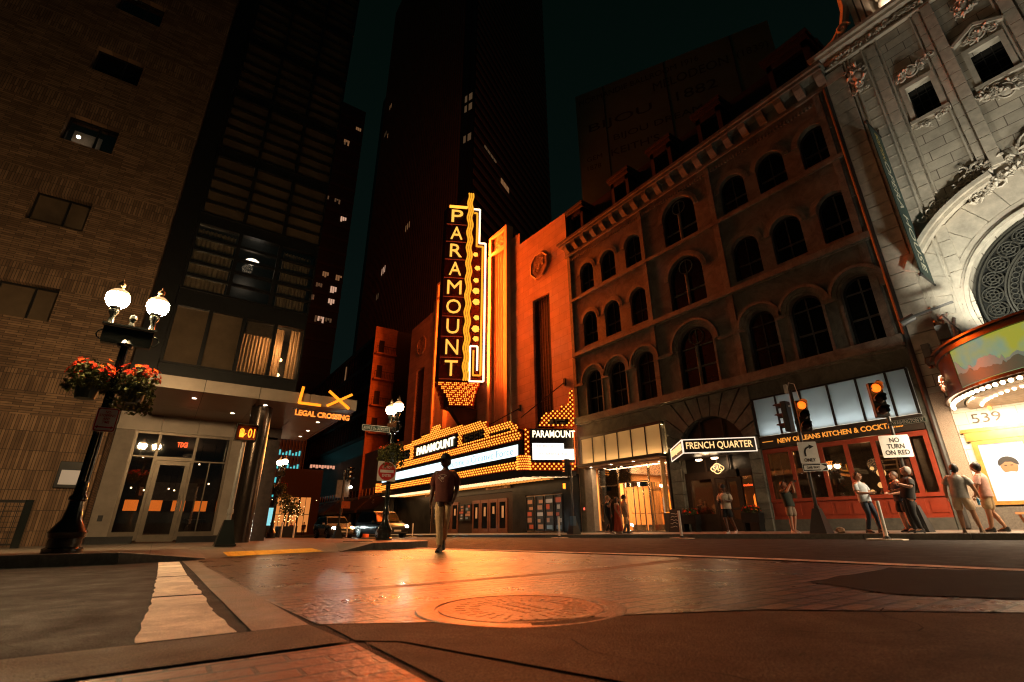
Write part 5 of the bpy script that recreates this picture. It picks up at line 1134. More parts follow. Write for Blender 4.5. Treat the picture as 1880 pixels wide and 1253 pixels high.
b.tube([(-4.7, FY+.1, 21.35), (-4.2, FY+.1, 21.5), (-3.7, FY+.1, 22.0), (-3.45, FY+.1, 22.8), (-3.4, FY+.1, 23.8)], [.14, .17, .19, .2, .2], 8); b.tube([(-3.75+.3*(1-.07*i)*cos(i*.6), FY-.05, 21.75+.3*(1-.07*i)*sin(i*.6)) for i in range(14)], .07, 6)
for x in (-3.2, -2.95, -2.7): b.box(x-.1, x+.1, FY-.05, FY+.6, 21.3, 26)
b.box(-3.4, 3, FY+.6, FY+1.2, 21.3, 26); b.box(-1.4, -1.2, FY-.05, FY+.6, 21.3, 26); obj('attic', b, ost2, oh)
b = MB()
for k, (x, z, r) in enumerate(((-2.05, 21.75, .34), (-2.0, 22.15, .26), (-1.85, 22.0, .25), (-2.2, 22.2, .22), (-2.05, 22.5, .2))): b.ball((x, FY+.15, z), r, 10, 8, (1, .7, 1.1))
obj('niche_statue', b, mat('white_statue', (.75, .68, .58), .5), oh, smooth=True)
lamp('niche_light', 'SPOT', (-2.1, FY-.5, 21.1), 60, (1, .75, .5), .05, to=(-2, FY+.3, 22.3), spot=90, parent=oh)
# hanging banner
bn = thing('opera_banner', 'long dark green vertical banner with pale letters hanging from the theatre wall', 'banner', (-3.8, 20.8, 12))
obj('cloth', MB().box(-3.82, -3.79, 20.1, 21.38, 8.45, 15.25), mat('green_cloth', (.035, .065, .055), .7, var=.15, scale=2), bn)
cream = mat('cream_letters', (.6, .58, .45), .6)
text('letters', 'OPERA HOUSE', cream, bn, (-3.785, 20.72, 11.2), (0, 0, -1), (0, 1, 0), 4.9, .5, .004); text('letters', 'BOSTON', mat('gold_letters_flat', (.5, .38, .1), .5), bn, (-3.785, 20.72, 14.4), (0, 0, -1), (0, 1, 0), 1.3, .34, .004)
b = MB()
for z in (8.4, 15.3): b.cyl((-3.8, 20.0, z), (-3.8, 21.45, z), .035, n=8); b.ball((-3.8, 19.98, z), .07, 8, 6)
b.bar((-3.8, 21.2, 15.3), (-3.8, 21.45, 15.7), .05); obj('bracket', b, dkmetal, bn)
# ---------------- curved canopy of the opera house
oc = thing('opera_canopy', 'curved bronze theatre canopy with an illuminated painted panel and a row of bulbs below', 'canopy', (-.2, 20, 4))
CXo, CYo, RA = -.2, 21.5, 4.2
bz = mat('bronze_canopy', (.12, .075, .045), .3, .7, var=.25, scale=3)
def cp(a, r, z): return (CXo+r*cos(a), CYo+r*sin(a), z)
def cstrip(b, a0, a1, r, zlo, zhi, n=48, t=.05):
    """curved wall piece; zlo, zhi may be functions of the angle"""
    fl = zlo if callable(zlo) else (lambda a: zlo); fhh = zhi if callable(zhi) else (lambda a: zhi)
    vs = []
    for i in range(n+1):
        a = a0+(a1-a0)*i/n; vs += [cp(a, r, fl(a)), cp(a, r, fhh(a)), cp(a, r-t, fl(a)), cp(a, r-t, fhh(a))]
    fs = []
    for i in range(n):
        p, q = 4*i, 4*i+4; fs += [(p, q, q+1, p+1), (p+2, p+3, q+3, q+2), (p+1, q+1, q+3, p+3), (p, p+2, q+2, q)]
    k = 4*n; fs += [(0, 1, 3, 2), (k, k+2, k+3, k+1)]
    b.add(vs, fs)
AL, AR = pi+.02, 2*pi-.02
b = MB(); cstrip(b, AL, AR, RA, 3.95, 4.12, t=.3); cstrip(b, AL, AR, RA+.12, 4.0, 4.06, t=.2); cstrip(b, AL, AR, RA+.06, 5.28, 5.45, t=.4); cstrip(b, AL, AR, RA+.16, 5.46, 5.52, t=.4); cstrip(b, AL, pi+.62, RA, 4.12, 5.28, 12); cstrip(b, 2*pi-.62, AR, RA, 4.12, 5.28, 12)
b.prism([cp(AL+(AR-AL)*i/40, RA-.05, 5.3) for i in range(41)], (0, 0, .1)); obj('canopy_shell', b, bz, oc, smooth=True)
m_, t_, b_, n_, l_ = nmat('printed_sky'); tcn = n_.new('ShaderNodeTexCoord'); nz = n_.new('ShaderNodeTexNoise'); nz.inputs['Scale'].default_value = .9; nz.inputs['Detail'].default_value = 3
l_.new(tcn.outputs['Object'], nz.inputs['Vector']); cr_ = n_.new('ShaderNodeValToRGB'); l_.new(nz.outputs['Fac'], cr_.inputs[0])
ee = cr_.color_ramp.elements; ee[0].position = .35; ee[0].color = (.18, .36, .30, 1); ee[1].position = .55; ee[1].color = (.42, .42, .05, 1)
l_.new(cr_.outputs[0], b_.inputs['Emission Color']); b_.inputs['Emission Strength'].default_value = .75; b_.inputs['Base Color'].default_value = (.01, .01, .008, 1); b_.inputs['Specular IOR Level'].default_value = .1; skym = m_
b = MB(); cstrip(b, pi+.63, 2*pi-.63, RA-.0, 4.13, 5.27, t=.03); obj('painted_panel', b, skym, oc)
random.seed(21); hs = [random.uniform(-.5, 1) for _ in range(400)]
def ridge(base, amp, trees, fq_): return lambda a: base+amp*(.5+.5*sin(a*fq_+1))*.6+amp*.25*sin(a*fq_*2.7)+trees*abs(hs[int(a*57) % 400])
b = MB(); cstrip(b, pi+.64, 2*pi-.64, RA+.012, 4.14, ridge(4.5, .5, .16, 7), 140, .01); obj('painted_hills', b, emit('printed_hill', (.13, .18, .13), .9, False), oc)
b = MB(); cstrip(b, pi+.64, 2*pi-.64, RA+.024, 4.135, ridge(4.3, .2, .12, 5), 140, .01); obj('painted_trees', b, emit('printed_trees', (.06, .085, .05), .8, False), oc)
b = MB()
for k in range(56):
    a = AL+.1+(AR-AL-.2)*k/55; b.ball(cp(a, RA-.02, 3.9), .06, 8, 6)
for k in range(40):
    a = AL+.2+(AR-AL-.4)*k/39; b.ball(cp(a, RA-.7, 3.84), .05, 6, 4)
obj('rim_bulbs', b, emit('rim_bulb', (1, .72, .45), 9), oc)['kind'] = 'stuff'
obj('canopy_soffit', MB().prism([cp(AL+(AR-AL)*i/40, RA-.35, 3.86) for i in range(41)], (0, 0, .08)), mat('cream_soffit', (.6, .5, .38), .5), oc)
b = MB()    # flower lamp on the end of the canopy
fl = (-4.28, 19.9, 4.75)
fa = pi+.42; fc = V(cp(fa, RA+.1, 4.5)); fn = V((cos(fa), sin(fa), 0)); ft = V((-sin(fa), cos(fa), 0))
for k in range(10):
    a = 2*pi*k/10; c = fc+ft*.17*cos(a)+Z_*.17*sin(a)+fn*.03; b.tube([c-(ft*cos(a)+Z_*sin(a))*.09, c, c+(ft*cos(a)+Z_*sin(a))*.1], [.03, .06, .035], 6)
obj('flower_rosette', b, mat('white_petal', (.85, .8, .72), .5), oc, smooth=True)
b = MB(); b.tube([fc+fn*.02+Z_*.95, fc+fn*.25+Z_*.9, fc+fn*.28+Z_*.75, fc+fn*.2+Z_*.62], .025, 6); b.lathe([(.03, .1), (.07, 0), (.001, .0)], fc+fn*.16+Z_*.55, 10); obj('flower_lamp', b, bz, oc)
lamp('flower_light', 'SPOT', fc+fn*.22+Z_*.5, 70, (1, .72, .45), .03, to=fc-Z_*.1, spot=85, parent=oc)
b = MB()
for x in (-4.0, -3.7): b.bar((x, 20.2, 5.4), (x+.1, 21.3, 7.0), .05)
b.bar((-4.55, 20.0, 7.0), (-3.3, 20.2, 7.2), .07); b.cyl((-4.75, 19.9, 6.85), (-4.35, 20.0, 7.0), .13, n=12); b.cbox((-3.8, 20.3, 6.3), .35, .25, .5); b.tube([(-3.6, 20.3, 5.5), (-3.4, 20.2, 6.2), (-3.7, 20.3, 6.9)], .03, 5)
b.cbox((-4.45, 20.6, 5.75), .22, .2, .75); obj('floodlight_gear', b, mat('flood_metal', (.12, .11, .1), .5, .4), oc)
FL = (1, .99, .82)
for x, y in ((-2.9, 18.6), (-.2, 17.6), (2.5, 18.6)):
    b = MB(); b.cbox((x, y+.3, 5.62), .35, .25, .22); obj('floodlight', b, mat('flood_metal', (.12, .11, .1)), oc)
    lamp('floodlight_beam', 'SPOT', (x, y+.15, 5.85), 1000, FL, .12, to=(x*.55-.2, FY, 8.9), spot=88, blend=.6, parent=oc)
lamp('floodlight_beam', 'SPOT', (-3.6, 19.6, 6.2), 55, FL, .08, to=(-6.5, FY, 8.8), spot=62, blend=.3, parent=oc)
lamp('upper_floodlight', 'SPOT', (-1.5, 18.2, 5.8), 380, (1, .76, .52), .15, to=(-1.4, FY, 17), spot=55, blend=.8, parent=oc)
# entrance wall under the canopy
tile = brick('white_tile', 'xz', (.62, .57, .48), (.66, .6, .5), (.3, .26, .2), .6, .4, .008, .3, .2, var=.1)
b = MB(); b.box(-4.55, 4.7, FY-.06, FY-.003, .85, 4.2); obj('entrance_wall', b, tile, oh)
obj('speckled_pier', MB().box(-5.1, -4.56, FY-.12, FY-.004, .82, 4.6), mat('speckled_granite', (.3, .22, .16), .5, var=.7, scale=60), oh)
obj('granite_base', MB().box(-5.1, 4.7, FY-.16, FY-.005, -.3, .81), mat('granite_base', (.13, .11, .09), .4, var=.4, scale=20), oh)
b = MB()
for q in ((-4.3, -4.17, .86, 2.82), (-3.12, -2.99, .86, 2.82), (-4.17, -3.12, .86, .97), (-4.17, -3.12, 2.7, 2.82), (-4.4, -2.9, 2.83, 3.1), (-4.48, -2.82, 3.11, 3.22)): b.box(q[0], q[1], FY-.2, FY-.061, q[2], q[3])
pf = obj('poster_frame', b, mat('gilded_frame', (.55, .28, .07), .35, .5, var=.2), oh)
obj('poster', MB().box(-4.17, -3.12, FY-.13, FY-.1, .97, 2.7), emit('poster_light', (.8, .9, 1), .75), pf)
b = MB(); c = (-3.62, FY-.137, 2.0); b.ball((c[0], c[1], c[2]), .2, 18, 12, (1, .03, 1.28)); b.box(c[0]-.07, c[0]+.07, c[1]-.004, c[1]+.004, c[2]-.35, c[2]-.1); obj('poster_face', b, emit('poster_skin', (.6, .27, .11), .7, False), pf)
b = MB(); b.add([(c[0]+.235*cos(a), c[1]-.006, c[2]+.06+.22*sin(a)) for a in [-.25+(pi+.5)*i/16 for i in range(17)]]+[(c[0]-.15, c[1]-.006, c[2]+.05), (c[0]-.06, c[1]-.006, c[2]+.12), (c[0]+.08, c[1]-.006, c[2]+.11), (c[0]+.16, c[1]-.006, c[2]+.04)], [tuple(range(21))]); b.box(c[0]-.1, c[0]-.04, c[1]-.012, c[1]-.008, c[2]+.0, c[2]+.025); b.box(c[0]+.04, c[0]+.1, c[1]-.012, c[1]-.008, c[2]+.0, c[2]+.025); obj('poster_hair', b, mat('poster_black', (.02, .015, .012), .6), pf)
obj('poster_shirt', MB().prism([(c[0]+.5*cos(a), FY-.139, 1.2+.62*sin(a)) for a in [pi*i/20 for i in range(21)]], (0, -.006, 0)), emit('poster_white', (1, .95, .88), 1.5, False), pf)
text('house_number', '539', mat('bronze_number', (.05, .035, .02), .4, .5), oh, (-3.75, FY-.062, 3.55), X_, Z_, .72, .3, .02, .0)
b = MB(); b.ball((-3.55, FY-.3, 3.78), .05, 8, 6, (1, 1, 1.4)); obj('amber_lamp', b, emit('amber_bulb', (1, .35, .05), 6), oh)
lamp('canopy_glow', 'AREA', (-.6, 18.9, 3.75), 850, (1, .74, .46), 6.4, to=(-.6, 19.3, 0), size_y=2.6, parent=oc)
lamp('canopy_glow', 'AREA', (-3.6, 19.0, 3.7), 400, (1, .78, .52), 1.0, to=(-4.2, 20.4, 0), size_y=1.4, parent=oc)
b = MB()
for k in range(3): b.box(-2.6+1.6*k, -2.5+1.6*k, FY-.2, FY-.05, .0, 2.6); b.box(-2.5+1.6*k, -1.1+1.6*k, FY-.1, FY-.07, 2.5, 2.6)
obj('entrance_door', b, mat('gilded_frame', (.55, .28, .07)), oh)
# street north of the opera house and the block behind the camera's right, seen only from other spots
# ================================================================== STREET FURNITURE
blk = mat('black_gloss_paint', (.014, .017, .016), .22, .2, var=.3, scale=9, coat=.3)
globe_hot = emit('globe_lit', (1, .66, .32), 620); globe_far = emit('globe_lit_far', (1, .7, .38), 75); globe_top = emit('globe_cap', (1, .6, .28), 1.1)
leaf = mat('leaf_green', (.1, .105, .03), .75, var=.5, scale=20, spec=.15); leaf2 = mat('leaf_dark', (.045, .055, .018), .75, var=.5, scale=20, spec=.15)
petal = mat('petal_red', (.55, .03, .006), .8, var=.4, scale=30, spec=.05); petal2 = mat('petal_orange', (.7, .12, .012), .8, var=.3, scale=30, spec=.05)
potm = mat('pot_green', (.03, .05, .05), .5)
def leaves(b, c, n, rx, rz, s, trail=0.):
    c = V(c)
    for i in range(n):
        a = random.uniform(0, 2*pi); r = sqrt(random.random()); h = random.uniform(-1, 1)
        p = c+V((rx*r*cos(a)*sqrt(1-.6*h*h), rx*r*sin(a)*sqrt(1-.6*h*h), rz*h))
        if trail and random.random() < .4: p = c+V((rx*.9*cos(a), rx*.9*sin(a), -rz-random.random()*trail))
        ax = V((random.gauss(0, 1), random.gauss(0, 1), random.gauss(.4, .6))).normalized(); t = ax.orthogonal().normalized(); t = M.Rotation(random.uniform(0, 6.28), 3, ax) @ t; w = ax.cross(t); q = s*random.uniform(.6, 1.3)
        b.add([p, p+t*q*.5+w*q*.35+ax*q*.1, p+t*q, p+t*q*.5-w*q*.35+ax*q*.1], [(0, 1, 2, 3)])
def flowers(b, c, n, rx, rz, s):
    c = V(c)
    for i in range(n):
        a = random.uniform(0, 2*pi); h = random.uniform(-.1, 1); p = c+V((rx*1.02*cos(a)*sqrt(1-.5*h*h), rx*1.02*sin(a)*sqrt(1-.5*h*h), rz*h*1.05))
        nrm = (p-c+V((0, 0, .15))).normalized(); t = nrm.orthogonal().normalized()
        for k in range(5):
            d = M.Rotation(2*pi*k/5, 3, nrm) @ t; e_ = nrm.cross(d); q = s*(.6+1.0*((i*37) % 11)/11)
            b.add([p, p+d*q+e_*q*.5+nrm*q*.2, p+d*q*1.25, p+d*q-e_*q*.5+nrm*q*.2], [(0, 1, 2, 3)])
def twin_lamp(label, loc, arm, sc=1., baskets=2, seed=1, gdist=.285):
    t = thing('street_lamp', label, 'street lamp', loc, 0, 'twin globe street lamps')
    random.seed(seed)
    b = MB()
    b.lathe([(.24, 0), (.24, .06), (.2, .08), (.2, .2), (.22, .22), (.225, .25), (.235, .28), (.2, .34), (.125, .46), (.1, .6), (.095, .72), (.115, .74), (.115, .78), (.085, .82), (.075, 1.0)], n=24); obj('base', b, blk, t, True, True)
    b = MB(); vs = []; n = 24
    for i, (r, z) in enumerate(((.075, 1.0), (.066, 2.0), (.055, 3.28))):
        for j in range(n): rr = r*(1 if j % 2 else .84); vs.append((rr*cos(2*pi*j/n), rr*sin(2*pi*j/n), z))
    b.add(vs, [(i*n+j, i*n+(j+1) % n, (i+1)*n+(j+1) % n, (i+1)*n+j) for i in range(2) for j in range(n)]); obj('post', b, blk, t, True)
    ca, sa = cos(arm), sin(arm); Rm = M.Rotation(arm, 3, 'Z'); b = MB()
    b.lathe([(.1, 3.2), (.12, 3.25), (.07, 3.32)], n=16)
    b.cbox((0, 0, 3.40), 2*gdist+.12, .1, .26, Rm); b.cbox((0, 0, 3.565), 2*gdist+.18, .15, .03, Rm); b.cbox((0, 0, 3.25), 2*gdist+.1, .1, .03, Rm)
    b.lathe([(.05, 3.58), (.035, 3.66), (.06, 3.72), (.05, 3.78), (.001, 3.82)], n=12)
    for s in (-1, 1):
        for k in range(3): b.tube([Rm @ V((s*(.1+.12*k)+.09*cos(q), .08, 3.4+.09*sin(q))) for q in [2*pi*i/10 for i in range(10)]], .012, 4, True)
    obj('crossarm', b, blk, t, True)
    for s in (-1, 1):
        p = (s*gdist*ca, s*gdist*sa, 0); b = MB(); b.lathe([(.07, 3.57), (.05, 3.6), (.035, 3.72), (.07, 3.78), (.075, 3.83), (.045, 3.86), (.09, 3.89)], p, 16); h = obj('lamp_holder', b, blk, t, True, True)
        gb = MB(); pr = [(.09, 3.89), (.14, 3.94), (.167, 4.01), (.17, 4.06), (.158, 4.12)]; gb.lathe(pr, p, 24); obj('lamp_globe', gb, globe_hot if baskets == 2 else globe_far, h, True, True)
        gb = MB(); gb.lathe([(.158, 4.121), (.135, 4.17), (.09, 4.21), (.045, 4.225)], p, 24); obj('globe_cap', gb, globe_top, h, True, True)
        gb = MB(); gb.lathe([(.05, 4.22), (.055, 4.24), (.03, 4.265), (.055, 4.29), (.05, 4.34), (.02, 4.37), (.01, 4.42), (.001, 4.43)], p, 14); obj('finial', gb, mat('aged_copper', (.35, .25, .16), .45, .4), h, True, True)
    if baskets:
        for s in (-1, 1):
            p = V((s*.3*ca, s*.3*sa, 2.55)); hb_ = obj('hanging_basket', MB().lathe([(.13, -.28), (.17, -.02), (.19, -.0), (.16, -.0)], p, 16).bar(p*1-V((0, 0, .1)), (0, 0, 2.45), .03), potm, t, True)
            b = MB(); leaves(b, p+V((0, 0, .1)), 620, .3, .17, .075, .34 if s > 0 else .06); obj('foliage', b, leaf, hb_, True)
            b = MB(); leaves(b, p+V((0, 0, .12)), 220, .28, .18, .07, .06); obj('dark_foliage', b, leaf2, hb_, True)
            b = MB(); b.cur = 0; flowers(b, p+V((0, 0, .14)), 46 if baskets == 2 else 8, .31, .2, .032); obj('red_flowers', b, petal, hb_, True)
            b = MB(); flowers(b, p+V((0, 0, .16)), 18 if baskets == 2 else 4, .3, .21, .032); obj('orange_flowers', b, petal2, hb_, True)
    return t
L1 = twin_lamp('black fluted lamp post with two glowing globes and red flower baskets before the brick building', (-10.0, -1.06, pz(-10, 0)), pi/2)
L2 = twin_lamp('black lamp post with two overlapping globes and a round red sign on the kerb corner', (-15.0, 5.72, pz(-15, 0)), .05, baskets=1, seed=4)
L3 = twin_lamp('farther lamp post with a small basket between the steel column and the pale car', (-30.5, 5.2, pz(-30.5, 0)), .3, baskets=1, seed=6)
# signs on lamp posts
signw = mat('sign_white', (.72, .7, .66), .4, var=.08, scale=4); signred = mat('sign_red', (.5, .02, .015), .4); signblack = mat('sign_print', (.015, .015, .015), .5); galv = mat('galvanised', (.35, .34, .32), .4, .7, var=.2)
def board(name, label, org, u, w, h, m=signw, cat='sign', r=.03, t=.008, rim=None, local=None):
    """upright sign plate centred on org"""
    s = thing(name, label, cat, tuple(V(org)))
    c = V((0, 0, 0)); ring = []
    for cx, cz, a0 in ((w/2-r, h/2-r, 0), (-w/2+r, h/2-r, pi/2), (-w/2+r, -h/2+r, pi), (w/2-r, -h/2+r, 1.5*pi)):
        ring += [(cx+r*cos(a0+pi/2*i/4), cz+r*sin(a0+pi/2*i/4)) for i in range(5)]
    plate('plate', ring, [], org, u, Z_, t, m, s)
    if rim:
        k = 1-.035/max(w, h)*1.2; inn = [(x*(1-.045/w), z*(1-.045/h)) for x, z in ring]
        k2 = [(x*(1-.015/w), z*(1-.015/h)) for x, z in ring]
        plate('rim', k2, [inn], V(org)+V(u).cross(Z_)*.003, u, Z_, .004, rim, s)
    return s
ns_ = board('parking_sign', 'small white parking sign with red print strapped to the left lamp post', (-9.88, -1.0, 1.98), Y_, .28, .38, rim=signred)
text('print', 'NO\nSTOPPING\nANY\nTIME', signred, ns_, (-9.877, -1.0, 2.02), Y_, Z_, .2, .2, .003, .01)
b = MB(); b.bar((-9.875, -1.09, 1.86), (-9.875, -.91, 1.86), .02, .004, upv=(1, 0, 0))
for s in (-1, 1): b.add([(-9.874, -1.0+s*.12, 1.86), (-9.874, -1.0+s*.08, 1.885), (-9.874, -1.0+s*.08, 1.835)], [(0, 1, 2)])
obj('arrow', b, signred, ns_)
dn = board('no_entry_sign', 'square white sign with red disc telling drivers not to enter, on the corner lamp post', (-14.86, 5.58, 1.97), Y_, .6, .6)
plate('red_disc', [(.275*cos(2*pi*i/36), .275*sin(2*pi*i/36)) for i in range(36)], [], (-14.852, 5.58, 1.97), Y_, Z_, .004, signred, dn)
obj('white_bar', MB().box(-14.851, -14.847, 5.36, 5.8, 1.925, 2.01), signw, dn); text('print', 'DO NOT', signw, dn, (-14.849, 5.58, 2.09), Y_, Z_, .3, .075, .003, .01); text('print', 'ENTER', signw, dn, (-14.849, 5.58, 1.84), Y_, Z_, .29, .08, .003, .01)
av = board('street_name_sign', 'dark green street name sign with white border on the corner lamp post', (-14.9, 5.12, 3.27), Y_, .92, .2, mat('sign_green', (.012, .05, .035), .4), rim=signw)
text('print', 'AVENUE De LAFAYETTE', signw, av, (-14.894, 5.12, 3.27), Y_, Z_, .82, .1, .003, .004); obj('bracket', MB().box(-14.96, -14.93, 5.56, 5.72, 3.17, 3.2).box(-14.96, -14.93, 5.56, 5.72, 3.34, 3.37), galv, av)
# walk signal by the canopy
ws = thing('walk_signal', 'pedestrian signal with a lit amber hand and countdown beside the canopy column', 'pedestrian signal', (-12, 1.2, pz(-12, 0)))
b = MB(); z0 = pz(-12, 0)
b.prism([(-12.2, 1.02, z0), (-11.8, 1.02, z0), (-11.8, 1.4, z0), (-12.2, 1.4, z0)], (0, 0, .04)); b.add([(-12.18, 1.03, z0+.04), (-11.82, 1.03, z0+.04), (-11.82, 1.38, z0+.04), (-12.18, 1.38, z0+.04), (-12.08, 1.12, z0+.5), (-11.93, 1.12, z0+.5), (-11.93, 1.28, z0+.5), (-12.08, 1.28, z0+.5)], [(0,3,2,1),(4,5,6,7),(0,1,5,4),(1,2,6,5),(2,3,7,6),(3,0,4,7)]); obj('base', b, blk, ws)
b = MB(); b.cyl((-12, 1.2, z0+.5), (-12, 1.2, 2.14), .045, n=12); b.cyl((-12, 1.2, .62), (-12, 1.2, .72), .06, n=12); obj('pole', b, galv, ws, smooth=True)
b = MB(); b.box(-12.12, -11.92, 1.0, 1.42, 2.13, 2.46); b.box(-11.92, -11.8, .99, 1.43, 2.455, 2.47); b.box(-11.92, -11.8, .99, 1.0, 2.13, 2.455); b.box(-11.92, -11.8, 1.42, 1.43, 2.13, 2.455); obj('housing', b, blk, ws)
obj('display', MB().box(-11.925, -11.915, 1.02, 1.4, 2.15, 2.44), mat('display_dark', (.1, .015, .004), .4), ws)
hot = emit('signal_hand', (1, .24, .015), 3.2); b = MB()
hy, hz = 1.12, 2.24
b.cbox((-11.91, hy, hz), .01, .085, .09)
for k, (dy, dh) in enumerate(((-.036, .08), (-.012, .105), (.012, .1), (.036, .075))): b.cbox((-11.91, hy+dy, hz+.045+dh/2), .01, .018, dh)
b.bar((-11.91, hy+.03, hz-.02), (-11.91, hy+.08, hz+.045), .02, .01, upv=(1, 0, 0)); obj('hand_symbol', b, hot, ws); text('countdown', '01', hot, ws, (-11.912, 1.305, 2.295), Y_, Z_, .13, .2, .006, .01)
lamp('signal_glow', 'POINT', (-11.6, 1.2, 2.3), 1.6, (1, .25, .03), .1, parent=ws)
# fence and chair in front of the brick wall
fn = thing('cafe_fence', 'black wire cafe fence with a post at its end beside the brick wall', 'fence', (-15.5, -4, pz(-15.5, 0)))
z0 = pz(-15.5, 0)
each('post', [(-15.56, -15.44, -2.52, -2.38, z0, z0+1.0), (-15.56, -15.44, -5.2, -5.08, z0, z0+1.0)], blk, fn)
b = MB(); b.box(-15.52, -15.48, -9, -2.5, z0+.94, z0+1.0); b.box(-15.52, -15.48, -9, -2.5, z0+.06, z0+.1)
for k in range(30): b.box(-15.505, -15.495, -9+.22*k, -8.985+.22*k, z0+.1, z0+.94)
for k in range(7): b.box(-15.507, -15.497, -9, -2.5, z0+.2+.11*k, z0+.212+.11*k)
obj('wire_panel', b, dkmetal, fn)
ch = thing('cafe_chair', 'dark metal cafe chair behind the wire fence by the brick wall', 'chair', (-16.2, -3.6, pz(-16.2, 0))); b = MB(); z0 = pz(-16.2, 0)
obj('seat', MB().box(-16.4, -15.98, -3.85, -3.4, z0+.43, z0+.46), dkmetal, ch)
for x, y in ((-16.38, -3.82), (-16.0, -3.82), (-16.38, -3.43), (-16.0, -3.43)): obj('leg', MB().cyl((x, y, z0), (x, y, z0+.44), .015, n=6), dkmetal, ch)
b = MB(); b.bar((-16.38, -3.43, z0+.44), (-16.38, -3.3, z0+.9), .03); b.bar((-16.0, -3.43, z0+.44), (-16.0, -3.3, z0+.9), .03); b.bar((-16.38, -3.31, z0+.85), (-16.0, -3.31, z0+.85), .02, .1); obj('backrest', b, dkmetal, ch)
pl_ = thing('fence_planter', 'terracotta planter with a dark shrub behind the cafe fence at the far left', 'planter', (-16.6, -4.9, pz(-16, 0)))
obj('pot', MB().box(-16.8, -16.4, -5.3, -4.5, z0+.55, z0+.95), mat('terracotta', (.35, .12, .06), .7), pl_); b = MB(); leaves(b, (-16.6, -4.9, z0+1.05), 200, .3, .14, .08); obj('shrub', b, leaf2, pl_); obj('stand', MB().box(-16.75, -16.45, -5.2, -4.6, z0, z0+.55), dkmetal, pl_)
# ---------------- signal poles on the far kerb
sgb = mat('signal_black', (.012, .012, .011), .45); lens_off = mat('lens_dark', (.04, .015, .01), .25)
sig_on = emit('signal_red_lens', (1, .125, .008), 2.3)
def signal_head(parent, c, face, lit=True, s=1.):
    """three-lens head; face = angle of the direction it looks"""
    fx = V((cos(face), sin(face), 0)); rx = V((-sin(face), cos(face), 0)); c = V(c)
    b = MB(); Rm = M.Rotation(face, 3, 'Z')
    b.cbox(c, .2*s, .34*s, 1.06*s, Rm)
    hd = obj('signal_head', b, sgb, parent, bevel=.02)
    for k in range(3):
        p = c+Z_*(.35-.35*k)*s+fx*.1*s
        b = MB(); vs = []; n = 16
        for i in range(n+1):
            a = -pi*.12+(pi*1.24)*i/n
            q = p+rx*.15*s*cos(a)+Z_*.15*s*sin(a); vs += [q, q+fx*(.28 if abs(a-pi/2) < 1.2 else .14)*s]
        b.add(vs, [(2*i, 2*i+2, 2*i+3, 2*i+1) for i in range(n)]); obj('visor', b, sgb, hd)
        b = MB(); b.lathe([(.135*s, 0), (.1*s, .03), (.001, .045)], p+fx*.004, 16, m=M.Rotation(face, 3, 'Z') @ M.Rotation(pi/2, 3, 'Y'))
        obj('lens', b, sig_on if (lit and k == 0) else lens_off, hd)
    if lit: lamp('signal_glow', 'POINT', c+Z_*.35*s+fx*.3, 5, (1, .22, .02), .1, parent=parent)
def pole_base(parent, x, y, z, top):
    b = MB(); w0, w1 = .26, .1
    b.add([(x-w0, y-w0, z), (x+w0, y-w0, z), (x+w0, y+w0, z), (x-w0, y+w0, z), (x-w1, y-w1, z+.75), (x+w1, y-w1, z+.75), (x+w1, y+w1, z+.75), (x-w1, y+w1, z+.75)], [(0,3,2,1),(4,5,6,7),(0,1,5,4),(1,2,6,5),(2,3,7,6),(3,0,4,7)]); obj('base', b, sgb, parent)
    b = MB(); b.cyl((x, y, z+.75), (x, y, top), .055, n=12); b.cyl((x, y, z+.75), (x, y, z+.83), .08, n=12); b.cyl((x, y, top-1.2), (x, y, top-1.1), .075, n=12); obj('pole', b, mat('pole_dark', (.05, .048, .045), .35, .5), parent, smooth=True)
FA = atan2(-.8, .6)     # towards the corner the photo is taken from
P1 = thing('signal_pole', 'traffic signal pole with two heads and a curved arrow sign, before the red restaurant', 'traffic signal', (-7.72, 17.35, wz(-7.7, 17.35)))
pole_base(P1, -7.72, 17.35, wz(-7.7, 17.35), 4.75)
signal_head(P1, (-7.42, 17.2, 3.75), FA, True); signal_head(P1, (-7.98, 17.32, 3.85), pi, False)
b = MB(); b.cyl((-7.85, 17.35, 4.75), (-7.85, 17.35, 4.95), .03, n=8); b.cbox((-7.85, 17.35, 4.82), .1, .1, .3); b.tube([(-7.8, 17.35, 4.8), (-7.7, 17.3, 5.0), (-7.5, 17.25, 4.9), (-7.42, 17.22, 4.3)], .012, 5); b.bar((-7.72, 17.35, 3.75), (-7.42, 17.25, 3.75), .05); b.bar((-7.72, 17.35, 4.2), (-7.98, 17.33, 4.2), .05); obj('camera_box', b, signw, P1)
uF = V((-sin(FA), cos(FA), 0)); 
if uF.x < 0: uF = -uF
nF = uF.cross(Z_)
s1 = board('arrow_sign', 'white curved right arrow ONLY sign on the double headed signal pole', V((-7.6, 17.35, 2.56))+nF*.08, uF, .56, .7)
o = V((-7.6, 17.35, 2.56))+nF*.083
b = MB()
def q2(x, z): return o+uF*x+Z_*z+nF*.003
pts = [(-.1, -.12), (-.1, .02), (-.08, .1), (-.02, .16), (.06, .185)]
for a, c in zip(pts, pts[1:]): b.bar(q2(*a), q2(*c), .05, .004, upv=nF)
b.add([q2(.05, .26), q2(.19, .19), q2(.05, .11)], [(0, 1, 2)]); obj('arrow', b, signblack, s1); text('print', 'ONLY', signblack, s1, q2(0, -.24), uF, Z_, .34, .11, .003, .015)
s2 = board('one_way_sign', 'black and white one way arrow sign under the curved arrow sign', V((-7.5, 17.35, 2.07))+nF*.08, uF, .74, .26, signblack, rim=signw)
o = V((-7.5, 17.35, 2.07))+nF*.086
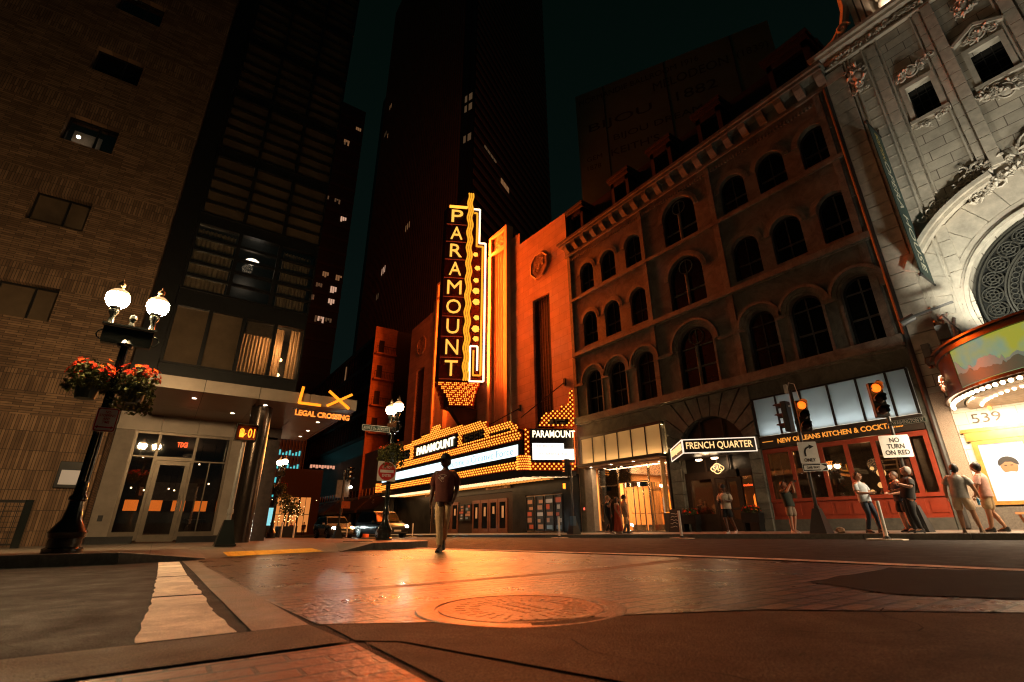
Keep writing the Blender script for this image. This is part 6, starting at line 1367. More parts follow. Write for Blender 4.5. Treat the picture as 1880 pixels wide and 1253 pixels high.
b = MB(); b.add([q2(-.32, -.07), q2(.16, -.07), q2(.16, -.11), q2(.34, 0), q2(.16, .11), q2(.16, .07), q2(-.32, .07)], [tuple(range(7))]); obj('white_arrow', b, signw, s2); text('print', 'ONE WAY', signblack, s2, q2(-.05, 0)+nF*.002, uF, Z_, .38, .08, .003, .008)
P2 = thing('signal_pole', 'traffic signal pole with a square no turn sign behind the group of onlookers', 'traffic signal', (-5.5, 18.6, wz(-5.5, 18.6)))
pole_base(P2, -5.5, 18.6, wz(-5.5, 18.6), 4.75); signal_head(P2, (-5.6, 18.47, 4.1), FA, True, 1.07)
s3 = board('no_turn_sign', 'white NO TURN ON RED sign on the pole behind the onlookers', V((-5.58, 18.6, 2.6))+nF*.16, uF, .8, .68)
text('print', 'NO\nTURN\nON RED', signblack, s3, V((-5.58, 18.6, 2.6))+nF*.163, uF, Z_, .64, .53, .003, .02)
s4 = board('street_name_sign', 'dark street name sign pointing off the pole above the no turn sign', (-5.0, 18.5, 3.3), X_, .9, .18, mat('sign_green', (.012, .05, .035)), rim=galv)
text('print', 'WASHINGTON ST', signw, s4, (-5.0, 18.49, 3.3), X_, Z_, .8, .105, .003, .004); obj('bracket', MB().bar((-5.55, 18.52, 3.3), (-5.42, 18.52, 3.3), .03), galv, s4)
P3 = thing('signal_pole', 'dark signal pole seen edge on in front of the theatre entrance', 'traffic signal', (-19.4, 17.3, wz(-19.4, 17.3)))
pole_base(P3, -19.4, 17.3, wz(-19.4, 17.3), 3.3); signal_head(P3, (-19.55, 17.2, 3.2), pi, False, .8)
b = MB(); b.cbox((-19.65, 17.1, 2.25), .25, .25, .36); obj('hand_signal', b, sgb, P3); obj('hand_symbol', MB().cbox((-19.58, 16.96, 2.25), .14, .02, .26, M.Rotation(.5, 3, 'Z')), hot, P3)
obj('notice_box', MB().cbox((-19.3, 17.2, .55), .25, .2, .45), mat('blue_notice', (.05, .12, .2), .5), P3)
SBK = thing('signal_pole', 'signal pole with blank sign backs standing by the pale car', 'traffic signal', (-30.2, 8.7, gz(-30)))
pole_base(SBK, -30.2, 8.7, gz(-30), 3.55); signal_head(SBK, (-30.1, 8.95, 3.3), .9, False, .8)
b = MB(); b.box(-30.1, -30.06, 8.3, 8.62, 1.95, 2.95); b.box(-30.1, -30.06, 8.75, 9.05, 2.0, 2.95); obj('sign_back', b, mat('bare_aluminium', (.45, .36, .27), .4, .3), SBK)
obj('orange_flag', MB().box(-30.08, -30.04, 8.7, 9.2, 1.35, 1.75), mat('orange_fabric', (.7, .15, .03), .7), SBK)
b = MB(); b.ball((-30, 9.1, 2.55), .09, 10, 8); obj('bright_lamp', b, emit('far_lamp_white', (1, .95, .8), 12), SBK)
# flexible posts
pm = mat('post_white', (.75, .72, .66), .5, var=.12, scale=5); pb = mat('post_base', (.7, .62, .5), .6)
FP = None
for i, (x, y, lab) in enumerate(((-12.15, 16.2, 'white flexible post in front of the arched doorway'), (-5.5, 15.9, 'white flexible post in front of the group of onlookers'), (-19.1, 16.1, 'white flexible post in front of the theatre entrance'), (-36.4, 16.1, 'white flexible post to the right of the black car'), (-31.5, 5.9, 'white flexible post beside the glowing kiosk'), (-34.5, 7.2, 'white flexible post to the left of the pale car'), (-36.0, 11.0, 'white flexible post between the two cars'))):
    z = gz(x)
    if FP is None:
        FP = thing('flexible_post', lab, 'bollard', (x, y, z), 0, 'white flexible lane posts')
        obj('base_plate', MB().box(-.42, .42, -.2, .2, 0, .035), pb, FP, True, bevel=.01); obj('rubber_foot', MB().lathe([(.09, .035), (.08, .09), (.05, .1)], n=14), sgb, FP, True)
        obj('post', MB().lathe([(.05, .1), (.05, .97), (.04, .99), (.001, .99)], n=14), pm, FP, True, True)
    else: copy_thing(FP, (x, y, z), 0, lab)
# orange barrel, kiosk, tree
br = thing('traffic_barrel', 'orange traffic barrel standing between the two cars', 'traffic barrel', (-41.5, 14.2, gz(-41.5))); obj('drum', MB().lathe([(.3, 0), (.29, .3), (.27, .33), (.26, .62), (.24, .65), (.23, .95), (.001, .97)], n=18), mat('barrel_orange', (.8, .14, .04), .5), br, True, True); obj('reflective_band', MB().lathe([(.285, .36), (.275, .5)], n=18), signw, br, True)
ks = thing('kiosk', 'slim street kiosk with a glowing pale blue screen', 'kiosk', (-40, 6.35, pz(-40, 0))); obj('case', MB().box(-40.15, -40, 5.95, 6.85, pz(-40, 0), 1.75), dkmetal, ks); obj('screen', MB().box(-39.995, -39.98, 6.0, 6.8, .45, 1.65), emit('kiosk_screen', (.3, .85, .95), .8, False), ks)
tr = thing('street_tree', 'small dark street tree in a planter dotted with lights down the street', 'tree', (-38, 7.4, pz(-38, 0)))
random.seed(8); b = MB(); b.tube([(0, 0, 0), (.05, .02, 1.0), (0, .05, 1.6)], [.09, .07, .05], 8)
for k in range(6): a = k*1.05; b.tube([(0, .05, 1.3+.08*k), (.5*cos(a), .5*sin(a), 2.0+.1*k)], [.03, .012], 5)
obj('trunk', b, mat('bark', (.06, .04, .03), .9), tr, True); b = MB()
for k in range(14): a, r = random.uniform(0, 6.28), random.uniform(.2, .75); leaves(b, (r*cos(a), r*sin(a), random.uniform(1.5, 2.7)), 90, .32, .28, .12)
obj('crown', b, leaf2, tr, True); b = MB()
for k in range(60): b.ball((random.gauss(0, .5), random.gauss(0, .5), random.uniform(1.0, 2.6)), .018, 5, 4)
obj('fairy_lights', b, emit('fairy_light', (1, .6, .25), 8, False), tr, True); obj('planter', MB().box(-.6, .6, -.6, .6, 0, .7), dkmetal, tr, True)
# ---------------- A-board and planters by the doorway
ab = thing('pavement_board', 'black chalk sandwich board on the pavement left of the arched doorway', 'sandwich board', (-15.9, 20.9, wz(-15.9, 20.9)))
z0 = wz(-15.9, 20.9); b = MB(); b.add([(-.3, -.25, 0), (.3, -.25, 0), (.3, 0, 1.05), (-.3, 0, 1.05), (-.3, -.22, 0), (.3, -.22, 0), (.3, .03, 1.05), (-.3, .03, 1.05)], [(0,3,2,1),(4,5,6,7),(0,1,5,4),(1,2,6,5),(2,3,7,6),(3,0,4,7)]); b.add([(-.3, .25, 0), (.3, .25, 0), (.3, .05, 1.05), (-.3, .05, 1.05)], [(0, 1, 2, 3)]); obj('board', b, sgb, ab, True)
b = MB(); random.seed(4)
for k in range(5): zz = .25+.15*k; b.tube([(-.2+.1*i, -.262+.238*zz+random.uniform(-.0, .0), zz+random.uniform(-.04, .04)) for i in range(5)], .008, 4)
obj('chalk_marks', b, mat('chalk', (.7, .7, .65), .9), ab, True)
for i, (x, lab) in enumerate(((-15.1, 'planter of reddish leaves left of the arched doorway'), (-12.0, 'planter of red flowers right of the arched doorway'))):
    pp = thing('planter', lab, 'planter', (x, 21.0, wz(x, 21)), 0, 'planters by the arched doorway'); obj('box', MB().box(-.4, .4, -.22, .22, .35, .75).box(-.36, -.3, -.2, .2, 0, .35).box(.3, .36, -.2, .2, 0, .35), dkmetal, pp, True)
    b = MB(); leaves(b, (0, 0, .88), 220, .38, .14, .1); obj('foliage', b, leaf2, pp, True); b = MB(); flowers(b, (0, 0, .85), 26, .36, .2, .04); obj('flowers', b, petal, pp, True)
b = MB(); random.seed(5); b.ball((0, 0, .08), .11, 10, 7, (1.2, .9, .8)); b.v = [tuple(V(p)+V((random.uniform(-.03, .03), random.uniform(-.03, .03), random.uniform(-.0, .03)))) for p in b.v]; b.v = [(x-7.15, y+17.3, z+wz(-7.15, 17.3)) for x, y, z in b.v]; tag(obj('paper_bag', b, mat('paper', (.6, .38, .25), .8)), 'crumpled pale paper bag on the pavement beside the double headed signal pole', 'paper bag')
# ---------------- cars
def loft(st):
    b = MB(); n = len(st[0]); vs = [p for s in st for p in s]
    b.add(vs, [(i*n+j, i*n+(j+1) % n, (i+1)*n+(j+1) % n, (i+1)*n+j) for i in range(len(st)-1) for j in range(n)]+[tuple(range(n))[::-1], tuple((len(st)-1)*n+j for j in range(n))]); return b
tyre = mat('tyre_rubber', (.012, .012, .012), .8); rimm = mat('alloy_rim', (.5, .5, .5), .3, .9); carglass = mat('car_glass', (.006, .0065, .007), .06, spec=.25, var=0); head = emit('headlight', (.82, 1, .96), 300, False)
def car(label, loc, rz, paint_m, Ht=1.7, L=4.7, Wd=1.9):
    t = thing('parked_car' if False else 'car', label, 'car', loc, rz)
    def ring(x, zb, zm, zt, w, wt):
        h = w/2; k = wt/2
        return [(x, -h*.92, zb), (x, h*.92, zb), (x, h, (zb+zm)/2), (x, h, zm-.06), (x, h*.97, zm), (x, k, zt), (x, -k, zt), (x, -h*.97, zm), (x, -h, zm-.06), (x, -h, (zb+zm)/2)]
    f = L/2; r = -L/2
    bl = .98
    st = [ring(r, .42, .8, .86, Wd*.82, Wd*.74), ring(r+.06, .33, .9, 1.0, Wd*.93, Wd*.8), ring(r+.35, .3, bl+.02, bl+.06, Wd, Wd*.86), ring(f-1.55, .27, bl+.0, bl+.05, Wd, Wd*.86), ring(f-.75, .27, .93, .98, Wd*.99, Wd*.8), ring(f-.3, .27, .84, .9, Wd*.96, Wd*.72), ring(f-.06, .3, .74, .8, Wd*.86, Wd*.66), ring(f, .36, .62, .66, Wd*.78, Wd*.62)]
    obj('body', loft(st), paint_m, t, True, True)
    cab = [(r+.12, bl+.02, bl+.1), (r+.42, bl+.02, Ht-.14), (r+.75, bl+.02, Ht-.02), (-.1, bl+.02, Ht), (f-2.0, bl+.02, Ht-.05), (f-1.35, bl+.02, bl+.08)]
    b = loft([[(x, -Wd*.46, zb), (x, Wd*.46, zb), (x, Wd*.385 if zt > 1.3 else Wd*.45, zt), (x, -Wd*.385 if zt > 1.3 else -Wd*.45, zt)] for x, zb, zt in cab]); obj('cabin', b, paint_m, t, True)
    def side_pt(x, z, s, o=.012):
        zs = [Ht if True else 0]; fr = (z-bl)/(Ht-bl); return (x, s*(Wd*(.462-.078*fr)+o), z)
    for s in (-1, 1):
        for a0, a1, t0, t1 in ((r+.45, -1.05+.1, Ht-.22, Ht-.12), (-.9, .1, Ht-.12, Ht-.1), (.16, f-1.5, Ht-.1, bl+.12)):
            x2 = a1 if t1 > 1.3 else f-2.0
            b = MB(); b.add([side_pt(a0, bl+.08, s), side_pt(a1, bl+.08, s), side_pt(x2, t1 if t1 > 1.3 else Ht-.14, s), side_pt(a0+(.12 if a0 < -1.5 else 0), t0, s)], [(0, 1, 2, 3)]); obj('side_window', b, carglass, t, True)
        b = MB(); b.cbox((f-1.65, s*(Wd/2+.08), 1.06), .12, .2, .14); obj('mirror', b, paint_m, t, True, bevel=.02)
        b = MB(); b.box(-.95, -.94, s*Wd/2-.006 if s > 0 else -Wd/2-.004, s*Wd/2+.004 if s > 0 else -Wd/2+.006, .4, bl-.02); b.box(-.8, -.6, s*(Wd/2)-.005, s*(Wd/2)+.02, .84, .87); b.box(.3, .5, s*Wd/2-.005, s*Wd/2+.02, .84, .87); obj('door_trim', b, sgb, t, True)
        for x in (r+.92, f-.95):
            c = (x, s*(Wd/2-.1), .34); b = MB(); b.cyl((x, s*(Wd/2-.22), .34), (x, s*(Wd/2+.012), .34), .36, n=24); w = obj('wheel', b, tyre, t, True, bevel=.02)
            b = MB(); b.cyl((x, s*(Wd/2), .34), (x, s*(Wd/2+.018), .34), .07, n=12)
            for k in range(5): a = 2*pi*k/5; b.bar((x, s*(Wd/2+.014), .34), (x+.24*cos(a), s*(Wd/2+.014), .34+.24*sin(a)), .06, .02, upv=(0, 1, 0))
            b.tube([(x+.245*cos(a), s*(Wd/2+.012), .34+.245*sin(a)) for a in [2*pi*i/20 for i in range(20)]], .018, 5, True); obj('rim', b, rimm, w, True)
            b = MB(); b.tube([(x+.42*cos(a), s*(Wd/2+.0), .34+.42*sin(a)) for a in [pi*i/14 for i in range(15)]], .045, 5); obj('wheel_arch', b, sgb, t, True)
        b = MB(); b.ball((f-.12, s*Wd*.36, .74), .12, 12, 8, (1, 1.4, .85)); obj('headlight', b, head, t, True)
        b = MB(); b.box(r-.005, r+.12, s*Wd*.37-.1, s*Wd*.37+.1, .78, .9); obj('tail_light', b, mat('tail_red', (.3, .01, .01), .3), t, True)
        q = M.Rotation(rz, 3, 'Z') @ V((f+.1, s*Wd*.36, .7))+V(loc); dq = M.Rotation(rz, 3, 'Z') @ V((1, 0, -.05))
        l_ = lamp('headlight_beam', 'SPOT', tuple(q), 45, (.85, 1, .97), .06, to=tuple(q+dq), spot=80, blend=.9)
        l_.parent = t; l_.matrix_parent_inverse = ROOT[t.name].inverted()
    b = MB(); b.add([(f-1.98, -Wd*.37, Ht-.12), (f-1.98, Wd*.37, Ht-.12), (f-1.38, Wd*.43, bl+.1), (f-1.38, -Wd*.43, bl+.1)], [(0, 1, 2, 3)]); b.v = [(x+.05, y, z+.02) for x, y, z in b.v]; obj('windscreen', b, carglass, t, True)
    b = MB(); b.box(f-.05, f+.015, -.5, .5, .5, .7); b.box(f-.1, f+.012, -.75, .75, .33, .42); obj('grille', b, sgb, t, True); b = MB(); b.box(f+.0, f+.02, -.26, .26, .44, .55); obj('number_plate', b, signw, t, True)
    b = MB()
    for s in (-1, 1): b.bar((r+.8, s*Wd*.35, Ht+.04), (f-2.2, s*Wd*.35, Ht+.02), .04)
    obj('roof_rail', b, sgb, t, True)
    return t
car('pale silver crossover car with headlights on, further back in the street', (-41.5, 11.6, gz(-41.5)), .06, mat('silver_paint', (.42, .36, .3), .25, .6, var=.05, coat=.6), 1.62, 4.5)
car('large black sport utility car with headlights on nearest the theatre', (-35.6, 13.3, gz(-35.6)), .1, mat('black_paint', (.006, .006, .0065), .3, .0, var=.05, coat=.1, spec=.25), 1.78, 5.0, 2.0)
bx = thing('planter_box', 'low wooden seat with bracket legs by the floodlit theatre entrance', 'bench', (-3.3, 20.6, wz(-3.3, 20.6))); obj('seat', MB().box(-.4, .4, -.2, .2, .42, .48), mat('orange_wood', (.4, .16, .06), .5), bx, True)
for s in (-1, 1): obj('leg', MB().bar((s*.25, 0, 0), (s*.35, 0, .42), .06), mat('orange_wood', (.4, .16, .06)), bx, True)
# ================================================================== PEOPLE
def skin(name, nodes, edges, m, parent, sub=2, extra=None):
    me = bpy.data.meshes.new('tmp'); me.from_pydata([n[:3] for n in nodes], edges, [])
    o = bpy.data.objects.new('tmp', me); COL.objects.link(o)
    md = o.modifiers.new('s', 'SKIN'); md.use_smooth_shade = True; md.branch_smoothing = .6
    sv = me.skin_vertices[0].data
    for i, n in enumerate(nodes):
        r = n[3]; sv[i].radius = tuple(1.2*w for w in (r if isinstance(r, tuple) else (r, r))); sv[i].use_root = (i == 0)
    s = o.modifiers.new('u', 'SUBSURF'); s.levels = sub; s.render_levels = sub
    dg = bpy.context.evaluated_depsgraph_get(); nm = bpy.data.meshes.new_from_object(o.evaluated_get(dg))
    bpy.data.objects.remove(o); bpy.data.meshes.remove(me)
    if extra:
        bm = bmesh.new(); bm.from_mesh(nm); t = bpy.data.meshes.new('t'); t.from_pydata([tuple(p) for p in extra.v], [], extra.f); bm.from_mesh(t); bm.to_mesh(nm); bm.free(); bpy.data.meshes.remove(t)
    r = finish(nm, name, m, parent, True, True); return r
skin_mats = {k: mat('skin_'+k, c, .5, var=.08, scale=12) for k, c in dict(dark=(.1, .05, .03), light=(.48, .25, .16), tan=(.36, .18, .1)).items()}
def cloth(name, c): return mat('cloth_'+name, c, .85, var=.18, scale=14, bump=.25, bscale=50)
hairs = dict(black=mat('hair_black', (.012, .009, .007), .6), brown=mat('hair_brown', (.06, .03, .015), .6), blond=mat('hair_blond', (.3, .19, .09), .6), grey=mat('hair_grey', (.25, .22, .19), .6))
def person(label, xy, face, z, H=1.75, tone='light', hair=('black', 'short'), shirt=None, legs=None, shoe=(.02, .02, .02), J=None, lean=0, roll=0, head=(0, 0), cap=None, sleeve=.5, hold=None, stout=1., dress=None, mirror=False, group=None):
    """joints in metres for a 1.75 m figure facing +y; lean/roll tilt the trunk, head=(turn, nod)"""
    t = thing('person', label, 'person', (xy[0], xy[1], z), face)
    k = H/1.75; S = stout
    j = dict(pel=(0, 0, .94), wa=(0, .0, 1.1), ch=(0, .0, 1.29), nk=(0, -.015, 1.47), hd=(0, .02, 1.62),
             sR=(.185, -.01, 1.41), eR=(.225, -.04, 1.13), wR=(.235, .04, .89), sL=(-.185, -.01, 1.41), eL=(-.225, -.04, 1.13), wL=(-.235, .04, .89),
             hR=(.09, 0, .9), kR=(.1, .03, .5), aR=(.1, -.03, .09), hL=(-.09, 0, .9), kL=(-.1, .03, .5), aL=(-.1, -.03, .09), fR=(.02, .15, 0), fL=(-.02, .15, 0))
    j.update(J or {})
    R = M.Rotation(rad(roll), 3, 'Y') @ M.Rotation(rad(lean), 3, 'X'); pv = V(j['pel'])
    q = {}
    for n, p in j.items():
        p = V(p)
        if n in ('wa', 'ch', 'nk', 'hd', 'sR', 'eR', 'wR', 'sL', 'eL', 'wL'): p = pv+R @ (p-pv)
        q[n] = p if n in ('fR', 'fL') else p*k
    sk = skin_mats[tone]
    P = []; E = []; ix = {}
    def nd(n, r, p=None): ix[n] = len(P); P.append((*(q[n] if p is None else p), r)); return ix[n]
    def ed(a, b): E.append((ix[a], ix[b]))
    nd('pel', (.125*S*k, .1*S*k)); nd('wa', (.115*S*k, .085*S*k)); nd('ch', (.135*S*k, .1*S*k)); nd('nk', .055*k); nd('hd', .05*k, q['nk'].lerp(q['hd'], .45))
    ed('pel', 'wa'); ed('wa', 'ch'); ed('ch', 'nk'); ed('nk', 'hd')
    ex = MB(); hand_dir = {}
    for s in 'RL':
        nd('s'+s, .06*k); nd('e'+s, .042*k); nd('m'+s, .04*k, q['e'+s].lerp(q['w'+s], .35)); nd('w'+s, .027*k)
        d = (q['w'+s]-q['e'+s]).normalized(); hand_dir[s] = d
        nd('p'+s, (.034*k, .018*k), q['w'+s]+d*.06*k)
        ed('ch', 's'+s); ed('s'+s, 'e'+s); ed('e'+s, 'm'+s); ed('m'+s, 'w'+s); ed('w'+s, 'p'+s)
        inw = V((-1 if s == 'R' else 1, 0, 0)); fwd = (V((0, 1, 0))-d*d.y).normalized() if abs(d.y) < .95 else V((0, 0, 1)); pn = d.cross(fwd).normalized()
        if pn.dot(inw) < 0: pn = -pn
        pc = q['w'+s]+d*.075*k
        for f_ in range(4):
            a = pc+fwd*(.027-.018*f_)*k; l = (.07, .08, .075, .058)[f_]*k
            ex.tube([a, a+d*l*.5+pn*.004, a+d*l*.8+pn*.018*k, a+d*l*.95+pn*.035*k], [.0095*k, .009*k, .008*k, .006*k], 6)
        a = q['w'+s]+d*.03*k+fwd*.02*k; ex.tube([a, a+(d*.5+fwd*.6).normalized()*.035*k, a+(d*.9+fwd*.45).normalized()*.065*k+pn*.01], [.012*k, .0105*k, .008*k], 6)
        nd('h'+s, (.088*S*k, .088*S*k)); nd('t'+s, .075*k, q['h'+s].lerp(q['k'+s], .45)); nd('k'+s, .053*k); nd('c'+s, .054*k, q['k'+s].lerp(q['a'+s], .3)+V((0, -.015, 0))); nd('a'+s, .034*k)
        ed('pel', 'h'+s); ed('h'+s, 't'+s); ed('t'+s, 'k'+s); ed('k'+s, 'c'+s); ed('c'+s, 'a'+s)
        ft = q['f'+s]; nd('f'+s, (.04*k, .025*k), q['a'+s]+V((ft.x, ft.y*.9, -.055*k))); ed('a'+s, 'f'+s)
    # head: skull, jaw, nose, brow, ears, eyes and mouth
    Hc = q['hd']; Rh = R @ M.Rotation(rad(head[0]), 3, 'Z') @ M.Rotation(rad(head[1]), 3, 'X')
    def hp(x, y, z): return Hc+Rh @ (V((x, y, z))*k*1.1)
    n1, n2 = 18, 14; vs = []
    for i in range(n2+1):
        ph = pi*i/n2; z = -cos(ph)
        for m_ in range(n1):
            a = 2*pi*m_/n1; x, y = sin(ph)*cos(a), sin(ph)*sin(a)
            w = 1-.3*max(0, -z)**1.3 if y > -.2 else 1-.38*max(0, -z)
            px, py, pz_ = x*.076*w, y*.096*(1-.12*max(0, -z)), z*.12
            if y > .3 and z < 0: py += .012*min(1, -z*2)
            if y > .7 and abs(x) < .45 and -.1 < z < .25: py -= .006
            vs.append(hp(px, py, pz_))
    ex.add(vs, [(i*n1+m_, i*n1+(m_+1) % n1, (i+1)*n1+(m_+1) % n1, (i+1)*n1+m_) for i in range(n2) for m_ in range(n1)])
    ex.tube([hp(0, .093, .03), hp(0, .108, -.005), hp(0, .118, -.028), hp(0, .1, -.04)], [.008*k, .011*k, .016*k, .008*k], 8)
    for s in (-1, 1):
        ex.ball(hp(s*.076, -.005, -.005), .026*k, 8, 6, (.4, .8, 1.2)); ex.tube([hp(s*.05, .088, .036), hp(s*.02, .096, .034)], .006*k, 5)
    ex.tube([hp(-.024, .096, -.066), hp(0, .103, -.064), hp(.024, .096, -.066)], .006*k, 6)
    body = skin('body', P, E, sk, t, 2, ex)
    b = MB()
    for s in (-1, 1): b.ball(hp(s*.031, .088, .015), .011*k, 8, 6)
    obj('eyes', b, mat('eye_dark', (.02, .015, .012), .2), t, True, True)
    # hair / cap
    hm = hairs[hair[0]]; b = MB()
    lim = {'short': .55, 'long': .45, 'buzz': .5}[hair[1]]
    vs = []; n2 = 10
    for i in range(n2+1):
        ph = pi*lim*i/n2
        for m_ in range(20):
            a = 2*pi*m_/20; y = sin(a); pk = ph*((1+.32*max(0, -y)) if y < .2 else 1-.38*(y-.2)/.8); rr = 1.1 if hair[1] != 'buzz' else 1.04
            u = random.uniform(.97, 1.06)
            vs.append(hp(sin(pk)*cos(a)*.08*rr*u, sin(pk)*y*.1*rr*u-.006, cos(pk)*.128*u+.002))
    b.add(vs, [(i*20+m_, i*20+(m_+1) % 20, (i+1)*20+(m_+1) % 20, (i+1)*20+m_) for i in range(n2) for m_ in range(20)])
    if hair[1] == 'long':
        for u in range(7): a = pi+pi*u/6; b.tube([hp(.07*cos(a), .08*sin(a)-.01, .03), hp(.085*cos(a), .095*sin(a)-.01, -.08), hp(.08*cos(a), .09*sin(a)-.02, -.22)], [.03*k, .035*k, .015*k], 6)
    obj('hair', b, hm, t, True, True)
    if cap:
        cm = cloth(*cap); b = MB(); vs = []
        for i in range(9):
            ph = pi*.47*i/8
            for m_ in range(20): a = 2*pi*m_/20; vs.append(hp(sin(ph)*cos(a)*.092, sin(ph)*sin(a)*.112-.003, cos(ph)*.125+.022))
        b.add(vs, [(i*20+m_, i*20+(m_+1) % 20, (i+1)*20+(m_+1) % 20, (i+1)*20+m_) for i in range(8) for m_ in range(20)])
        b.add([hp(x, .1+y, .038-.05*y) for x, y in ((-.075, -.02), (-.06, .06), (0, .085), (.06, .06), (.075, -.02))]+[hp(x, .1+y, .028-.05*y) for x, y in ((-.075, -.02), (-.06, .06), (0, .085), (.06, .06), (.075, -.02))], [(0, 1, 2, 3, 4), (9, 8, 7, 6, 5)]+[(i, i+1, i+6, i+5) for i in range(4)])
        obj('cap', b, cm, t, True, True)
    # shirt
    if shirt:
        cm = cloth(*shirt); hem = q['pel'].lerp(q['wa'], -.6)
        b = MB(); rings = []; ax, ay = R @ V((1, 0, 0)), R @ V((0, 1, 0)); upd = (q['nk']-q['pel']).normalized()
        top = q['ch'].lerp(q['nk'], .98)
        for c_, rx, ry in ((q['pel']-upd*.07*k, .186, .15), (q['pel']+upd*.02*k, .186, .148), (q['wa'], .178, .138), (q['wa'].lerp(q['ch'], .5), .186, .142), (q['ch'], .198, .146), (q['ch'].lerp(q['nk'], .35), .2, .135), (q['ch'].lerp(q['nk'], .56), .178, .118), (q['ch'].lerp(q['nk'], .74), .135, .098), (q['ch'].lerp(q['nk'], .88), .088, .08), (top, .066, .066)):
            ring = []
            for m_ in range(28):
                a = 2*pi*m_/28; w = 1+.045*N.noise((c_+V((a*1.3, len(rings)*.7, xy[0])))*2.2)
                fx = .5 if rx > .1 else 0
                ring.append(c_+ax*rx*S**fx*k*w*cos(a)+ay*ry*S**(fx*2)*k*w*sin(a))
            rings.append(ring)
        b.add([p for r_ in rings for p in r_], [(i*28+m_, i*28+(m_+1) % 28, (i+1)*28+(m_+1) % 28, (i+1)*28+m_) for i in range(len(rings)-1) for m_ in range(28)])
        for s in 'RL':
            e_ = q['s'+s].lerp(q['e'+s], min(1, sleeve*1.35)); s0 = q['s'+s].lerp(q['ch'], .35)
            pts_ = [s0-upd*.02*k, q['s'+s]-upd*.04*k-ax*(.022*k if s == 'R' else -.022*k), q['s'+s].lerp(e_, .5), e_]; rr_ = [.07*k, .076*k, .078*k, .078*k]
            if sleeve > .8: pts_.append(q['w'+s]); rr_.append(.045*k)
            b.tube(pts_, rr_, 14)
        obj('shirt', b, cm, t, True, True)
    if dress:
        cm = cloth(*dress); b = MB(); prof = [(.07, 1.42), (.17, 1.32), (.14, 1.1), (.18, .92), (.23, .5), (.3, .12)]
        vs = []; n = 28
        for r, zz in prof:
            for m_ in range(n): a = 2*pi*m_/n; rr = r*(1+.1*sin(a*7)*max(0, (1-zz))); vs.append(V((rr*cos(a), rr*.8*sin(a), zz))*k)
        b.add(vs, [(i*n+m_, i*n+(m_+1) % n, (i+1)*n+(m_+1) % n, (i+1)*n+m_) for i in range(len(prof)-1) for m_ in range(n)]); obj('dress', b, cm, t, True, True)
    if legs:
        kind, cn, cc = legs; cm = cloth(cn, cc)
        P = [(*q['pel'], (.14*S*k, .115*S*k)), (*(q['pel'].lerp(q['wa'], .7)), (.128*S*k, .1*S*k))]; E = [(0, 1)]
        for s in 'RL':
            i = len(P); P.append((*q['h'+s], .092*S*k)); E.append((0, i))
            if kind == 'shorts': P.append((*q['h'+s].lerp(q['k'+s], .5), .098*S*k)); P.append((*q['h'+s].lerp(q['k'+s], .95), .088*k)); E += [(i, i+1), (i+1, i+2)]
            else: P.append((*q['h'+s].lerp(q['k'+s], .5), .078*S*k)); P.append((*q['k'+s], .06*S*k)); P.append((*q['k'+s].lerp(q['a'+s], .5), .055*S*k)); P.append((*(q['a'+s]+V((0, 0, -.02))), .047*k)); E += [(i, i+1), (i+1, i+2), (i+2, i+3), (i+3, i+4)]
        skin('shorts' if kind == 'shorts' else 'trousers', P, E, cm, t)
    sm = mat('shoe_%d' % int(shoe[0]*1000), shoe, .55, var=.1); 
    for s in 'RL':
        a = q['a'+s]; ft = q['f'+s]; dx = V((ft.x, ft.y, 0)).normalized(); sd = V((dx.y, -dx.x, 0)); dn = ft.z
        def fp(u, v, zz): return a+dx*u*k+sd*v*k+V((0, 0, zz*k+dn*max(0, u)*k))
        b = MB(); st = []
        for u, w, h0, h1 in ((-.075, .025, -.085, -.01), (-.06, .036, -.09, .03), (0, .04, -.09, .025), (.07, .046, -.09, -.02), (.14, .046, -.09, -.04), (.18, .034, -.088, -.052), (.195, .015, -.085, -.06)):
            st.append([fp(u, -w, h0), fp(u, w, h0), fp(u, w*1.02, (h0*1.3+h1*.7)/2), fp(u, w*.6, h1), fp(u, -w*.6, h1), fp(u, -w*1.02, (h0*1.3+h1*.7)/2)])
        sh = obj('shoe', loft(st), sm, t, True, True)
        if shoe[0] < .1:
            obj('sole', MB().prism([fp(u, v, -.092) for u, v in ((-.08, -.03), (.06, -.05), (.15, -.048), (.2, 0), (.15, .048), (.06, .05), (-.08, .03))], (0, 0, .018)), mat('sole_white', (.5, .45, .4), .6), sh, True)
    t['q'] = 0; del t['q']
    return t, q, hand_dir
def facing(dx, dy): return atan2(-dx, dy)
TOC = facing(.88, -.47)
# the man crossing the street
pos = (-9.0, 4.62)
T, q, hd_ = person('man in dark maroon tee, khaki trousers and cap walking across the crosswalk toward us', pos, facing(.82, -.57), gz(-9)+.005, 1.84, 'dark', ('black', 'buzz'), ('maroon', (.12, .028, .02)), ('long', 'khaki', (.68, .47, .25)), (.014, .013, .013),
    J=dict(kR=(.06, .12, .51), aR=(.02, .2, .095), hR=(.085, .03, .9), kL=(-.05, .06, .5), aL=(.02, -.28, .2), fL=(-.01, .12, -.5), eR=(.235, -.1, 1.14), wR=(.265, -.06, .9), eL=(-.235, -.05, 1.13), wL=(-.2, .1, .93)), head=(-32, 0), cap=('cap_black', (.02, .022, .024)), sleeve=.62)
k = 1.84/1.75
em = mat('shirt_print', (.55, .42, .36), .8, var=.1); cy_ = .138*k
b = MB(); c = V((.03*k, cy_+.005, 1.3*k))
for a in range(9): x = -.07+.0175*a; b.cbox(c+V((x, -abs(x)*.12, .062-x*x*4)), .011, .003, .02)
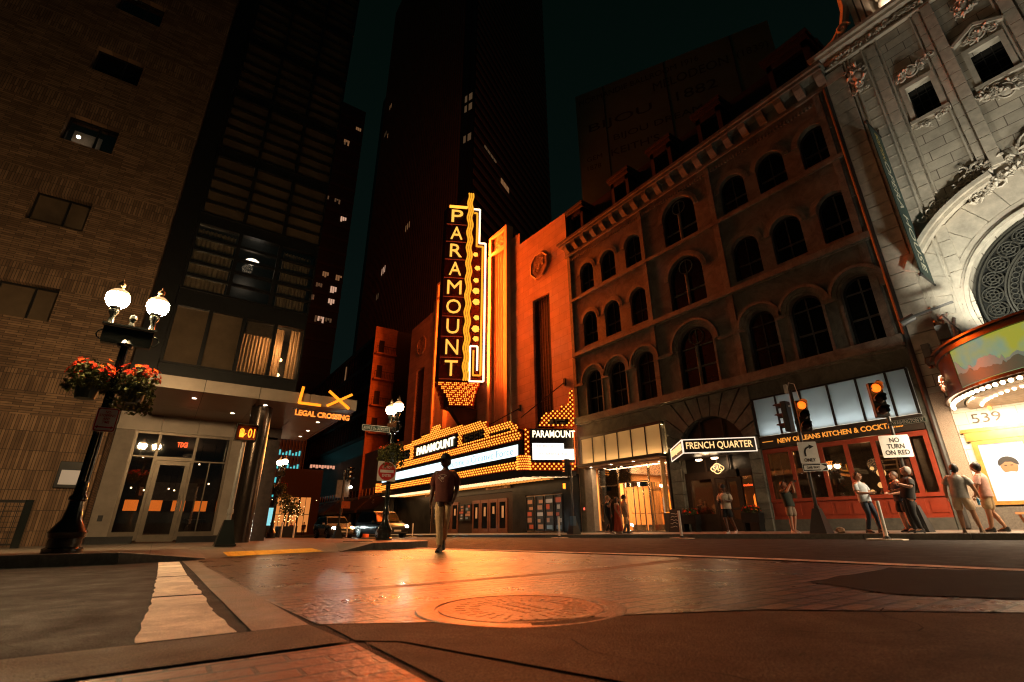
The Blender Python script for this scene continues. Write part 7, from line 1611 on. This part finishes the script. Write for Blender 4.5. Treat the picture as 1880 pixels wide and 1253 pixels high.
for s in (-1, 1): b.bar(c+V((s*.01, 0, -.075)), c+V((s*.085, -.012, 0)), .012, .004, upv=(0, 1, 0)); b.bar(c+V((s*.085, -.012, 0)), c+V((s*.03, -.002, .03)), .012, .004, upv=(0, 1, 0))
b.ball(c+V((0, .0, -.01)), .03, 10, 6, (1.3, .12, .8)); obj('shirt_emblem', b, em, T, True)
wf = lambda x, y=17.8: wz(x, y)
person('fair haired walker in dark clothes by the lobby entrance', (-17.5, 17.9), facing(.9, .45), wf(-17.5), 1.74, 'light', ('blond', 'short'), ('dark_navy', (.014, .02, .024)), ('long', 'dark_navy', (.014, .02, .024)), (.5, .45, .4), J=dict(eR=(.22, .12, 1.2), wR=(.1, .2, 1.45), kR=(.1, .12, .5), aR=(.1, .12, .09), aL=(-.1, -.2, .12)), sleeve=.4)
sh = thing('shawl', 'long pale orange shawl hanging at the side of the fair haired walker', 'shawl', (-17.72, 17.75, wf(-17.7)))
b = MB(); vs = [(.05*sin(i*.9), .04*cos(i*1.3)+.02*i2, 1.35-.8*i/8) for i in range(9) for i2 in (-3, 3)]; b.add(vs, [(2*i, 2*i+1, 2*i+3, 2*i+2) for i in range(8)]); obj('fabric', b, cloth('pale_orange', (.55, .3, .12)), sh, True, True)
person('woman with long dark hair in a long red dress by the lobby', (-17.1, 18.1), facing(.9, .4), wf(-17.1, 18.1), 1.66, 'tan', ('black', 'long'), None, None, (.3, .2, .15), dress=('red_dress', (.4, .055, .02)), J=dict(eR=(.2, .02, 1.12), wR=(.2, .12, .92)))
T, q, hd_ = person('man from behind in tan tee and grey trousers with shoulder strap by the lobby', (-16.45, 17.9), facing(.55, .85), wf(-16.4), 1.72, 'tan', ('black', 'short'), ('tan', (.5, .32, .18)), ('long', 'grey', (.09, .085, .075)), (.03, .03, .03), J=dict(aR=(.1, -.12, .1), kL=(-.1, .12, .5), aL=(-.1, .14, .09)))
b = MB(); b.tube([(-.13, -.02, 1.45), (-.06, -.145, 1.36), (.08, -.15, 1.15), (.16, -.06, 1.0)], .012, 5); obj('strap', b, sgb, T, True)
hb2 = thing('carrier_bag', 'small pale carrier bag held by the man with the shoulder strap', 'bag', (-16.3, 17.75, wf(-16.3)+.42)); obj('bag', MB().prism([(-.1, -.04, 0), (.1, -.04, 0), (.08, -.02, .3), (-.08, -.02, .3)], (0, .08, 0)), mat('bag_cream', (.65, .42, .22), .7), hb2, True); obj('handle', MB().tube([(-.06, 0, .3), (0, 0, .4), (.06, 0, .3)], .008, 5), mat('bag_cream', (.65, .42, .22)), hb2, True)
T, q, hd_ = person('man in cap, cream striped tee and dark shorts by the arched doorway', (-11.1, 17.7), facing(.2, -1), wf(-11.1), 1.76, 'dark', ('black', 'buzz'), ('cream', (.68, .6, .48)), ('shorts', 'denim_dark', (.02, .026, .03)), (.75, .72, .68), J=dict(eR=(.24, .02, 1.12), wR=(.16, .22, 1.15), eL=(-.24, .04, 1.12), wL=(-.1, .25, 1.16), kR=(.06, .1, .5), aR=(.0, .14, .09), aL=(-.14, -.26, .16), fL=(-.02, .13, -.45), kL=(-.12, .02, .5)), cap=('cap_black', (.02, .022, .024)), head=(0, -22), sleeve=.6)
b = MB()
for zz in (1.33, 1.29): b.lathe([(.168, zz-.012), (.172, zz), (.168, zz+.012)], n=24, sc=(1, .8, 1))
obj('shirt_stripes', b, cloth('stripe_dark', (.03, .03, .03)), T, True)
ph = thing('phone', 'phone held by the man in the striped tee', 'phone', (-11.15, 17.42, wf(-11.1)+1.14)); obj('case', MB().cbox((0, 0, 0), .075, .015, .15), sgb, ph, True)
# the photographer
T, q, hd_ = person('man in dark green tee and grey shorts raising a phone', (-8.75, 17.75), facing(.97, -.2), wf(-8.75), 1.7, 'light', ('black', 'short'), ('dark_green', (.025, .035, .026)), ('shorts', 'stone_grey', (.28, .22, .16)), (.72, .7, .66), J=dict(eR=(.2, .22, 1.33), wR=(.08, .34, 1.55), eL=(-.2, .2, 1.33), wL=(-.06, .33, 1.56), aR=(.1, .02, .09), aL=(-.1, -.06, .09)), lean=9, head=(0, 20), sleeve=.55, stout=1.08)
ph = thing('phone', 'phone raised by the man in the green tee', 'phone', (-8.36, 17.68, wf(-8.7)+1.66)); obj('case', MB().cbox((0, 0, 0), .02, .14, .075, M.Rotation(.5, 3, 'Y')), sgb, ph, True)
# group of onlookers
person('man in pale blue tee and jeans looking up before the red restaurant', (-6.45, 17.75), facing(.9, -.25), wf(-6.45), 1.78, 'light', ('black', 'short'), ('pale_blue', (.42, .48, .52)), ('long', 'jeans', (.03, .045, .07)), (.03, .028, .028), J=dict(eR=(.24, .02, 1.12), wR=(.14, .26, 1.08), eL=(-.24, .04, 1.13), wL=(-.08, .27, 1.1), kR=(.1, .08, .5), aR=(.11, -.05, .09), kL=(-.1, .14, .5), aL=(-.1, .18, .09)), lean=6, head=(0, 22), sleeve=.55)
person('man in dark navy tee and black shorts half hidden behind the onlooker in black', (-5.75, 18.45), facing(-.5, -.85), wf(-5.75, 18.45), 1.76, 'light', ('brown', 'short'), ('navy', (.02, .026, .04)), ('shorts', 'black_shorts', (.014, .014, .014)), (.03, .03, .03), J=dict(eR=(.25, .04, 1.12), wR=(.12, .26, 1.12), eL=(-.25, .02, 1.12), wL=(-.1, .26, 1.08)), head=(0, 18), sleeve=.55)
person('stout grey haired man in black leaning back with legs apart', (-5.35, 17.8), facing(-.75, -.55), wf(-5.35), 1.84, 'light', ('grey', 'short'), ('black', (.014, .014, .013)), ('long', 'black_trousers', (.012, .012, .012)), (.028, .026, .026), J=dict(hR=(.1, 0, .9), kR=(.2, .02, .5), aR=(.32, -.06, .09), kL=(-.16, .06, .5), aL=(-.22, .0, .09), eL=(-.3, .02, 1.16), wL=(-.27, .24, 1.2), eR=(.3, -.02, 1.15), wR=(.2, .2, 1.08)), lean=11, head=(0, 26), sleeve=.55, stout=1.15)
T, q, hd_ = person('man from behind in grey tee and beige shorts holding a blue bottle', (-4.15, 17.65), facing(-.1, 1), wf(-4.15), 1.76, 'tan', ('black', 'short'), ('warm_grey', (.36, .35, .33)), ('shorts', 'beige', (.6, .45, .3)), (.12, .08, .05), J=dict(eR=(.3, -.02, 1.16), wR=(.36, .06, .92), eL=(-.27, .0, 1.15), wL=(-.28, .08, .9), kR=(.15, .02, .5), aR=(.2, .02, .09), kL=(-.12, .0, .5), aL=(-.13, -.04, .09)), roll=4, head=(15, 12), sleeve=.6, stout=1.05)
bt = thing('water_bottle', 'blue water bottle in the hand of the man in grey tee', 'bottle', (-3.83, 17.72, wf(-4)+.68)); obj('bottle', MB().lathe([(.001, 0), (.03, .0), (.032, .14), (.015, .17), (.014, .19), (.001, .19)], n=12), mat('bottle_blue', (.1, .35, .6), .2), bt, True)
person('man in pink tee and tan shorts seen from the side beside the lit poster', (-3.72, 18.1), facing(-.92, .1), wf(-3.7, 18.1), 1.78, 'tan', ('black', 'short'), ('pink', (.62, .36, .3)), ('shorts', 'sand', (.42, .3, .17)), (.03, .027, .025), J=dict(eL=(-.25, .04, 1.13), wL=(-.24, .14, .9), eR=(.25, .0, 1.13), wR=(.25, .12, .9), aL=(-.1, .08, .09), aR=(.1, -.14, .1)), head=(-20, 14), sleeve=.6)
# a few people far down the street by the lit cafe
for i, (x, y, c, lab) in enumerate(((-70, 14.2, (.2, .04, .03), 'distant person in dark red standing before the lit cafe'), (-69, 15.5, (.03, .03, .03), 'distant person in black standing before the lit cafe'))):
    person(lab, (x, y), facing(.8, -.3), gz(x), 1.72, 'tan', ('black', 'short'), ('far_%d' % i, c), ('long', 'far_trousers', (.02, .02, .02)), (.03, .03, .03))
